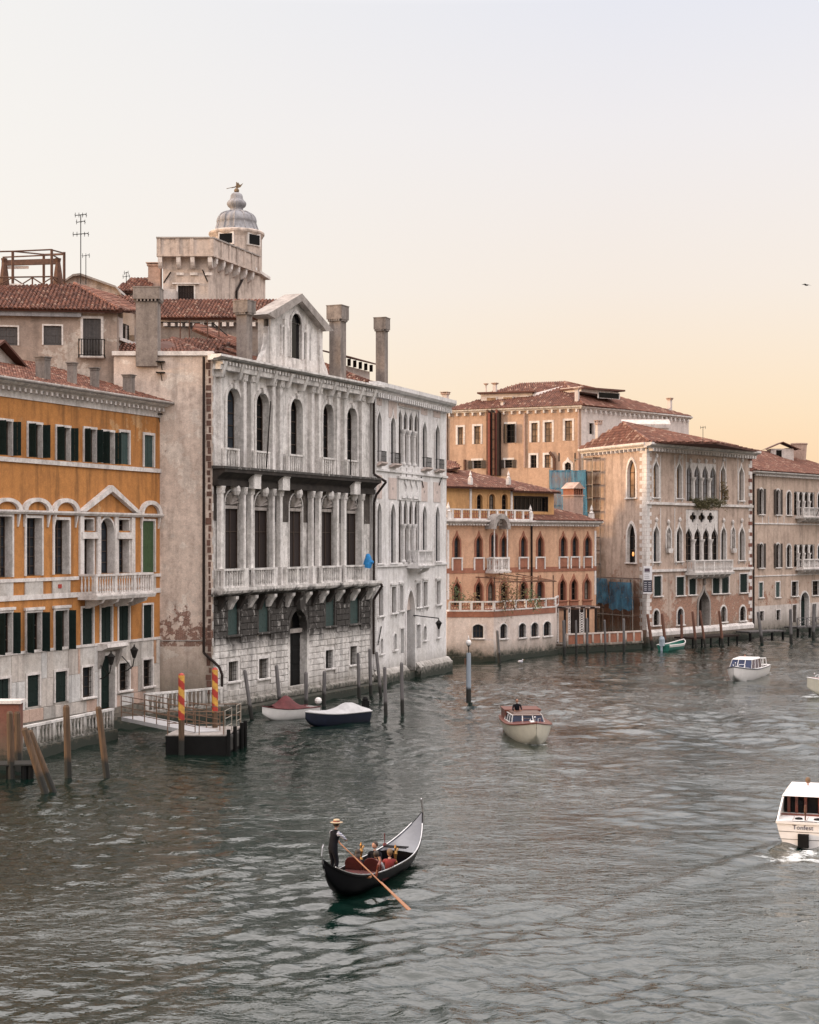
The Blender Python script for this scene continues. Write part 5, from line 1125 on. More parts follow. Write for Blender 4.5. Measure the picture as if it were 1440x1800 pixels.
# pergola and porch behind the quay
FP = Fac(W(978,1068,172), W(1046,1068,173.5)); pq = thing('pergola', 'dark timber porch with white trellis behind the garden quay', 'pergola', FP.at(2, 1, 1))
z_ = FP.z(1010,1068)
for k in range(6): MB().box(-.1,.1,-.1,.1,.8,z_).put('post', M_pipe, pq, FP.at(.1+k*FP.L/5, 0, 0))
for k in range(9): MB().box(-.05,.05,-2.0,2.2,z_,z_+.14).put('rafter', M_pinkslab if k % 2 else M_pipe, pq, FP.at(.1+k*FP.L/8, 0, 0))
MB().box(0, FP.L, -.1,.1, z_-.2, z_-.001).put('beam', M_rust, pq, FP.M); MB().box(0, FP.L, 2.2, 2.4, .8, z_).put('back_wall', M_pipe, pq, FP.M)
for p0, p1 in ((977,981),(998,1001.5),(1018,1025.5)):
    a, b = FP.u(p0), FP.u(p1); mb = MB(); h = z_-1.4; nn = 12
    for k in range(nn): mb.tube((a,-.15,.9+h*k/nn),(b,-.15,.9+h*(k+1)/nn),.045,4); mb.tube((b,-.15,.9+h*k/nn),(a,-.15,.9+h*(k+1)/nn),.045,4)
    mb.box(a-.03,a+.03,-.18,-.12,.8,z_); mb.box(b-.03,b+.03,-.18,-.12,.8,z_); mb.put('trellis', M_trim, pq, FP.M)

# ---------------------------------------------------------------- 6 brown gothic palazzo
F5 = Fac(ground(1137, 1137), ground(1322, 1119.8)); U5 = F5.L; F5s = Fac(ground(1026, 1124.5), ground(1137, 1137)); S5 = F5s.L
B5 = thing('palazzo', 'brown gothic palazzo with white corner quoins, statues in niches and a balcony hung with plants', 'palazzo', F5.at(U5/2, 3, 0))
z5t0 = (F5.z(1152,875)+F5.z(1302,879))/2; z5t1 = (F5.z(1152,808)+F5.z(1302,817.5))/2
z5m0 = F5.z(1230,986); z5m1 = F5.z(1230,922)
k5 = dict(mat=M_trim, sur=.2, proj=.1, reveal=.4, bars=(2,4))
for pl, pr in ((1147.5,1157.5),(1188.5,1198),(1266,1274.5),(1298.5,1306.5)): window(F5, B5, pl, pr, 0, 0, 'ogee', z=(z5t1, z5t0), glass=M_glasswarm, sill=True, sillbr=True, **k5)
for pl, pr in ((1148,1158),(1188.5,1198.5),(1267,1275.5),(1299,1308)): window(F5, B5, pl, pr, 0, 0, 'ogee', z=(z5m1, z5m0), sill=True, sillbr=True, **k5)
multilight(F5, B5, 1207, 1260, 4, 0, 0, 'ogee', M_trim, z=(z5t1-.05, z5t0-.3), glass=M_blind, colr=.2, gap=.4, reveal=.4)
multilight(F5, B5, 1206, 1263, 4, 0, 0, 'ogee', M_trim, z=(z5m1-.1, z5m0-.1), colr=.2, gap=.42, top=(926-898)*F5.Y(8)/FPX, quat=True)
for pl, pr in ((1169.5,1180),(1284,1292)):
    u0, u1 = F5.u(pl), F5.u(pr); uc = (u0+u1)/2; w = u1-u0; z0, z1 = F5.z(pl,964), F5.z(pl,924); h = z1-z0
    mb = MB(); surround(mb, w*.72, h, 'ogee', .16, .12, .36); mb.prism([(-w*.3,-.5),(w*.3,-.5),(w*.45,0),(-w*.45,0)], -.35, -.001)
    o = mb.put('niche', M_trim, B5, F5.at(uc, 0, z0)); F5.holes.append((uc, z0, q(w*.72), h, 'ogee'))
    MB().box(-w*.4,w*.4,.35,.36,0,h).put('niche_back', M_trimgrey, o, F5.at(uc, 0, z0))
    MB().lathe([(.22,0),(.26,.2),(.2,.9),(.27,1.35),(.2,1.55),(.08,1.62),(.13,1.75),(.12,1.9),(.02,1.98)], 10).tube((.2,0,1.4),(.12,-.25,1.0),.07,5).put('statue', M_trimgrey, o, F5.at(uc, .05, z0+.1))
for pl, pr, yt, yb, sh in ((1149.5,1162.5,1012.5,1047.5,'closed'),(1189,1203,1014.5,1046.5,'closed'),(1211,1223.5,1011,1045,'closed'),(1252.5,1265,1010,1043,'closed'),(1268.5,1281,1010,1042.5,'closed'),(1300.5,1314,1009,1041.5,'closed')):
    window(F5, B5, pl, pr, yt, yb, sur=.15, mat=M_trim, sill=True, shut=sh)
for pl, pr, yt, yb in ((1148.5,1158.5,1072,1099),(1190.5,1201,1069.5,1098),(1267,1276.5,1066,1093),(1300.5,1310.5,1065.5,1091)): window(F5, B5, pl, pr, yt, yb, 'round', sur=.2, mat=M_trim, sill=True, grille=(4,5))
d5 = door(F5, B5, 1227.5, 1246.5, 1033, 1119, 'ogee', M_pipe, .3, M_trimgrey, 1.0)
MB().lathe([(.12,0),(.22,.3),(.1,.6),(.25,1.0),(.02,1.7)], 8).put('finial', M_trimgrey, B5, F5.at(d5[1], -.15, d5[2]+d5[4]+.3))
ztp5 = (F5.z(1137,786)+F5.z(1322,803))/2; zt5 = (F5.z(1137,775)+F5.z(1325,796))/2
split_walls(B5, F5, 0, U5, [-1.5, ztp5], [M_lored])
for y in ((885,890),(1000.5,1002)): band(B5, F5, 0, U5, (F5.z(1140,y[0])+F5.z(1320,y[1]))/2-.12, .28, .22, M_trim)
MB().extr([(-.3,-.4),(-.3,.0),(-.1,.25),(0,.3),(0,-.4)], 0, U5).put('plinth', M_trim, B5, F5.at(0, 0, 1.5)); MB().box(-.1, U5, -.28, -.001, -1.5, 1.09).put('quay', M_quay, B5, F5.M)
for (pa, ya, yb) in ((1153,798,806),(1194,798,808),(1213,806,815),(1227,806,815),(1240,806,815),(1254,806,815),(1271,800,812),(1304,803,813),(1153,907,918),(1194,907,918),(1271,908,919),(1303,909,919),(1174,910,922),(1287,911,922)):
    MB().lathe([(.05,0),(.16,.15),(.2,.35),(.02,.6)], 6).put('finial', M_trim, B5, F5.at(F5.u(pa), -.1, F5.z(pa, yb)))
for ax, bx, ya, yb in ((1161,1186,800,882),(1161,1186,893,990),(1200,1206,795,880),(1276,1297,805,880)):
    for p in (ax, bx): MB().box(-.06,.06,-.05,-.001,F5.z(p,yb),F5.z(p,ya)).put('stone_strip', M_trim, B5, F5.at(F5.u(p),0,0))
rs = random.Random(8); 
for k in range(46):
    z0 = 1.8+k*(ztp5-1.9)/46; h = (ztp5-1.9)/46-.02; w = .95 if k % 2 else .6; w2 = .85 if k % 2 else .5
    MB().box(-.03, w, -.035, -.001, z0, z0+h).put('quoin', M_trim, B5, F5.M); MB().box(S5-w*1.5, S5+.0, -.035, -.001, z0, z0+h).put('quoin', M_trim, B5, F5s.M)
    MB().box(U5-w2, U5, -.035, -.001, z0, z0+h).put('quoin', M_trim if k % 3 else M_brick, B5, F5.M)
cornice(B5, F5, 0, U5, ztp5, M_trim, .95, zt5-ztp5, dent=.62, dsz=(.26,.34)); cornice(B5, F5s, 0, S5, ztp5, M_trim, .6, zt5-ztp5, dent=.9, dsz=(.16,.3))
zb5 = F5.z(1240, 1005); balustrade(B5, F5.at(F5.u(1205), -1.2, zb5), F5.u(1275.5)-F5.u(1205)-.3, F5.z(1240,984)-zb5, M_trim, piers=5, slab=.3, returns=1.1, brackets=7, proj=1.2, per=.24, name='balcony')
# side wall
for pl, pr, yt, yb, gl in ((1103.5,1118,808,875,M_glasswarm),(1103.5,1117.5,920,989,M_glass)): window(F5s, B5, pl, pr, yt, yb, 'point', sur=.28, proj=.08, mat=M_trim, sill=True, glass=gl, bars=(2,3), reveal=.35)
lamp = MB().ball((0,0,0),.17,8,(1,.6,1.5)).put('lit_lamp', M_lampglow, B5, F5s.at(F5s.u(1110.5), .2, F5s.z(1110,974)))
facade_wall(B5, F5s, 0, S5, -1.5, ztp5, M_lored); 
MB().box(U5-.3, U5-.02, .01, 6, -1.5, ztp5-.02).put('wall', M_lored, B5, F5.M); c1_, c2_, c3_ = F5s.at(0,0,0).to_translation(), F5.at(0,0,0).to_translation(), F5.at(U5,0,0).to_translation(); poly_mass(B5, [c1_, c2_, c3_, F5.at(U5,18,0).to_translation(), Vector((c1_.x+3, F5.at(U5,18,0).to_translation().y, 0))], -1.5, ztp5-.02, M_lored)
zr = zt5+.02; A_ = F5s.at(-.3,-.5,zr).to_translation(); B_ = F5.at(-.5,-.7,zr).to_translation(); C_ = F5.at(U5+.6,-.7,zr).to_translation()
K1 = W(1095, 743, B_.y+9); K2 = W(1260, 778, 182); A2_ = A_
roof(B5, [A_, B_, K1], M_tilefar); roof(B5, [B_, C_, K2, K1], M_tilefar); ridge(B5, [B_, K1], M_tilefar); ridge(B5, [K1, K2], M_tilefar)
chimney(B5, F5s, 1045, 1059.5, 739, 800, .5, M_b7w, .12, .1, 'tile')
o = thing('attic_room', 'white attic room with scalloped awning above the brown palazzo roof', 'attic', W(1130, 760, 199)); M = WM[o.name]
MB().box(-2.8,3.2,0,6,-1,.55).put('wall', M_b7w, o, M)
aw = MB(); n = 18
for k in range(n): a = -2.6+5.8*k/n; aw.add([(a,.0,1.55),(a+5.8/n,.0,1.55),(a+5.8/n,-1.0,.95),(a,-1.0,.95),(a+2.9/n,-1.0,.75)], [(0,1,2,3),(3,2,4)])
aw.put('awning', M_b7w, o, M)
for k in (-.8, .5, 1.8): w_ = MB().box(k-.3,k+.3,-.05,.0,-.1,.45).put('window', M_glass, o, M)
# curved white parapet to the right
MB().prism([(W(p,y,193).x,W(p,y,193).z) for p,y in ((1140,784),(1262,786),(1262,780),(1235,778),(1210,774),(1180,767),(1150,757),(1140,753))], 193, 193.5).put('curved_parapet', M_b7w, B5, Matrix.Identity(4))
roof(B5, [W(1150,759,196), W(1300,785,201), W(1225,769,206), W(1165,757,206)], M_tilefar)
bc = F5.at(F5.u(1225), -1.0, z5t0-.25).to_translation(); bush('hanging_plant', 'grey green plant hanging from the upper balcony of the brown palazzo', 'plant', bc, 1.7, .3, .95, 2200, M_leafdry, .13, True)
bc = F5.at(F5.u(1262), -.9, z5t0-.3).to_translation(); bush('climbing_plant', 'brown climbing plant rising beside the four light window', 'plant', bc, .45, .3, 2.2, 380, M_leafbr, .12)
# sign board on the corner
sg = thing('sign_board', 'white notice board above a dark one on the brown palazzo corner', 'sign', F5.at(0, -.3, F5.z(1139,1042))); fs = Fac(F5.at(-.5,-.35,0).to_translation(), F5.at(-.5,-.35,0).to_translation()+Vector((1,.12,0)))
us0, us1 = fs.u(1131.5), fs.u(1146.5); z0, zm, z1 = fs.z(1139,1041), fs.z(1139,1019.5), fs.z(1139,995); ws = us1-us0
M_sw = plain('white_board', (.62,.62,.65), .5, var=.05); M_sd = plain('dark_board', (.03,.03,.045), .5, var=.1); M_ink = plain('dark_print', (.06,.04,.06), .6, var=.1); M_lpr = plain('pale_print', (.45,.45,.5), .6, var=.1)
MB().box(us0, us1, 0, .08, zm, z1).put('white_panel', M_sw, sg, fs.M); MB().box(us0, us1, 0, .08, z0, zm-.02).put('dark_panel', M_sd, sg, fs.M); MB().box(us0-.05, us1+.05, -.02, .1, z0-.14, z0-.002).put('frame_foot', M_sw, sg, fs.M)
def text(par, s, M, size, mat, name='lettering', ext=.004):
    c = bpy.data.curves.new(name, 'FONT'); c.body = s; c.size = size; c.extrude = ext; c.align_x = 'CENTER'; c.resolution_u = 2
    o = bpy.data.objects.new('tmp', c); COL.objects.link(o); bpy.context.view_layer.update(); me = bpy.data.meshes.new_from_object(o.evaluated_get(bpy.context.evaluated_depsgraph_get())); bpy.data.objects.remove(o); me.materials.clear(); me.materials.append(mat)
    return put(me, name, par, M @ Matrix.Rotation(R(90), 4, 'X'))
mb = MB(); um = (us0+us1)/2; mb.box(us0+.1, us0+.1+ws*.62, -.012, -.001, z1-.62, z1-.25)
for k, (zz, ww) in enumerate(((.36,.62),(.25,.5),(.16,.56),(.08,.6))): mb.box(us0+.1, us0+.1+ws*ww, -.01, -.001, zm+(z1-zm)*zz*1.4, zm+(z1-zm)*zz*1.4+.04)
mb.put('printed_lines', M_ink, sg, fs.M)
mb = MB()
for k in range(5):
    for a in (.08, .56): mb.box(us0+ws*a, us0+ws*(a+.3), -.01, -.001, z0+.2+k*.2, z0+.26+k*.2)
mb.put('printed_lines', M_lpr, sg, fs.M)

# ---------------------------------------------------------------- scaffolding with blue netting
def mat_net():
    g = G('blue_debris_netting'); n = g.noise(1.2, 5, .7, (1,1,.5)); tr = g.n('ShaderNodeBsdfTransparent'); ms = g.n('ShaderNodeMixShader')
    g.fin(g.mix(g.step(n,.35,.65), (.015,.07,.13), (.05,.20,.32)), .8)
    g.l(g.step(n,.3,.7,(.6,.9)), ms.inputs[0]); g.l(tr.outputs[0], ms.inputs[1]); g.l(g.b.outputs[0], ms.inputs[2]); g.l(ms.outputs[0], g.o.inputs[0]); return g.m
M_net = mat_net(); M_steel = plain('scaffold_steel', (.22,.2,.18), .5, .3)
def scaffold(label, F, u0, u1, z0, z1, nets, y0=-1.3, step=2.0):
    t = thing('scaffolding', label, 'scaffolding', F.at((u0+u1)/2, y0, z0)); n = max(2, round((u1-u0)/2.0))+1
    for k in range(n):
        u = u0+(u1-u0)*k/(n-1)
        for y in (y0, y0+1.0): MB().tube((u,y,z0),(u,y,z1),.05,5).put('standard', M_steel, t, F.M)
    z = z0+.5
    while z < z1:
        for y in (y0, y0+1.0): MB().tube((u0,y,z),(u1,y,z),.04,5).put('ledger', M_steel, t, F.M)
        MB().box(u0, u1, y0+.05, y0+.95, z+.05, z+.1).put('deck_board', M_rust, t, F.M); z += step
    for (a, b, c, d) in nets:
        mb = MB(); nu, nz = 14, 10; r = random.Random(int(a*7)); vs = []
        for j in range(nz+1):
            for i in range(nu+1): x = a+(b-a)*i/nu; vs.append((x, y0-.1+.12*math.sin(i*1.9+j*.3)+r.uniform(-.04,.04), c+(d-c)*j/nz-(.25*math.sin(math.pi*i/nu*3)**2 if j == 0 else 0)))
        mb.add(vs, [(j*(nu+1)+i, j*(nu+1)+i+1, (j+1)*(nu+1)+i+1, (j+1)*(nu+1)+i) for j in range(nz) for i in range(nu)]); mb.put('netting', M_net, t, F.M, smooth=True)
FS1 = Fac(W(966,900,192), W(1052,900,190)); ha = FS1.L
scaffold('scaffolding in blue netting behind the terracotta villa roof', FS1, 0, ha, 3, FS1.z(1010,824), [(0, FS1.u(1008), FS1.z(1010,905), FS1.z(1010,826)), (FS1.u(1008)+.1, FS1.u(1036), FS1.z(1010,930), FS1.z(1010,828))], 0)
scaffold('lower scaffolding in deep blue netting along the brown palazzo side wall', F5s, F5s.u(1046), F5s.u(1132), .8, F5s.z(1090,1015), [(F5s.u(1046), F5s.u(1090), F5s.z(1090,1060), F5s.z(1090,1017)), (F5s.u(1090)+.1, F5s.u(1133), F5s.z(1090,1068), F5s.z(1090,1022))], -1.4)
scaffold('bare scaffolding tower in the gap between villa and brown palazzo', F5s, F5s.u(1030), F5s.u(1062), .8, F5s.z(1040,805), [(F5s.u(1026), F5s.u(1053), F5s.z(1040,912), F5s.z(1040,827))], -1.5, 1.5)
# ---------------------------------------------------------------- 7 pale palazzo at the right edge
F6 = Fac(ground(1323, 1118), ground(1600, 1092.5)); U6 = min(F6.L, F6.u(1560)); U6 = F6.u(1500)
B6 = thing('palazzo', 'pale pinkish palazzo with flags on its balcony at the right edge', 'palazzo', F6.at(5, 3, 0))
for yt, yb, y2 in ((860,904.5,0),(953,995.5,1)):
    zt_, zb_ = F6.z(1400, yt+4), F6.z(1400, yb+1)
    for a, b in ((1334.5,1341.5),(1364,1371)): window(F6, B6, a, b, 0, 0, 'round', z=(zt_+.15, zb_), sur=.16, shut='flat', smat=M_shutbr, sill=True)
    window(F6, B6, 1382.7, 1390.5, 0, 0, 'round', z=(zt_, zb_), sur=.18, sill=True)
    multilight(F6, B6, 1396, 1432, 4, 0, 0, 'round', M_trim, z=(zt_, zb_), gap=.35, colr=.14)
    window(F6, B6, 1437, 1444.5, 0, 0, 'round', z=(zt_, zb_), sur=.18, sill=True); window(F6, B6, 1455, 1462, 0, 0, 'round', z=(zt_, zb_), sur=.18, sill=True)
    balustrade(B6, F6.at(F6.u(1398.5), -1.1, zb_-.2), F6.u(1448)-F6.u(1398.5), (17)*F6.Y(6)/FPX, M_trim, piers=6, slab=.22, returns=1.0, brackets=6, proj=1.1, per=.24, name='balcony')
for a, b, yt, yb, s in ((1334,1341,1024,1050,'closed'),(1363.5,1370.5,1023,1049.5,'closed'),(1391.5,1402.5,1022.5,1047.5,None),(1428,1440,1021.5,1046,None)): window(F6, B6, a, b, yt, yb, sur=.14, sill=True, shut=s, smat=M_shutteal if s else None)
for a, b, yt, yb in ((1335.5,1342.5,1074.5,1091),(1364.5,1371.5,1072.5,1090)): window(F6, B6, a, b, yt, yb, sur=.12, sill=False, grille=(3,3))
for a, b, yt, yb in ((1393,1400,1063,1094),(1428,1435,1061.5,1093)): window(F6, B6, a, b, yt, yb, sur=.12, sill=False, shut='closed', smat=M_shutbr, glass=False, sashon=False)
door(F6, B6, 1407, 1421.5, 1041, 1101, 'round', M_shut, .2, M_trim, .6)
ztp6 = F6.z(1380, 836.5); z6m = F6.z(1340, 1065); split_walls(B6, F6, 0, U6, [-1.5, z6m, ztp6], [M_b6base, M_b6])
band(B6, F6, 0, U6, F6.z(1380, 922), .16, .1, M_trim); band(B6, F6, 0, U6, F6.z(1380, 1012), .14, .08, M_trim)
for a in (1340,1351,1367,1378): MB().box(-.06,.06,-.05,-.001,F6.z(a,920),F6.z(a,907)).put('stone_strip', M_trim, B6, F6.at(F6.u(a),0,0))
cornice(B6, F6, 0, U6, ztp6, M_trim, .7, .35, dent=.5, dsz=(.2,.2)); mass(B6, F6, .01, U6, 14, -1.5, ztp6+.1, M_b6)
q4 = [F6.at(a, b, ztp6+.4).to_translation() for a, b in ((-.4,-.7),(U6+.6,-.7),(U6+.6,15),(-.4,15))]
hip(B6, *q4, W(1303, 778, q4[0].y+9) if False else F6.at(3.5, 7.2, ztp6+3.9).to_translation(), F6.at(U6-4, 7.2, ztp6+3.3).to_translation(), M_tilefar)
MB().tube((U6*.0-.05,-.2,1),(U6*.0-.05,-.2,ztp6),.1,6).put('drainpipe', M_pipe, B6, F6.M)
f6 = F6.off(6); c = f6.w3(1405, 801); o = MB().lathe([(.85,-1.2),(.95,.0),(1.05,1.4),(1.15,1.5),(1.15,1.65),(.9,1.66)], 12).put('chimney', M_chimp, B6, T(c))
c = f6.w3(1374, 797); o = MB().box(-1.5,1.5,-.5,2,-1.8,.6).put('dormer', M_b7w, B6, T(c)); MB().box(-.8,-.1,-.56,-.5,-.5,.4).put('window', M_glass, o, T(c)); MB().add([(-2.3,-1,.5),(0,-1,1.5),(2.3,-1,.5),(-2.3,2.2,.5),(0,2.2,1.5),(2.3,2.2,.5),(-2.3,-1,.38),(0,-1,1.38),(2.3,-1,.38)], [(0,1,4,3),(1,2,5,4),(0,1,7,6),(1,2,8,7)]).put('dormer_roof', M_tilefar, o, T(c))
MB().lathe([(.45,-1.5),(.5,.6),(.55,.9)], 8).put('chimney', M_trimgrey, B6, T(f6.w3(1386, 800)))
# flags
def flag(label, px, yt, yb, px0, y0, cols, slant):
    a = F6.at(F6.u(px0), -1.0, F6.z(px0, y0)).to_translation(); t = thing('flag', label, 'flag', a); M = Matrix.Identity(4)
    tip = F6.at(F6.u(px), -2.6, F6.z(px, yt)).to_translation(); MB().tube(a, tip, .04, 5).put('pole', M_pipe, t, M)
    n = len(cols); h = (yb-yt)*F6.Y(6)/FPX; w = 1.3
    for i, cm in enumerate(cols):
        mb = MB(); vs = []; m = 6
        for j in range(9):
            for k in range(m+1): s = (i+k/m)/n; vs.append(tip+Vector((-.15+s*w*.55*(1-.25*j/8)+.06*math.sin(j), .25*math.sin(s*9+j*.5), -h*j/8+s*.4*slant)))
        mb.add(vs, [(j*(m+1)+k, j*(m+1)+k+1, (j+1)*(m+1)+k+1, (j+1)*(m+1)+k) for j in range(8) for k in range(m)]); mb.put('flag_cloth', cm, t, M, smooth=True)
M_fb = plain('flag_blue', (.015,.03,.12), .8); M_fg = plain('flag_green', (.02,.20,.06), .8); M_fw = plain('flag_white', (.5,.5,.48), .8); M_fr = plain('flag_red', (.32,.03,.03), .8)
flag('dark blue flag hanging above the right edge balcony', 1417, 872, 904, 1421, 910, [M_fb], 0)
flag('green, white and red tricolour flag beside the blue one', 1427, 874, 910, 1431, 910, [M_fg, M_fw, M_fr], 1)
flag('deep red flag hanging lowest at the right frame edge', 1436.5, 876, 918, 1440, 910, [M_fr], 1)
# ---------------------------------------------------------------- 8 tall house behind
F7 = Fac(ground(785, 1103.3), ground(1022, 1109.4)); F7r = Fac(ground(1022, 1109.4), ground(1211, 1096.2)); U7 = F7.L; V7 = F7r.L
B7 = thing('palazzo', 'tall warm plastered house with cream right side and red hipped roof behind the villa', 'palazzo', F7.at(U7/2, 3, 0))
k7 = dict(sur=.26, mat=M_trim, sill=False, proj=.05)
for pl, pr, yt, yb, gl in ((804.5,814.5,750.5,781.5,M_glasswarm),(833.5,845,749,780.5,M_glasswarm),(934,945.5,743,777.5,M_glasswarm),(957.5,970.5,742,777,M_glasswarm),(993,1006,739.5,774.5,M_glasswarm),(932.5,943.5,800,822.5,M_glass),(957.5,968.5,799.5,822,M_glasswarm)): window(F7, B7, pl, pr, yt, yb, glass=gl, **k7)
window(F7, B7, 890, 904.5, 745, 778.5, shut='half', smat=M_shutbr, **k7)
for pl, pr, yt, yb in ((832,846,809.5,823.5),(887.5,900.5,808.5,822.5)): window(F7, B7, pl, pr, yt, yb, shut='flat', smat=M_shutbr, **k7)
window(F7, B7, 993, 1004, 811, 827, 'ogee', sur=.3, mat=M_trim, sill=False)
z7t = (F7.z(785,722)+F7.z(1022,714))/2-.35; facade_wall(B7, F7, 0, U7, 6, z7t, M_b7)
F7r.holes = []; window(F7r, B7, 1035.5, 1043, 743.5, 763, sur=.1, sill=False, mat=M_b7w); 
facade_wall(B7, F7r, 0, V7, 6, z7t, M_b7w)
e_ = [F7.at(0,0,0).to_translation(), F7r.at(0,0,0).to_translation(), F7r.at(V7,0,0).to_translation(), F7r.at(V7,12,0).to_translation(), F7.at(0,22,0).to_translation()]; poly_mass(B7, e_, 6, z7t-.02, M_b7); MB().box(V7-.3, V7, .01, 5, 6, z7t-.02).put('wall', M_b7w, B7, F7r.M)
MB().box(0,.3,0,12,6,z7t-.02).put('wall', M_b7, B7, F7.at(-.02,0,0))
cornice(B7, F7, 0, U7, z7t, M_trim, .5, .4, dent=1.1, dsz=(.2,.4)); cornice(B7, F7r, 0, V7, z7t, M_trim, .5, .4, dent=1.1, dsz=(.2,.4))
# shaft of pipes
u0, u1 = F7.u(857.5), F7.u(881.5); zs0, zs1 = F7.z(870,836), z7t+.35; w = (u1-u0)/6; 
for k in range(6): MB().box(u0+w*k+.02, u0+w*(k+1)-.02, -.5-(k%2)*.25, -.001, zs0, zs1-.5*(k%2)).put('duct', [M_rust, M_ductred, M_pipe][k%3], B7, F7.M)
for k in range(6): MB().box(u0+2.9*w, u0+4.1*w, -.8, -.76, 0, .1).put('duct_clamp', M_pipe, B7, F7.at(0,0,zs0+.8+k*(zs1-zs0-1)/6))
for p, ya, yb in ((923,726,822),(1018,720,830),(785.5,735,830)): MB().tube((F7.u(p),-.2,F7.z(p,yb)),(F7.u(p),-.2,F7.z(p,ya)),.12,6).put('drainpipe', M_chimp, B7, F7.M)
for a, b, c, d in ((819,808,819,838),(968,795,976,805),(976,805,976,828)): MB().tube((F7.u(a),-.3,F7.z(a,b)),(F7.u(c),-.3,F7.z(c,d)),.2,6).put('flue', M_rust, B7, F7.M)
for p in (983, 1011): MB().box(-.06,.06,-.06,-.001,F7.z(p,811),F7.z(p,796)).put('iron_tie', M_iron, B7, F7.at(F7.u(p),0,0))
zr = z7t+.42; A_ = F7.at(-.5,-.5,zr).to_translation(); B_ = F7.at(U7+.5,-.5,zr).to_translation(); C_ = F7r.at(V7+.5,-.3,zr).to_translation()
K0 = W(905, 685, B_.y+11); K1 = W(992, 672, B_.y+10); K2 = W(1060, 686, B_.y+14); K3 = W(1150, 712, B_.y+19)
roof(B7, [A_, B_, K1, K0], M_tilefar, .32, .5); roof(B7, [B_, C_, K3, K2, K1][:3]+[K2, K1][0:0]+[K1] if False else [B_, C_, K1], M_tilefar, .32, .5); ridge(B7, [B_, K1], M_tilefar, .2)
roof(B7, [W(853,692,236), W(990,692,236), W(992,670.5,240), W(915,674,240)], M_tilefar, .32, .5); ridge(B7, [W(992,671.5,238), W(1075,690,238)], M_tilefar)
FD = Fac(W(845.5,712,217.5), W(936,712,215.5)); MB().box(0,FD.L,0,5,0,(712-691)*217/FPX).put('dormer', M_b7w, B7, FD.at(0,0,FD.z(890,712)))
for a, b in ((856,872),(885,901),(914,930)): zz0 = FD.z(900,709.5); zz1 = FD.z(900,698); f_ = MB().box(FD.u(a)-.1,FD.u(b)+.1,-.1,-.001,zz0-.1,zz1+.1).put('window', M_trim, B7, FD.M); MB().box(FD.u(a),FD.u(b),-.12,-.101,zz0,zz1).put('pane', M_glasswarm, f_, FD.M)
MB().box(-.4,FD.L+.4,-.5,5.5,0,.2).put('dormer_roof', M_tilefar, B7, FD.at(0,0,FD.z(900,691)))
MB().add([W(936,692,215.5), W(994,677,217), W(940,708,214.5)]+[W(936,692,218), W(994,677,219.5), W(940,708,217)], [(0,1,2),(3,4,5),(0,1,4,3),(1,2,5,4)]).put('dormer_cheek', M_b7w, B7, Matrix.Identity(4))
FE2 = Fac(W(1022,700,212), W(1088,706,216)); MB().prism([(0,FE2.z(1024,688)),(FE2.L,FE2.z(1088,698)),(FE2.L,FE2.z(1088,690)),(FE2.L*.4,FE2.z(1050,683)),(0,FE2.z(1024,679))], 0, 4).put('dormer', M_b7w, B7, FE2.M)
f_ = MB().box(FE2.u(1050),FE2.u(1089),-.1,-.001,FE2.z(1070,701),FE2.z(1070,690)).put('window', M_trim, B7, FE2.M); MB().box(FE2.u(1052),FE2.u(1087),-.14,-.101,FE2.z(1070,700),FE2.z(1070,691)).put('pane', M_glass, f_, FE2.M)
MB().box(-.2,FE2.L+.6,-.6,4,0,.22).put('dormer_roof', M_tilefar, B7, FE2.at(0,0,FE2.z(1055,686)))
for a in ((850.5,858.6,674,700),(863.6,876.7,673,698),(774,792,689,735)): chimney(B7, F7, *a, 2.5 if a[0] > 800 else .3, M_b7w, .1, .15, 'tile')
chimney(B7, F7, 1008, 1021, 682, 716, .7, M_b7w, .08, .12, 'tile'); chimney(B7, F7, 878, 889, 705, 722, .4, M_b7w, .1, .1, 'tile'); chimney(B7, F7r, 1171, 1184, 699.5, 728, 1.0, M_b7w, .12, .12, 'tile')
# small roofs between the pale and villa buildings
sr = thing('outbuilding', 'small red roof with plaster wall tucked behind the narrow white palazzo', 'outbuilding', W(792, 830, 172))
roof(sr, [W(775,828,170), W(809,822,171), W(800,812,175), W(775,810,175)], M_tilefar); MB().box(-1.5,.8,0,3,-2,.3).put('wall', M_terra, sr, WM[sr.name])
# far bank land and distant blocks behind so nothing floats
gl = MB().box(-30, 14, 0, 60, -1.6, .35).put('land', M_quay, None, F2.at(0, 12, 0), kind='structure')
MB().box(-3, 160, 0, 80, -1.6, .33).put('land', M_quay, None, FV.at(0, 4.6, 0), kind='structure')
# ================================================================ people
def skin_body(name, joints, bones, mat_, par, M):
    """one continuous body: joints {name: (pos, radius)}, grown with Skin + Subdivision, first joint is the root"""
    names = list(joints); me = bpy.data.meshes.new(name); me.from_pydata([joints[n][0] for n in names], [(names.index(a), names.index(b)) for a, b in bones], [])
    o = bpy.data.objects.new('tmp', me); COL.objects.link(o); o.modifiers.new('s', 'SKIN'); sv = me.skin_vertices[0].data
    for i, n in enumerate(names): r = joints[n][1]; sv[i].radius = r if isinstance(r, tuple) else (r, r); sv[i].use_root = i == 0
    m = o.modifiers.new('d', 'SUBSURF'); m.levels = 1; m.render_levels = 1
    bpy.context.view_layer.update(); out_ = bpy.data.meshes.new_from_object(o.evaluated_get(bpy.context.evaluated_depsgraph_get())); bpy.data.objects.remove(o)
    out_.materials.clear()
    for mm in mat_[0]: out_.materials.append(mm)
    for p in out_.polygons: p.use_smooth = True; p.material_index = mat_[1](p.center)
    return put(out_, 'body', par, M)
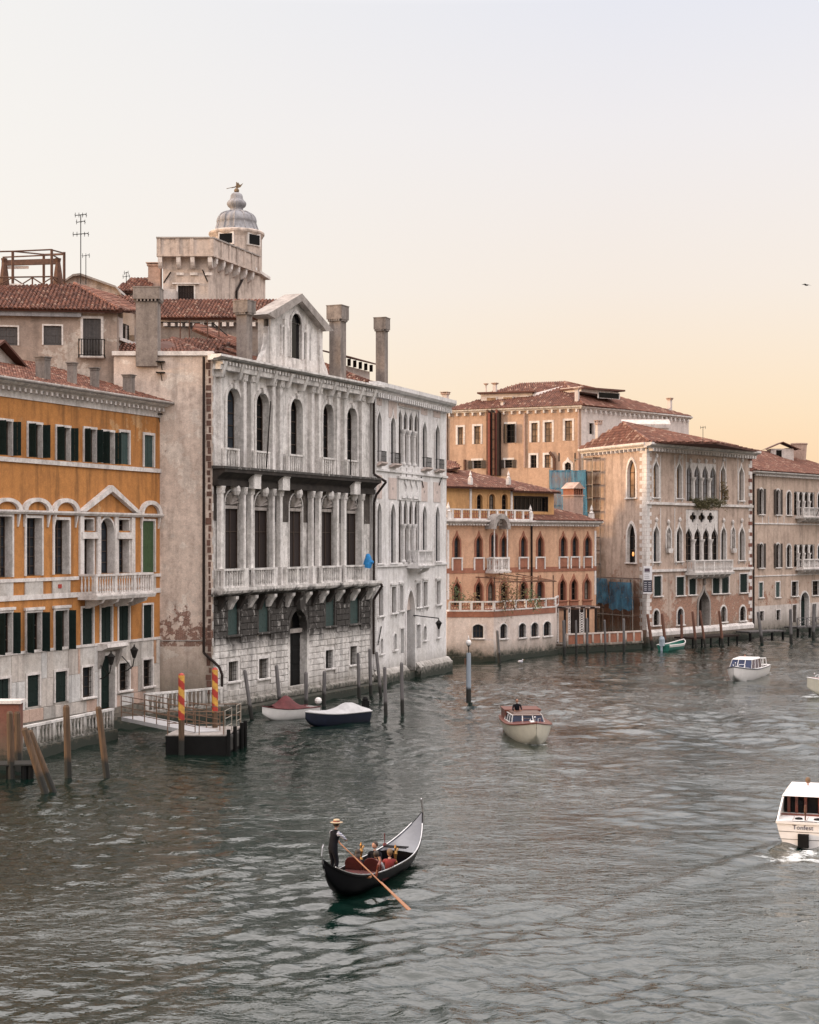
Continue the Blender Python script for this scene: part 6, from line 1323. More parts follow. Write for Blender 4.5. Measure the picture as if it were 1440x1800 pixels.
M_skin = plain('skin', (.36,.19,.13), .55, var=.08); M_black = plain('black_cloth', (.006,.006,.009), .9, spec=.15); M_hair = plain('dark_brown_hair', (.02,.012,.008), .6); M_hairl = plain('light_brown_hair', (.12,.07,.035), .6)
M_straw = plain('straw', (.34,.26,.17), .8); M_whitecl = plain('white_cloth', (.5,.5,.55), .85); M_navy = plain('navy_cloth', (.02,.025,.05), .85); M_redcl = plain('red_cloth', (.16,.015,.015), .85)
def mat_stripe():
    g = G('striped_shirt'); w = g.n('ShaderNodeTexWave'); w.wave_type = 'BANDS'; w.bands_direction = 'Z'; g.l(g.pos, w.inputs[0]); w.inputs['Scale'].default_value = 6
    return g.fin(g.mix(g.step(w.outputs[1], .45, .55), (.55,.55,.6), (.05,.06,.12)), .85)
M_stripe = mat_stripe(); M_dimwhite = plain('grey_white_cloth', (.28,.28,.30), .9)
def hand(mb, p, d, up, s=1.0):
    """palm with five bent fingers closing along d"""
    p = Vector(p); d = Vector(d).normalized(); up = Vector(up).normalized(); side = d.cross(up).normalized()
    mb.tube(p, p+d*.085*s, .036*s, 6, .04*s)
    for k in range(4):
        b = p+d*.08*s+side*(k-1.5)*.02*s; ln = (.036,.042,.04,.03)[k]*s
        mb.tube(b, b+d*ln, .0095*s, 5); mb.tube(b+d*ln, b+d*ln*1.35-up*.03*s, .0085*s, 5)
    t = p+d*.025*s-side*.036*s; mb.tube(t, t+d*.03*s-side*.02*s, .011*s, 5); mb.tube(t+d*.03*s-side*.02*s, t+d*.055*s-up*.02*s, .0095*s, 5)
def head(par, M, c, s=1.0, yaw=0, hair=None, hat=None, long=False):
    Mh = M @ T(c) @ rotz(yaw)
    h = MB().ball((0,0,0), .105*s, 12, (.88,1.0,1.18)).ball((0,-.095*s,-.015*s), .02*s, 6, (.8,1,1.3)).ball((-.085*s,.01,0), .025*s, 6, (.5,1,1.4)).ball((.085*s,.01,0), .025*s, 6, (.5,1,1.4)).put('head', M_skin, par, Mh, smooth=True)
    MB().ball((-.034*s,-.092*s,.012*s), .013*s, 5).ball((.034*s,-.092*s,.012*s), .013*s, 5).put('eyes', M_hair, h, Mh); MB().box(-.025*s,.025*s,-.1*s,-.088*s,-.062*s,-.052*s).put('mouth', M_redcl, h, Mh)
    hb = MB().ball((0,.022*s,.028*s), .112*s, 12, (.93,.98,1.1))
    if long: hb.lathe([(.05*s,-.30*s),(.10*s,-.18*s),(.10*s,0)], 8, (0,.06*s,0))
    hb.put('hair', hair or M_hair, par, Mh, smooth=True)
    if hat: MB().lathe([(.0,.05),(.2,.055),(.21,.065),(.11,.085),(.105,.15),(.08,.165),(0,.167)], 16).put('hat', M_straw, par, Mh); MB().lathe([(.113,.085),(.113,.115)], 16).put('hat_band', M_redcl, par, Mh)
def gondolier(M):
    t = thing('person', 'gondolier in black vest, striped sleeves and straw hat rowing at the stern', 'person', M)
    J = dict(pelvis=((0,0,.92),(.15,.12)), waist=((.01,-.04,1.08),(.14,.11)), chest=((.02,-.10,1.30),(.17,.13)), neck=((.02,-.13,1.47),(.065,.065)), neck2=((.02,-.15,1.55),(.055,.055)),
        shl=((-.19,-.09,1.41),.075), ell=((-.30,-.25,1.22),.05), wrl=((-.12,-.45,1.16),.035), shr=((.22,-.12,1.41),.075), elr=((.34,-.28,1.20),.05), wrr=((.36,-.50,1.05),.035),
        hpl=((-.09,.02,.86),.11), knl=((-.12,-.06,.48),.075), anl=((-.13,.06,.09),.05), tol=((-.14,-.14,.04),.045), hpr=((.10,0,.86),.11), knr=((.13,-.10,.49),.075), anr=((.16,-.06,.09),.05), tor=((.19,-.26,.04),.045))
    Bn = [('pelvis','waist'),('waist','chest'),('chest','neck'),('neck','neck2'),('chest','shl'),('shl','ell'),('ell','wrl'),('chest','shr'),('shr','elr'),('elr','wrr'),('pelvis','hpl'),('hpl','knl'),('knl','anl'),('anl','tol'),('pelvis','hpr'),('hpr','knr'),('knr','anr'),('anr','tor')]
    def mi(c): return 0 if (c.z < 1.05 or abs(c.x-.02) < .17 and c.z < 1.5) else (2 if c.z >= 1.5 else 1)
    skin_body('gondolier_body', J, Bn, ([M_black, M_stripe, M_skin], mi), t, M)
    mb = MB(); hand(mb, (-.12,-.45,1.16), (.5,-.5,-.25), (0,.3,1)); hand(mb, (.36,-.50,1.05), (-.1,-.6,-.4), (0,.3,1)); mb.put('hands', M_skin, t, M)
    head(t, M, (.02,-.17,1.67), 1.0, R(12), M_hair, True); return t
def sitter(M, label, shirt, trouser, hair, long=False, yaw=0, lean=0):
    t = thing('person', label, 'person', M)
    J = dict(pelvis=((0,0,.1),(.16,.13)), chest=((0,.04+lean,.42),(.16,.12)), neck=((0,.03+lean,.58),.055), neck2=((0,.02+lean,.64),.05), shl=((-.19,.04+lean,.52),.07), ell=((-.25,-.05,.30),.045), wrl=((-.12,-.24,.22),.033), shr=((.19,.04+lean,.52),.07), elr=((.25,-.05,.30),.045), wrr=((.12,-.24,.22),.033),
        hpl=((-.10,-.05,.1),.09), knl=((-.12,-.45,.14),.065), anl=((-.12,-.55,-.25),.045), hpr=((.10,-.05,.1),.09), knr=((.12,-.45,.14),.065), anr=((.12,-.55,-.25),.045))
    Bn = [('pelvis','chest'),('chest','neck'),('neck','neck2'),('chest','shl'),('shl','ell'),('ell','wrl'),('chest','shr'),('shr','elr'),('elr','wrr'),('pelvis','hpl'),('hpl','knl'),('knl','anl'),('pelvis','hpr'),('hpr','knr'),('knr','anr')]
    skin_body('sitter', J, Bn, ([shirt, trouser, M_skin], lambda c: 2 if c.z > .58 or (c.y < -.18 and c.z > .19 and abs(c.x) < .17) else (1 if c.z < .2 else 0)), t, M)
    mb = MB(); hand(mb, (-.12,-.24,.22), (.2,-1,-.2), (0,0,1)); hand(mb, (.12,-.24,.22), (-.2,-1,-.2), (0,0,1)); mb.put('hands', M_skin, t, M)
    head(t, M, (0,.01+lean,.77), 1.0, yaw, hair, False, long); return t
# ================================================================ boats
M_blackp = plain('black_gondola_lacquer', (.003,.003,.004), .4, var=.1, spec=.1); M_deckgrey = plain('glossy_fore_deck', (.07,.075,.09), .22, var=.15); M_ferro = plain('bare_iron_prow', (.35,.35,.37), .3, .9)
M_brass = plain('polished_brass', (.26,.14,.045), .35, .8); M_redv = plain('red_velvet', (.035,.006,.007), .9, spec=.2); M_carpet = None
def mat_carpet():
    g = G('patterned_red_carpet'); v = g.n('ShaderNodeTexVoronoi'); v.inputs['Scale'].default_value = 14; g.l(g.pos, v.inputs['Vector']); return g.fin(g.mix(g.step(v.outputs[0], .2, .35), (.16,.02,.015), (.05,.01,.01)), .95)
M_carpet = mat_carpet(); M_woodr = plain('brown_varnished_roof', (.085,.04,.025), .35, var=.3, sc=4); M_varn = plain('varnished_wood', (.13,.032,.018), .3, var=.3, sc=4); M_oar = plain('oar_wood', (.26,.11,.045), .5, var=.15); M_white = plain('white_gelcoat', (.66,.64,.63), .3, var=.06); M_cream = plain('cream_hull_paint', (.50,.47,.39), .3, var=.08)
M_navyh = plain('navy_hull_paint', (.007,.010,.024), .3); M_cover = plain('pale_grey_boat_cover', (.40,.40,.41), .8, var=.12, sc=2); M_maroon = plain('maroon_boat_cover', (.09,.02,.022), .85, var=.3, sc=2); M_greenh = plain('sea_green_hull_paint', (.02,.13,.10), .35); M_rubber = plain('black_rubber', (.006,.006,.006), .8, spec=.15); M_chrome = plain('polished_metal', (.55,.55,.56), .2, .9); M_motor = plain('blue_grey_motor_cover', (.30,.36,.42), .4)
def hull_rings(L_, beam, z_sheer, z_keel, fullness=2.2, n=24, flare=.75, stern=0.0, m=6):
    """half-breadth hull: returns per station the ring port gunwale -> keel -> starboard gunwale; bow towards +x"""
    rings = []
    for i in range(n+1):
        s = i/n; x = -L_/2+L_*s; t = 2*s-1
        if stern and t < 0: b = beam/2*(1-(1-stern)*abs(t)**fullness)
        else: b = beam/2*(1-abs(t)**fullness)
        b = max(b, .012); zs, zk = z_sheer(t), z_keel(t); ring = []
        for k in range(-m, m+1):
            a = abs(k)/m; y = b*(a**flare)*(1 if k > 0 else -1); ring.append(Vector((x, y, zk+(zs-zk)*a**2.0)))
        rings.append(ring)
    return rings
def hull_obj(rings, name, mat, par, M, close_stern=True):
    mb = MB(); mb.loft(rings, close=False); mb.add(rings[0], [tuple(range(len(rings[0])))]) if close_stern else None
    return mb.put(name, mat, par, M, smooth=True)
def rail(rings, r, name, mat, par, M, dz=0, i0=0, i1=None):
    mb = MB(); i1 = i1 or len(rings)
    for e in (0, -1): mb.path([rg[e]+Vector((0,0,dz)) for rg in rings[i0:i1]], r, 5)
    return mb.put(name, mat, par, M)
def deck(rings, i0, i1, name, mat, par, M, drop=.02, camber=.06, inset=.96, cuts=5):
    mb = MB(); rs_ = []
    for rg in rings[i0:i1]:
        a, b = rg[0], rg[-1]; rs_.append([a.lerp(b, .5+(k/cuts-.5)*inset)+Vector((0,0,-drop+camber*(1-(2*k/cuts-1)**2)*min(1, (b-a).length))) for k in range(cuts+1)])
    mb.loft(rs_, close=False); return mb.put(name, mat, par, M, smooth=True)
def floor(rings, i0, i1, z, name, mat, par, M, w=.66):
    mb = MB(); rs_ = [[Vector((rg[0].x, rg[0].y*w, z)), Vector((rg[0].x, rg[-1].y*w, z))] for rg in rings[i0:i1]]; mb.loft(rs_, close=False); return mb.put(name, mat, par, M)
# --- gondola
ga, gb_ = W(568, 1537, 1.0), W(742, 1430, 1.0)
sA = Vector(((568-CX)/FPX*51.9, 51.9, 0)); sB = Vector(((742-CX)/FPX*60.4, 60.4, 0)); mid = (sA+sB)/2; hdg = math.atan2((sB-sA).y, (sB-sA).x); GL = (sB-sA).length
MG = T(mid) @ rotz(hdg); GO = thing('gondola', 'black gondola with red seats and grey fore deck', 'gondola', MG)
zs_ = lambda t: .52+ (1.05*max(0,t)**3.2 if t > 0 else .95*abs(t)**3.6); zk_ = lambda t: -.12+(1.5*max(0,t)**5 if t > 0 else 1.35*abs(t)**5)
rg = hull_rings(GL, 1.62, zs_, zk_, 2.3, 34, .55)
hull_obj(rg, 'hull', M_blackp, GO, MG); rail(rg, .022, 'gunwale', M_chrome, GO, MG, .01, 2, 33); rail(rg, .035, 'wash_strake', M_blackp, GO, MG, -.05)
deck(rg, 24, 35, 'fore_deck', M_deckgrey, GO, MG); deck(rg, 0, 9, 'stern_deck', M_blackp, GO, MG); floor(rg, 8, 25, .12, 'floor', M_varn, GO, MG)
for i in (9, 24): a, b = rg[i][0], rg[i][-1]; MB().box(a.x-.01, a.x+.01, -.1, .1, a.z-.1, a.z).add(rg[i], [tuple(range(13))]).put('bulkhead', M_blackp, GO, MG)
# prow iron
fb = rg[-1][6]; pr_ = [(-.12,0),(0,-.3),(.10,-.25),(.16,.2),(.10,.62),(-.02,.85),(-.10,.82),(-.02,.6),(.05,.45),(.06,.3),(-.05,.27),(-.05,.22),(.05,.2),(-.05,.15),(-.05,.1),(.04,.08),(-.06,.04)]
fe = MB(); fe.add([(fb.x-.02+x, -.02, rg[-1][0].z-.35+z) for x, z in pr_]+[(fb.x-.02+x, .02, rg[-1][0].z-.35+z) for x, z in pr_], [tuple(range(len(pr_))), tuple(range(2*len(pr_)-1, len(pr_)-1, -1))]+[(i,(i+1)%len(pr_),(i+1)%len(pr_)+len(pr_),i+len(pr_)) for i in range(len(pr_))]); fe.put('prow_iron', M_ferro, GO, MG)
st0 = rg[0][0]; MB().path([(st0.x,0,st0.z-.1),(st0.x-.12,0,st0.z+.12),(st0.x-.06,0,st0.z+.35),(st0.x+.03,0,st0.z+.45)], .022, 5).path([(st0.x,0,st0.z-.1),(st0.x+.15,0,st0.z-.5)], .02, 5).put('stern_iron', M_ferro, GO, MG)
def chair_back(x, y, w, z, h, face=1):
    mb = MB(); n = 10; vs = []
    for k in range(n+1):
        t = math.pi*k/n; vs.append((x-.10*math.sin(t), y-w/2*math.cos(t), z+h*(.55+.45*math.sin(t))))
    ring = [(x+.1*face, y-w/2, z)]+[tuple(v) for v in vs]+[(x+.1*face, y+w/2, z)]
    mb.add([Vector(p) for p in ring]+[Vector(p)+Vector((-.09*face,0,.02)) for p in ring], [tuple(range(len(ring))), tuple(reversed(range(len(ring),2*len(ring))))]+[(i,i+1,i+1+len(ring),i+len(ring)) for i in range(len(ring)-1)])
    return mb
chair_back(-1.15, .33, .62, .3, .62).put('seat_back', M_redv, GO, MG); chair_back(-1.15, -.34, .62, .3, .62).put('seat_back', M_redv, GO, MG)
for y in (.33, -.34): MB().path([(-1.18-.10*math.sin(math.pi*k/8), y-.31*math.cos(math.pi*k/8), .3+.62*(.55+.45*math.sin(math.pi*k/8))) for k in range(9)], .03, 5).put('seat_back_trim', M_maroon, GO, MG)
MB().box(-1.1,-.55,-.66,.66,.15,.42).put('seat', M_redv, GO, MG); MB().box(-2.1,-1.25,-.58,.58,.45,.5).put('carpet', M_carpet, GO, MG); MB().box(-.5,.9,-.5,.5,.125,.15).put('floor_carpet', M_carpet, GO, MG)
MB().box(.35,.8,-.62,.62,.2,.40).put('small_bench', M_redv, GO, MG)
MB().box(-2.35,-2.2,-.72,.72,.5,.56).put('thwart', M_oar, GO, MG); MB().box(-3.2,-2.3,-.35,.35,.5,.53).put('stern_boards', M_deckgrey, GO, MG)
for y in (-.64, .62): MB().lathe([(.05,0),(.07,.08),(.03,.16),(.05,.26),(.075,.36),(.03,.46),(.045,.56),(.012,.66)], 8, (.15,y,.5)).tube((.15,y,.9),(.38,y,.98),.04,6).put('brass_seahorse', M_brass, GO, MG)
MB().tube((2.2,.55,.65),(2.1,.52,1.15),.02,5).ball((2.2,.55,.72),.08,6).put('pennant_ornament', M_maroon, GO, MG)
for x in (1.75, 1.95): MB().box(x, x+.08, -.42, .42, .72, .76).put('deck_slat', M_blackp, GO, MG)
fo = MG @ Vector((-2.0, -.80, .55)); MB().path([(-2.0,-.78,.5),(-1.98,-.84,.72),(-2.08,-.9,.88),(-1.95,-.92,1.0),(-1.9,-.86,1.12)], .05, 6).put('oar_fork', M_varn, GO, MG)
MB().path([(-2.2,-.3,.5),(-2.6,.1,.53),(-3.0,-.1,.54),(-2.7,-.35,.55)], .03, 5).put('mooring_rope', M_white, GO, MG)
MP = T(MG @ Vector((-3.12, .22, .62))) @ rotz(hdg+R(90)-R(28)); gp = gondolier(MP @ rotz(R(180)) if False else T(MG @ Vector((-3.15, .25, .64))) @ rotz(hdg+R(65)))
hnd = WM[gp.name] @ Vector((.34,-.58,.98)); fork = MG @ Vector((-1.93, -.92, 1.0)); endp = Vector(((721-CX)/FPX*51.3, 51.3, -.02)); 
oar = thing('oar', 'long light brown oar held by the gondolier, dipping into the water', 'oar', hnd); up_ = hnd+(hnd-endp).normalized()*.5
MB().tube(up_, hnd.lerp(endp, .62), .021, 6, .022).put('shaft', M_oar, oar, Matrix.Identity(4))
bd = MB(); a, b = hnd.lerp(endp, .60), endp+(endp-hnd).normalized()*.6; sd_ = (b-a).cross(Vector((0,0,1))).normalized(); bd.add([a+sd_*.03, a-sd_*.03, b-sd_*.09, b+sd_*.09, a+sd_*.03+Vector((0,0,.03)), a-sd_*.03+Vector((0,0,.03)), b-sd_*.09+Vector((0,0,.03)), b+sd_*.09+Vector((0,0,.03))], [(0,1,2,3),(4,5,6,7),(0,1,5,4),(1,2,6,5),(2,3,7,6),(3,0,4,7)]); bd.put('blade', M_oar, oar, Matrix.Identity(4))
# seated people: local -y is forward for a sitter; gondola bow is +x
sitter(MG @ T((-.85,.32,.22)) @ rotz(R(90)), 'dark haired passenger in black on the left gondola seat', M_black, M_navy, M_hair, True)
sitter(MG @ T((-.80,-.32,.20)) @ rotz(R(90)), 'passenger in a pale shirt on the right gondola seat', M_dimwhite, M_navy, M_hair, False, .2)
sitter(MG @ T((.55,.28,.24)) @ rotz(R(-90)), 'dark haired passenger facing backwards on the small gondola bench', M_black, M_black, M_hair, False, -.3)
sitter(MG @ T((.1,-.45,.12)) @ rotz(R(110)), 'passenger in red beside the right brass ornament', M_redcl, M_whitecl, M_hairl, False, .3)
# --- motor boats
def cabin_boat(name, label, M, Ln, beam, hullm, deckm, roofm, winm, frame, sheer=.75, cab=(-.30,.18,.62), waterm=None, driver=None, open_aft=True, spray=True):
    t = thing(name, label, 'water taxi', M); rg = hull_rings(Ln, beam, lambda s: sheer+.38*max(0,s)**2.2, lambda s: -.35+.9*max(0,s)**4, 2.6, 26, .42, stern=.82)
    hull_obj(rg, 'hull', hullm, t, M); rail(rg, .045, 'rubbing_strake', waterm or frame, t, M, -.02)
    i = lambda f: int(round((f+.5)*26)); c0, c1, chh = cab
    deck(rg, i(c1), 27, 'fore_deck', deckm, t, M, 0, .10, .97); deck(rg, 0, 4, 'aft_deck', deckm, t, M, 0, .04, .97); floor(rg, 3, i(c1)+1, .25, 'floor', deckm, t, M)
    for e in (0, -1):
        mb = MB(); rr = [[g_[e], Vector((g_[e].x, g_[e].y*.80, g_[e].z)), Vector((g_[e].x, g_[e].y*.80, .25))] for g_ in rg[3:i(c1)+1]]; mb.loft(rr, close=False); mb.put('side_deck', deckm, t, M)
    x0, x1 = Ln*c0, Ln*c1; hw = beam*.40; z0 = sheer-.02; z1 = z0+chh
    x1b = x1+chh*.95
    cb = MB(); T4 = [(x0,hw*.9),(x1,hw*.82)]
    MB().add([(x0-.1,-hw*.88,z1),(x1+.15,-hw*.8,z1),(x1+.15,hw*.8,z1),(x0-.1,hw*.88,z1),(x0-.05,-hw*.8,z1+.1),(x1,-hw*.7,z1+.1),(x1,hw*.7,z1+.1),(x0-.05,hw*.8,z1+.1)], [(0,1,5,4),(1,2,6,5),(2,3,7,6),(3,0,4,7),(4,5,6,7),(3,2,1,0)]).put('cabin_roof', roofm, t, M)
    # windows: sides and raked windscreen
    for sy in (-1, 1):
        mb = MB(); P = [(x0,sy*hw,z0+.0),(x1b,sy*hw*.9,z0+.02),(x1+.1,sy*hw*.8,z1),(x0,sy*hw*.88,z1)]; mb.add([Vector(p) for p in P]+[Vector(p)-Vector((0,sy*.04,0)) for p in P], [(0,1,2,3),(7,6,5,4),(0,1,5,4),(1,2,6,5),(2,3,7,6)]); w_ = mb.put('side_window', winm, t, M)
        fr = MB()
        for k in (0, .33, .66, 1): a = Vector(P[0]).lerp(Vector(P[1]), k); b = Vector(P[3]).lerp(Vector(P[2]), k); fr.tube(a, b, .035, 4)
        fr.path([P[0], P[1], P[2], P[3]], .035, 4); fr.put('window_frame', frame, w_, M)
    P = [(x1b,-hw*.9,z0+.02),(x1b,hw*.9,z0+.02),(x1+.1,hw*.8,z1),(x1+.1,-hw*.8,z1)]; w_ = MB().add([Vector(p) for p in P]+[Vector(p)-Vector((.04,0,0)) for p in P], [(0,1,2,3),(7,6,5,4),(0,1,5,4),(2,3,7,6)]).put('windscreen', winm, t, M)
    fr = MB()
    for k in (0, .33, .67, 1): a = Vector(P[0]).lerp(Vector(P[1]), k); b = Vector(P[3]).lerp(Vector(P[2]), k); fr.tube(a, b, .03, 4)
    fr.path([P[0], P[1]], .035, 4).path([P[3], P[2]], .035, 4); fr.put('window_frame', frame, w_, M)
    MB().box(x0-.05, x0, -hw*.85, hw*.85, .25, z1).put('cabin_back', deckm, t, M)
    bx = Ln*.5-.5; MB().tube((bx-.1,0,sheer+.35),(bx-.1,0,sheer+.62),.03,5).ball((bx-.1,0,sheer+.62),.06,6).put('bow_lamp', M_chrome, t, M)
    for sy in (-1, 1): MB().path([(bx-1.4,sy*.5,sheer+.25),(bx-1.2,sy*.5,sheer+.45),(bx-.4,sy*.22,sheer+.5),(bx-.3,sy*.2,sheer+.32)], .018, 4).put('handrail', M_chrome, t, M)
    return t, rg, x0, z1
def heading(px0, y0, px1, y1):
    a, b = ground(px0, y0), ground(px1, y1); return math.atan2((b-a).y, (b-a).x)
# wooden taxi in mid canal, bow towards us and a little right
a = ground(941, 1308); h = R(-86); M = T(a+Vector((-math.cos(h), -math.sin(h), 0))*3.4) @ rotz(h)
tx1, _, x0, z1 = cabin_boat('water_taxi', 'cream hulled wooden water taxi with varnished red foredeck coming towards the camera', M, 7.8, 2.7, M_cream, M_varn, M_woodr, mat_glass('blue_windscreen', (.012,.015,.028), .08), M_white, .88, (-.22,.02,.44), M_varn)
MB().box(-3.6,-1.65,-1.05,-.98,.6,1.36).put('aft_canopy_side', M_varn, tx1, M); MB().box(-3.6,-1.65,.98,1.05,.6,1.36).put('aft_canopy_side', M_varn, tx1, M); MB().box(-3.7,-1.6,-1.1,1.1,1.36,1.44).put('aft_canopy', M_varn, tx1, M)
MB().box(1.9,3.1,-.14,.14,1.13,1.17).put('deck_strip', M_white, tx1, M)
def standing(M, label, top, hair, h=1.0):
    t = thing('person', label, 'person', M)
    J = dict(pelvis=((0,0,.92),(.14,.11)), chest=((0,0,1.28),(.17,.12)), neck=((0,0,1.46),.06), neck2=((0,0,1.54),.05), shl=((-.2,0,1.40),.07), ell=((-.26,-.08,1.14),.045), wrl=((-.18,-.3,1.1),.033), shr=((.2,0,1.40),.07), elr=((.26,-.08,1.14),.045), wrr=((.18,-.3,1.1),.033), hpl=((-.09,0,.86),.1), knl=((-.1,0,.47),.07), anl=((-.1,.03,.08),.05), hpr=((.09,0,.86),.1), knr=((.1,0,.47),.07), anr=((.1,.03,.08),.05))
    Bn = [('pelvis','chest'),('chest','neck'),('neck','neck2'),('chest','shl'),('shl','ell'),('ell','wrl'),('chest','shr'),('shr','elr'),('elr','wrr'),('pelvis','hpl'),('hpl','knl'),('knl','anl'),('pelvis','hpr'),('hpr','knr'),('knr','anr')]
    skin_body('st', J, Bn, ([top, M_navy, M_skin], lambda c: 2 if c.z > 1.48 else (0 if c.z > .9 else 1)), t, M); mb = MB(); hand(mb, (-.18,-.3,1.1), (0,-1,-.2), (0,0,1)); hand(mb, (.18,-.3,1.1), (0,-1,-.2), (0,0,1)); mb.put('hands', M_skin, t, M)
    head(t, M, (0,-.01,1.66), 1.0, 0, hair); return t
standing(M @ T((-1.68,-.35,.32)) @ rotz(R(90)), 'dark clothed driver standing behind the roof of the wooden water taxi', M_black, M_hair)
# white taxi further off, bow towards the left
a = ground(1280, 1196); b = ground(1352, 1190); h = math.atan2(a.y-b.y-5.2, a.x-b.x); M = T(Vector(((a.x+b.x)/2, a.y+2.6, 0))) @ rotz(h)
tx2, _, _, _ = cabin_boat('water_taxi', 'small all white water taxi with pale cabin roof far across the canal', M, 8.6, 2.6, M_white, M_white, M_white, mat_glass('dark_windscreen', (.02,.025,.05), .05), M_white, .85, (-.12,.16,.78), M_navyh)
fr = MB(); 
for sy in (-1, 1): fr.path([(-.9,sy*.95,1.6),(-2.8,sy*.95,1.5),(-3.1,sy*.95,.9)], .05, 4).path([(-1.8,sy*.95,1.55),(-1.8,sy*.95,.9)], .05, 4)
fr.put('aft_windscreen_frame', M_white, tx2, M)
standing(M @ T((-1.3,-.45,.1)) @ rotz(R(90)), 'dark clothed driver standing behind the cabin of the white water taxi', M_black, M_hair)
# moored covered boats
a, b = ground(460, 1266), ground(545, 1262); M = T(Vector(((a.x+b.x)/2+.1, a.y+1.6, 0))) @ rotz(math.atan2(-2.6, a.x-b.x))
mo1 = thing('moored_boat', 'white hulled moored boat under a maroon cover', 'boat', M); rg = hull_rings(4.2, 1.7, lambda s: .62+.25*max(0,s)**2, lambda s: -.2+.6*max(0,s)**4, 2.4, 18, .45, stern=.8); hull_obj(rg, 'hull', M_white, mo1, M); rail(rg, .04, 'gunwale', M_maroon, mo1, M)
floor(rg, 1, 18, .3, 'floor', M_maroon, mo1, M)
cv = MB(); rs_ = []
for i in range(4, 16):
    a_, b_ = rg[i][0], rg[i][-1]; hh = .75*math.exp(-((i-10)/3.2)**2)+.05; rs_.append([a_.lerp(b_, k/8)+Vector((0,0,.03+hh*(1-abs(k/4-1))**.8)) for k in range(9)])
cv.loft(rs_, close=False); cv.put('cover', M_maroon, mo1, M, smooth=False); MB().ball((-2.0,.55,1.0),.24,10).put('buoy_fender', M_white, mo1, M)
a, b = ground(536, 1276), ground(634, 1268); M = T(Vector(((a.x+b.x)/2+.1, a.y+1.5, 0))) @ rotz(math.atan2(-3.0, a.x-b.x))
mo2 = thing('moored_boat', 'navy hulled motorboat under a pale grey cover, moored by the white palazzo', 'boat', M); rg = hull_rings(4.7, 2.0, lambda s: .68+.2*max(0,s)**2, lambda s: -.25+.7*max(0,s)**4, 2.6, 18, .4, stern=.85); hull_obj(rg, 'hull', M_navyh, mo2, M)
cv = MB(); rs_ = []
for i in range(0, 19):
    a_, b_ = rg[i][0], rg[i][-1]; hh = .10+.42*math.exp(-((i-4.5)/3.0)**2); rs_.append([a_.lerp(b_, k/8)*1.0+Vector((0,(k/4-1)*.04*-1,.02+hh*(1-abs(k/4-1)**3)+.02*math.sin(i*2.3+k))) for k in range(9)])
cv.loft(rs_, close=False); cv.put('cover', M_cover, mo2, M, smooth=False); rail(rg, .05, 'gunwale', M_cover, mo2, M)
MB().box(-2.7,-2.35,-.18,.18,.3,1.25).lathe([(.16,1.2),(.2,1.35),(.1,1.5)], 8, (-2.5,0,0)).put('outboard_motor', M_rubber, mo2, M)
# green boat at the far quay
a, b = ground(1155, 1148), ground(1218, 1139); M = T((a+b)/2+Vector((0,1.0,0))) @ rotz(math.atan2((b-a).y*.9, (b-a).x))
mo3 = thing('moored_boat', 'open white and sea green dinghy with outboard motor at the far quay', 'boat', M); rg = hull_rings(4.9, 1.75, lambda s: .62+.38*max(0,s)**2, lambda s: -.15+.6*max(0,s)**4, 2.6, 18, .42, stern=.85); hull_obj(rg, 'hull', M_greenh, mo3, M)
rg2 = [[p+Vector((0,(.02 if p.y > 0 else -.02),0)) for p in (r_[0], r_[0].lerp(r_[1], .9))] for r_ in rg]; MB().loft(rg2, close=False).loft([[p+Vector((0,(.02 if p.y > 0 else -.02),0)) for p in (r_[-1], r_[-1].lerp(r_[-2], .9))] for r_ in rg], close=False).put('topsides', M_white, mo3, M)
rail(rg, .06, 'gunwale', M_white, mo3, M); floor(rg, 0, 17, .22, 'floor', M_pinkslab, mo3, M); 
for x in (-1.2, .4): MB().box(x, x+.3, -.75, .75, .42, .48).put('thwart', M_white, mo3, M)
MB().box(-3.0,-2.5,-.2,.2,.55,1.25).lathe([(.24,1.0),(.3,1.25),(.22,1.5),(.05,1.55)], 10, (-2.8,0,0)).box(-2.95,-2.75,-.08,.08,-.2,.6).put('outboard_motor', M_motor, mo3, M)
# large white boat leaving at the right edge
xs_ = W(1369, 1447, 1.0); YB = 33350/(1492-950.0); YB = 62.5; k = YB/FPX
h = R(90); c = Vector(((1416-CX)*k, YB, 0)); M = T(c+Vector((math.cos(R(72)),math.sin(R(72)),0))*4.3*.78) @ rotz(R(72)) @ Matrix.Scale(.78, 4)
bt = thing('water_taxi', 'large white boat seen from behind at the right edge, lettered on its stern', 'water taxi', M)
Ln = 8.6; rg = hull_rings(Ln, 3.0, lambda s: 1.05+.3*max(0,s)**2, lambda s: -.35+.9*max(0,s)**4, 2.6, 26, .38, stern=.93); hull_obj(rg, 'hull', M_white, bt, M)
rail(rg, .05, 'rubbing_strake', M_rubber, bt, M, -.03); deck(rg, 0, 9, 'aft_deck', M_white, bt, M, 0, .05, .99); deck(rg, 18, 27, 'fore_deck', M_white, bt, M, 0, .08, .99)
st = -Ln/2; hw = 1.39
MB().box(st-.07, st+.0, -hw-.02, hw+.02, .94, 1.06).put('transom_rail', M_white, bt, M); MB().box(st-.012, st, -hw+.02, hw-.02, .55, .57).box(st-.012, st, -hw+.1, hw-.1, .18, .2).put('hull_seam', M_rubber, bt, M)
MB().box(st-.3, st-.0, -.17, .34, -.15, .48).put('stern_drive', M_rubber, bt, M)
text(bt, 'Tonfest', M @ T((st-.02, .12, .68)) @ rotz(R(-90)), .32, M_ink, 'name_lettering')
text(bt, '62', M @ T((st+.9, -.62, 1.1)) @ rotz(R(-90)) @ Matrix.Rotation(R(-80), 4, 'X'), .2, M_ink, 'number_lettering')
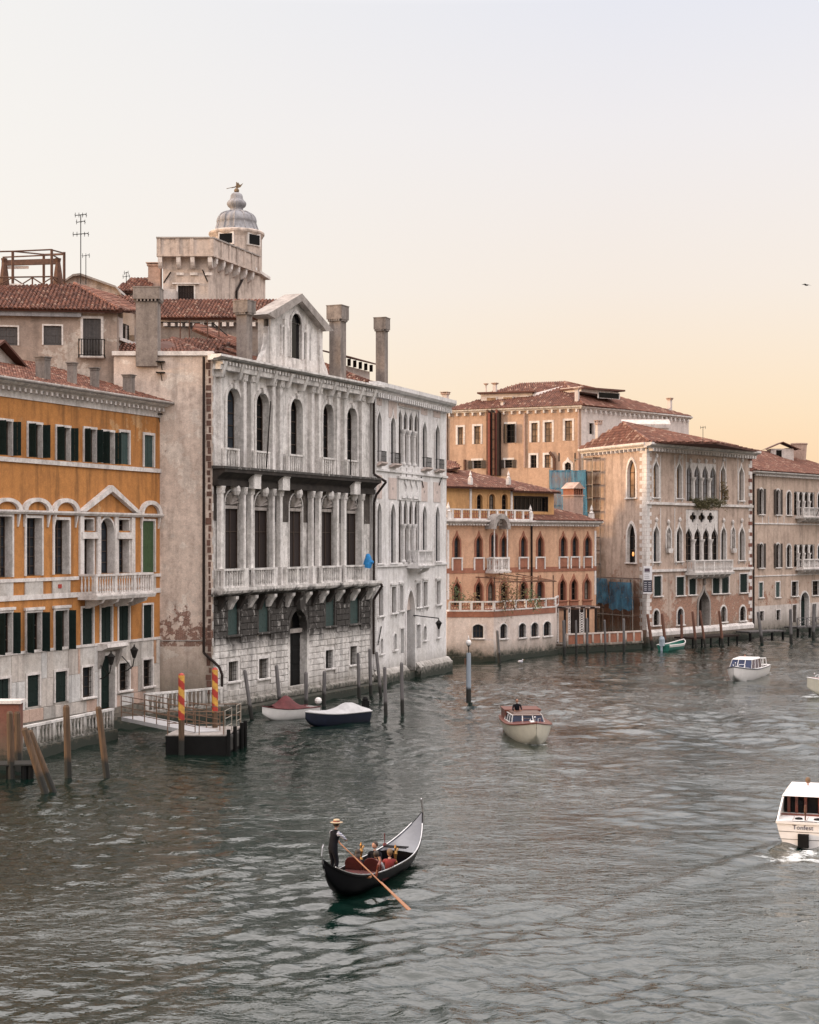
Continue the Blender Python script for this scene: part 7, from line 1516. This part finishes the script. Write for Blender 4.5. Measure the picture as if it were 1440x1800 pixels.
MB().tube((st+.25,.02,1.05),(st+.15,.02,1.75),.035,6).lathe([(.03,0),(.075,.2),(.05,.5)], 6, (st+.2,.02,1.35)).put('furled_ensign', M_rust, bt, M)
for y in (.35, -.55): MB().lathe([(.2,0),(.17,.06),(.0,.1)], 12, (st+.55,y,1.1)).put('deck_vent', M_rubber, bt, M)
for y in (.62, -.05, -.8): MB().box(st+.12, st+1.25, y-.01, y+.01, 1.1, 1.118).put('hatch_seam', M_trimgrey, bt, M)
zc, zt_ = 1.05, 2.0
for sy in (-1, 1):      # cabin sides rise forward from the stern quarter
    P = [(st+.05,sy*hw,zc),(st+4.9,sy*hw,zc+.1),(st+4.6,sy*hw*.92,zt_),(st+2.0,sy*hw*.92,zt_)]
    MB().add([Vector(p) for p in P]+[Vector(p)-Vector((0,sy*.08,0)) for p in P], [(0,1,2,3),(7,6,5,4),(0,1,5,4),(1,2,6,5),(2,3,7,6),(3,0,4,7)]).put('cabin_side', M_white, bt, M)
MB().add([(st+1.9,-hw*.93,zt_),(st+4.8,-hw*.93,zt_),(st+4.8,hw*.93,zt_),(st+1.9,hw*.93,zt_),(st+2.3,-hw*.75,zt_+.34),(st+4.6,-hw*.75,zt_+.34),(st+4.6,hw*.75,zt_+.34),(st+2.3,hw*.75,zt_+.34)], [(0,1,5,4),(1,2,6,5),(2,3,7,6),(3,0,4,7),(4,5,6,7),(3,2,1,0)]).put('cabin_roof', M_white, bt, M)
MB().box(st+1.6, st+1.66, -hw*.95, hw*.95, 1.1, 1.18).put('cockpit_coaming', M_varn, bt, M); MB().box(st+2.5, st+2.55, -hw*.9, hw*.9, 1.1, zt_-.02).put('cabin_bulkhead', M_rubber, bt, M)
for y in (1.0, .62, .18, -.5): MB().box(st+2.42, st+2.49, y-.07, y+.07, 1.1, zt_-.03).put('door_post', M_varn, bt, M)
MB().box(st+2.40, st+2.41+.01, .3, .55, 1.5, zt_-.25).put('pane', M_glass, bt, M)
standing(T((M @ Vector((st+2.9,.1,0))))  @ T((0,0,.42)) @ rotz(R(162)), 'curly brown haired person above the roof of the large white boat', M_whitecl, M_hairl)
# bow of a boat entering at the right edge, farther off
c = ground(1426, 1222); M = T(c+Vector((3.6,1.3,0))) @ rotz(R(196)); bo = cabin_boat('water_taxi', 'pinkish wooden bow of a boat cut off by the right frame edge', M, 8.0, 2.5, M_cream, M_varn, M_white, M_glassb, M_white, .95, (-.2,.2,.6), M_white)
WAKES = [(0,0,1,0,1,1,0)]; FOAM = []
def wake(M, Ln, ln, wd, am, foam=True):
    d = (M.to_3x3() @ Vector((1,0,0))); p = M.to_translation(); s_ = p-d*Ln*.45; WAKES.append((s_.x, s_.y, d.x, d.y, ln, wd, am))
    if foam: f_ = p-d*(Ln*.5+2.2); FOAM.append((f_.x, f_.y, 4.0, 1.3, math.atan2(d.y, d.x))); b_ = p+d*Ln*.38; FOAM.append((b_.x, b_.y, 1.6, 1.6, 0))
wake(WM[tx1.name], 7.6, 26, .9, .08); wake(WM[tx2.name], 7.6, 24, .9, .08); wake(WM[bt.name], 8.6, 24, 1.0, .11); wake(WM[bo[0].name], 8, 20, .9, .08); wake(MG, GL, 10, .7, .03, False)
FOAM.append((c.x, c.y-.5, 2.0, 1.2, 0)); p = WM[bt.name].to_translation(); FOAM.append((p.x-1.5, p.y-6.2, 3.6, 1.6, R(-10)))
# ================================================================ poles, docks, lamps
def pole(label, pt, pb, mat, r=.13, group=None, tip=False, Y=None, parts=True):
    base = ground(*pb); Y = base.y; top = W(pt[0], pt[1], Y); d = (top-base).normalized()
    t = thing('mooring_pole', label, 'mooring pole', base, group); M = T(base)
    MB().tube(-d*1.2, top-base, r*1.06, 10, r*.92).put('pole_shaft', mat, t, M, smooth=False)
    MB().tube(top-base, top-base+d*.1, r*.92, 10, r*.6).put('pole_tip', mat, t, M)
    return t
W2 = [ ((17,1254),(20,1366),M_polebr,.17,'brown pole leaning against the red brick wall, leftmost of all'), ((30,1254),(33,1352),M_polebr,.17,'upright brown pole at the corner of the red brick wall'),
 ((43.5,1283),(79,1393),M_polebr,.17,'nearer of two crossed leaning brown poles by the white balustrade'), ((53,1287),(93,1390),M_polebr,.15,'farther of two crossed leaning brown poles by the white balustrade'),
 ((116.5,1243),(120,1365),M_polebr,.17,'upright brown pole in front of the middle of the white balustrade'), ((173,1245.5),(188,1367),M_polebr,.16,'slightly tilted brown pole at the right end of the white balustrade'),
 ((430.5,1180),(442.5,1262),M_polegr,.13,'dark grey pole tilted left beside the covered maroon boat bow'), ((486,1172),(493,1246),M_polegr,.14,'tall grey pole rising behind the maroon boat cover'),
 ((538,1184),(538.5,1252),M_polegr,.14,'grey pole between the two covered boats'), ((570.5,1182),(569.5,1240),M_polegr,.14,'grey pole behind the pale grey boat cover'),
 ((629.5,1150),(631.5,1227),M_polegr,.13,'grey pole right of the navy boat, by the palazzo drainpipe'), ((650,1143),(652,1223),M_polegr,.13,'grey pole at the joint between the two white palazzi'),
 ((662,1148),(670,1226),M_polegr,.13,'dark leaning pole before the rope moulded corner'), ((676.4,1175),(678.3,1258),M_polegr,.13,'shorter free standing grey pole farthest out from the narrow palazzo'),
 ((706,1167),(707.5,1252),M_polegr,.13,'free standing grey pole before the narrow palazzo doorway'), ((874,1110),(878,1164),M_polegr,.15,'weathered pole at the bend of the white terrace wall'),
 ((991,1092),(992.5,1150),M_polegr,.17,'thick grey pole at the left end of the brick panelled quay'), ((1012.6,1092),(1013.6,1149),M_polegr,.12,'second grey pole along the brick panelled quay'),
 ((1032,1088),(1032.6,1147),M_polegr,.14,'third grey pole along the brick panelled quay'), ((1063,1091),(1065,1147),M_polegr,.12,'fourth grey pole before the middle of the brick panelled quay'),
 ((1096.7,1089),(1097,1146),M_polegr,.14,'grey pole near the right end of the brick panelled quay'), ((1138.6,1081),(1147,1139),M_polered,.17,'leaning red brown pole left of the green dinghy motor'),
 ((1164,1080),(1170.7,1138),M_polered,.17,'red brown pole rising behind the green dinghy stern'), ((1198,1082),(1199,1136),M_polered,.16,'straight red brown pole rising behind the green dinghy middle'),
 ((1217.7,1076),(1224,1137),M_polered,.15,'red brown pole just left of the pointed gothic doorway'), ((1231,1075),(1240,1137),M_polered,.13,'thin leaning pole right in front of the pointed gothic doorway'),
 ((1264.7,1075),(1270.9,1136),M_polered,.15,'red brown pole right of the pointed gothic doorway'), ((1333,1077),(1340,1131),M_polegr,.18,'leaning grey pole by the first jetty of the pale palazzo'),
 ((1390,1072),(1391,1128),M_polegr,.18,'upright grey pole between the two far jetties'), ((1431,1064),(1430,1123),M_polegr,.18,'upright grey pole at the far right jetty rail')]
for pt, pb, m, r, lb in W2: pole(lb, pt, pb, m, r, 'mooring poles standing in the canal')
# lamp post in the water
b0 = ground(824, 1231); k = b0.y/FPX; LP = thing('lamp_post', 'pale blue grey post in the water topped by a white globe lamp', 'lamp post', b0); M = T(b0)
MB().tube((0,0,-1),(0,0,87*k-.15),.19,12,.16).put('post', M_polebl, LP, M); MB().tube((0,0,87*k-.16),(0,0,87*k+.35),.035,6).put('bracket', M_iron, LP, M)
g_ = MB().lathe([(.04,0),(.12,.08)], 10, (0,0,87*k+.3)).put('lamp_base', M_iron, LP, M); MB().ball((0,0,87*k+.58),.2,14,(1,1,1.15)).lathe([(.09,.78),(.03,.98),(.02,1.1)], 8, (0,0,87*k)).put('lamp_globe', M_white, LP, M, smooth=True); MB().box(-.3,-.17,-.08,.08,87*k-1.0,87*k-.55).put('gauge_box', M_rust, LP, M)
# seagull and flying bird
c = ground(915, 1164); sg_ = thing('seagull', 'small white seagull floating before the terracotta villa', 'seagull', c); MB().ball((0,0,.06),.17,8,(1.5,.7,.7)).ball((.22,0,.22),.07,6).tube((.1,0,.1),(.22,0,.22),.05,5).put('body', M_whitecl, sg_, T(c), smooth=True); MB().tube((.28,0,.22),(.36,0,.2),.015,4).put('beak', M_goldpole, sg_, T(c))
c = W(1418, 501, 120); bd_ = thing('bird', 'tiny dark bird gliding alone in the sky at the upper right', 'bird', c); MB().ball((0,0,0),.07,6,(2.2,.8,.8)).put('body', M_black, bd_, T(c)); MB().add([(-.05,0,.02),(.08,0,.02),(-.15,-.2,.08),(-.45,-.3,-.02),(.45,.3,.0),(.15,.2,.08)], [(0,1,2),(2,3,0),(0,1,5),(1,4,5)]).put('wings', M_black, bd_, T(c))
# white balustraded terrace in front of the ochre palazzo
FT0 = Fac(Vector((-10.3,0,0)), Vector((-9,1,0))); zt0 = .5
pA = W(37, 1319.6, 1); ya = (CH-zt0)*FPX/(1319.6-HY); yb = (CH-zt0)*FPX/(1282-HY); pA = W(37, 1319.6, ya); pB = W(200.5, 1282, yb); FTt = Fac(pA, pB)
bt_ = thing('balustraded_terrace', 'white balustraded water terrace along the ochre palazzo', 'terrace', FTt.at(FTt.L/2, 1, 0))
dd = (F1.at(0,0,0).to_translation()-pA); 
MB().box(-6, FTt.L+.2, -.15, 5.5, -.25, zt0).put('terrace_slab', M_quay, bt_, FTt.M); MB().box(-6, FTt.L-.3, .5, 5, -1.5, -.251).put('terrace_base', M_quay, bt_, FTt.M)
rs = random.Random(12)
for k in range(16): u = FTt.L*k/16+rs.uniform(0,.4); MB().box(u, u+rs.uniform(.3,.6), rs.uniform(.1,.3), .499, -.35-rs.random()*.2, -.26).put('rubble_stone', M_quay, bt_, FTt.M)
hb = (1319.6-1278)*ya/FPX; balustrade(bt_, FTt.at(0, 0, zt0), FTt.L, hb, M_istria, piers=7, per=.34, name='balustrade')
# red brick wall at the left edge
pA = ground(-60, 1352); pB = ground(33, 1352); FW = Fac(pA, pB); bw_ = thing('brick_wall', 'red brick wall end with white coping at the left edge', 'wall', FW.at(FW.L/2, .5, 0)); hz = (1352-1237)*pB.y/FPX
MB().box(0, FW.L, 0, .9, -1.2, hz).put('wall', M_brick, bw_, FW.M); MB().box(-.1, FW.L+.12, -.12, 1.0, hz+.001, hz+.16).put('coping', M_trim, bw_, FW.M); MB().box(FW.L-.5,FW.L-.42,-.15,-.001,1.9,2.2).put('wall_plate', M_trim, bw_, FW.M)
# plank landing by the wall
a = ground(-20, 1356); ld = thing('landing_stage', 'low wooden landing stage on stub posts at the left edge', 'landing stage', W(20, 1352, 82)); FL = Fac(ground(-40, 1368), ground(64, 1366))
for k in range(5): MB().box(0, FL.L, .02+k*.3, .3+k*.3, .55, .62).put('plank', M_polebr, ld, FL.M)
for u in (.4, 1.5, 2.5, FL.L-.6): MB().tube((u,.2,-1),(u,.2,.54),.15,8).put('stub_post', M_rubber, ld, FL.M)
# pontoon with striped poles and gangway
F0 = Fac(ground(291, 1326), ground(398, 1326)); F0s = Fac(ground(398, 1326), ground(427, 1309)); pon = thing('pontoon', 'dark floating pontoon landing with metal railings between the palazzi', 'pontoon', F0.at(F0.L/2, 1.5, 0))
zd = 32*F0.Y(0)/FPX; p1, p2, p3 = F0.at(0,0,0).to_translation(), F0.at(F0.L,0,0).to_translation(), F0s.at(F0s.L,0,0).to_translation(); p4 = p1+(p3-p2)
foot = [p1,p2,p3,p4]; vs = [(p.x,p.y,-.6) for p in foot]+[(p.x,p.y,zd) for p in foot]; MB().add(vs, [(4,5,6,7),(0,1,5,4),(1,2,6,5),(2,3,7,6),(3,0,4,7)]).put('pontoon_hull', M_rubber, pon, Matrix.Identity(4))
vs = [(p.x,p.y,zd+.002) for p in foot]+[(p.x,p.y,zd+.07) for p in foot]; MB().add(vs, [(4,5,6,7),(0,1,5,4),(1,2,6,5),(2,3,7,6),(3,0,4,7),(3,2,1,0)]).put('pontoon_deck', M_trimgrey, pon, Matrix.Identity(4))
for k, w_ in ((.15,.35),(.5,.32),(.85,.3)): u = F0s.L*k; MB().box(u, u+F0s.L*.2, -.05, -.001, .1, zd-.05).put('side_panel', M_polegr, pon, F0s.M)
for k in (0,.38,.8,1.02): MB().tube((F0s.L*k,-.12,-.6),(F0s.L*k,-.12,zd+.35),.11,8).put('fender_pile', M_rubber, pon, F0s.M)
M_rail = plain('galvanised_rail', (.34,.31,.27), .5, .5); M_railr = plain('rusty_rail', (.16,.095,.06), .6, .3)
def rails(F, us, z, h, mat, nr=3, name='railing', y=.1):
    mb = MB()
    for u in us: mb.tube((u,y,z),(u,y,z+h),.028,5)
    for j in range(nr): zz = z+h*(j+1)/nr; mb.tube((us[0],y,zz),(us[-1],y,zz),.024,5)
    return mb.put(name, mat, pon, F.M)
rails(F0, [.1, F0.L*.3, F0.L*.55, F0.L*.95], zd+.05, 1.25, M_railr, 2); rails(F0s, [.1, F0s.L*.42], zd+.05, 1.3, M_rail, 3); rails(F0s, [F0s.L*.72, F0s.L*.98], zd+.05, 1.3, M_rail, 3); Fb = Fac(p4, p3); rails(Fb, [.1, Fb.L*.5, Fb.L*.95], zd+.05, 1.25, M_railr, 2)
# gangway
gA, gB = W(234, 1281, 33350/(1290-950.)), W(365, 1284, F0.Y(0)+1.2); gA.z = 1.05; gB.z = zd+.12; gw = thing('gangway', 'pale gangway with rusty railings leading to the pontoon', 'gangway', gA); d = (gB-gA).normalized(); s = Vector((-d.y,d.x,0)).normalized()*.75
vs = [gA-s, gB-s, gB+s, gA+s]; MB().add(vs+[v-Vector((0,0,.22)) for v in vs], [(0,1,2,3),(7,6,5,4),(0,1,5,4),(1,2,6,5),(2,3,7,6),(3,0,4,7)]).put('gangway_deck', M_cover, gw, Matrix.Identity(4))
for sg in (-1, 1):
    mb = MB(); n = 6
    for k in range(n+1): p = gA.lerp(gB, k/n)+s*sg; mb.tube(p, p+Vector((0,0,1.25)), .03, 5)
    for h in (.3,.6,.95,1.25): mb.tube(gA+s*sg+Vector((0,0,h)), gB+s*sg+Vector((0,0,h)), .024, 5)
    mb.put('railing', M_railr, gw, Matrix.Identity(4))
for (pt, yt, yb, lb) in ((319,1187,1328,'red and yellow striped pole at the front left of the pontoon'),(378,1177,1312,'red and yellow striped pole at the back right of the pontoon')):
    b = ground(pt, yb); h = (yb-yt)*b.y/FPX; t = thing('striped_pole', lb, 'mooring pole', b, 'red and yellow striped poles'); M = T(b); r = .17
    zsp = 1.9; MB().tube((0,0,-1),(0,0,zsp),r*.93,12).put('bare_foot', M_polebr, t, M)
    mr, my = MB(), MB(); nz, na = 60, 16
    for j in range(nz):
        z0, z1 = zsp+(h-zsp)*j/nz, zsp+(h-zsp)*(j+1)/nz
        for i in range(na):
            a0, a1 = 2*math.pi*i/na, 2*math.pi*(i+1)/na; ph = (z0+z1)/2/.85+(i+.5)/na*1.0; m_ = mr if (ph % 1) < .5 else my
            m_.add([(r*math.cos(a0),r*math.sin(a0),z0),(r*math.cos(a1),r*math.sin(a1),z0),(r*math.cos(a1),r*math.sin(a1),z1),(r*math.cos(a0),r*math.sin(a0),z1)], [(0,1,2,3)])
    mr.lathe([(r,h),(r*.7,h+.08),(.02,h+.12)], 12); mr.put('red_stripe', M_redpaint, t, M); my.put('yellow_stripe', M_goldpole, t, M)
# quay with balustrade in the corner between ochre and white palazzi
FQ = Fac(W(256, 1262, 33350/(1276-950.)), W(392, 1241, 33350/(1262-950.))); qy = thing('corner_quay', 'small quay with white balustrade in the corner between ochre and white palazzi', 'quay', FQ.at(FQ.L/2, 1, 0))
MB().box(-3.5, FQ.L+.3, -.25, 6, -1.5, .75).put('quay_wall', M_quay, qy, FQ.M); balustrade(qy, FQ.at(0, 0, .76), FQ.L, 1.25, M_istria, piers=5, per=.33, name='balustrade')
MB().box(0, FQ.L, -.12, -.021, .755, .95).put('kerb', M_istria, qy, FQ.M)
# wrought iron lanterns flanking the ochre palazzo door
for px, py, lb in ((173, 1168, 'wrought iron lantern left of the ochre palazzo door'), (214, 1156, 'wrought iron lantern right of the ochre palazzo door')):
    c = F1.at(F1.u(px), -.9, F1.z(px, py)).to_translation(); t = thing('wall_lantern', lb, 'lantern', c, 'lanterns beside the ochre palazzo door'); M = T(c) @ rotz(math.atan2(F1.d.y, F1.d.x))
    MB().lathe([(.1,0),(.22,.45),(.26,.5),(.05,.72),(.03,.85)], 6).put('lantern_cage', M_iron, t, M); MB().path([(0,.9,-.9),(0,.5,-.8),(0,.1,-.5),(0,0,0)], .035, 5).path([(0,.9,.1),(0,.4,-.35),(0,.2,-.7)], .03, 5).put('bracket', M_iron, t, M)
c = F3.at(F3.u(738), -1.7, F3.z(738,1105)).to_translation(); t = thing('wall_lantern', 'black lantern hanging on a long arm by the narrow palazzo doorway', 'lantern', c); M = T(c) @ rotz(math.atan2(F3.d.y, F3.d.x)); MB().lathe([(.08,0),(.22,.4),(.3,.5),(.05,.75),(.02,.9)], 6).put('lantern_cage', M_iron, t, M); MB().path([(0,0,.9),(-1.6,1.7,1.2)], .045, 5).put('arm', M_iron, t, M)
# blue cloth bag on the balcony rail
c = F2.at(F2.u(627), -.9, za_rail-.1).to_translation(); t = thing('cloth_bundle', 'bright blue cloth bundle on the right end of the white palazzo balcony', 'cloth', c); mb = MB()
M_blue = plain('bright_blue_cloth', (.02,.20,.48), .8); mb.lathe([(.3,-.15),(.36,.15),(.3,.5),(.2,.75),(.03,.95)], 9, (0,0,0), lobes=5, amp=.3).ball((.3,0,.35),.16,6).ball((-.1,.1,.7),.14,6,(1,1,1.8)); mb.put('bundle', M_blue, t, T(c) @ Matrix.Rotation(R(8),4,'Y'))
# far jetties
for px0, px1, y, lb in ((1318,1382,1122,'low stone and timber jetty before the pale palazzo left windows'),(1402,1470,1113,'timber jetty with crossed rails at the pale palazzo doorway')):
    FJ = Fac(ground(px0, y+3), ground(px1, y)); t = thing('jetty', lb, 'jetty', FJ.at(FJ.L/2, .5, 0)); MB().box(0, FJ.L, 0, 2.2, .75, .95).put('deck', M_polegr, t, FJ.M)
    for k in range(4): MB().tube((.3+k*(FJ.L-.6)/3,.2,-1),(.3+k*(FJ.L-.6)/3,.2,.749),.16,7).put('pile', M_rubber, t, FJ.M)
    if px0 > 1400:
        mb = MB(); n = 4
        for k in range(n+1): u = .1+(FJ.L-.2)*k/n; mb.box(u-.05,u+.05,.05,.15,.951,2.0)
        mb.box(.1, FJ.L-.1, .06,.14,2.001,2.08)
        for k in range(n): u = .1+(FJ.L-.2)*k/n; w_ = (FJ.L-.2)/n; mb.tube((u,.1,1),(u+w_,.1,2),.035,4); mb.tube((u+w_,.1,1),(u,.1,2),.035,4)
        mb.put('railing', M_polegr, t, FJ.M)
a, b = ground(1218, 1137), ground(1300, 1131); FJ = Fac(a, b); t = thing('jetty', 'dark timber walkway under the brown palazzo doorway', 'jetty', FJ.at(FJ.L/2, .5, 0)); MB().box(0, FJ.L, 0, 2.5, .8, 1.0).put('deck', M_pipe, t, FJ.M)
for k in range(6): MB().tube((.2+k*(FJ.L-.4)/5,.15,-1),(.2+k*(FJ.L-.4)/5,.15,.799),.1,6).put('pile', M_rubber, t, FJ.M)
# flag poles on the white palazzo
for pa, ya, pb, yb in ((448,822,476,705),(597,835,617,755)): a = F2.at(F2.u(pa), -.9, F2.z(pa,ya)).to_translation(); b = F2.at(F2.u(pa)+.4, -3.2, F2.z(pa,ya)+ (yb-ya)*-1*F2.Y(8)/FPX*.9).to_translation(); MB().tube(a, W(pb, yb, a.y-1.5), .045, 5).put('flagstaff', M_pipe, B2, Matrix.Identity(4))
# scaffold: nothing further
# ---------------------------------------------------------------- water
def build_water():
    rng = np.random.default_rng(4)
    ys = [14.0]
    while ys[-1] < 420: ys.append(ys[-1]+max(.11, ys[-1]*.0031))
    ys = np.array([-80, -30, 0]+ys+[500, 700, 1000, 1600, 2600, 4000, 6500])
    xs = np.concatenate([[-3000,-1200,-500,-200,-110], np.arange(-62, -22, .8), np.arange(-22, 18, .15), np.arange(18, 36, .22), np.arange(36, 95, .7), [110, 160,260,500,1200,3000]])
    X, Y = np.meshgrid(xs, ys); Z = np.zeros_like(X)
    gust = .85+.5*np.sin(X/11+.4*np.sin(Y/9)+1)*np.sin(Y/17+.7*np.sin(X/13))+.2*np.sin(X/4.1+Y/6.3)
    xw = X+.35*np.sin(Y/2.3+np.sin(X/3.1))+.5*np.sin(X/5.7+Y/7.1); yw = Y+.35*np.sin(X/1.9+1.7*np.sin(Y/4.3))+.4*np.sin(X/6.1-Y/5.3)
    for k in range(84):
        lam = 10**rng.uniform(math.log10(.42), math.log10(1.7)) if k < 54 else 10**rng.uniform(math.log10(2.0), math.log10(11))
        th = rng.normal(R(70), .95 if k < 54 else .9); kx, ky = math.cos(th)*2*math.pi/lam, math.sin(th)*2*math.pi/lam
        amp = (.0068 if k < 54 else .0044)*lam*rng.uniform(.5, 1.4); ph = rng.uniform(0, 6.28)
        gx = rng.uniform(2.5, 7)*lam+3; mod = np.clip(.5+.9*np.sin(X/gx+rng.uniform(0,6)+.8*np.sin(Y/gx))*np.sin(Y/gx*1.3+rng.uniform(0,6)), 0, 2)
        fade = np.clip((130*lam-Y)/(50*lam), 0, 1) if lam < 4 else 1
        s_ = np.sin(kx*xw+ky*yw+ph); s_ = 2*((s_+1)/2)**1.7-.9
        Z += amp*mod*fade*s_*gust
    edge = np.clip((430-Y)/60, 0, 1)*np.clip((Y-2)/6, 0, 1)*np.clip((95-np.abs(X))/10, 0, 1); Z *= edge
    for (bx, by, dx, dy, ln, wd, am) in WAKES:
        d = math.hypot(dx, dy); dx, dy = dx/d, dy/d; a = (X-bx)*dx+(Y-by)*dy; b = -(X-bx)*dy+(Y-by)*dx
        for sgn in (-1, 1):
            e = b-sgn*(.6-a*.33); Z += np.where((a < 1) & (a > -ln), am*np.exp(-(e/wd)**2)*np.cos(e*3.1)*np.clip(1+a/ln, 0, 1), 0)
        Z += np.where((a < 0) & (a > -ln), am*.6*np.exp(-(b/1.2)**2)*np.sin(a*2.2+b*2)*np.clip(1+a/ln*1.6, 0, 1), 0)
    nx, ny = len(xs), len(ys); me = bpy.data.meshes.new('water')
    me.vertices.add(nx*ny); me.vertices.foreach_set('co', np.stack([X, Y, Z], -1).ravel().astype(np.float32))
    i, j = np.meshgrid(np.arange(nx-1), np.arange(ny-1)); a = (j*nx+i).ravel(); f = np.stack([a, a+1, a+1+nx, a+nx], -1).ravel()
    me.loops.add(len(f)); me.loops.foreach_set('vertex_index', f.astype(np.int32)); me.polygons.add(len(a))
    me.polygons.foreach_set('loop_start', (np.arange(len(a))*4).astype(np.int32)); me.polygons.foreach_set('use_smooth', np.ones(len(a), bool))
    me.update(calc_edges=True)
    g = G('canal_water')
    n1 = g.noise(1.9, 3, .5, (.8,1.5,1), dist=.8); n2 = g.noise(6, 2, .5, (.8,1.4,1), off=4, dist=.5); n0 = g.noise(.10, 3, .5, (1,1,1), off=11); n3 = g.noise(.42, 3, .5, (1,1.5,1), off=40, dist=.5)
    calm = g.step(n0, .4, .62, (.45, 1.25))
    h = g.math('ADD', g.math('ADD', g.math('MULTIPLY', n1, 1.0), g.math('MULTIPLY', n2, .22)), g.math('MULTIPLY', n3, 1.2)); h = g.math('MULTIPLY', h, calm)
    col = g.mix(g.step(n0, .3, .7), (.002,.0105,.008), (.004,.0125,.0085))
    g.b.inputs['IOR'].default_value = 1.55
    foam = 0.0
    for (bx, by, rx, ry, ang) in FOAM:
        mp = g.n('ShaderNodeMapping'); mp.vector_type = 'TEXTURE'; g.l(g.pos, mp.inputs[0]); mp.inputs['Location'].default_value = (bx, by, 0); mp.inputs['Rotation'].default_value = (0,0,ang); mp.inputs['Scale'].default_value = (rx, ry, 6)
        ln = g.n('ShaderNodeVectorMath'); ln.operation = 'LENGTH'; g.l(mp.outputs[0], ln.inputs[0])
        foam = g.math('MAXIMUM', foam, g.step(ln.outputs['Value'], .2, 1, (1, 0)))
    fm = g.step(g.math('ADD', g.noise(2.4, 5, .75, off=5), g.math('MULTIPLY', foam, .42)), .80, .98)
    col = g.mix(fm, col, (.55,.58,.58))
    g.fin(col, g.math('ADD', .015, g.math('MULTIPLY', fm, .6)), h, 1.0, .07, 0, .5)
    me.materials.append(g.m); put(me, 'water', None, Matrix.Identity(4), kind='structure')
build_water()
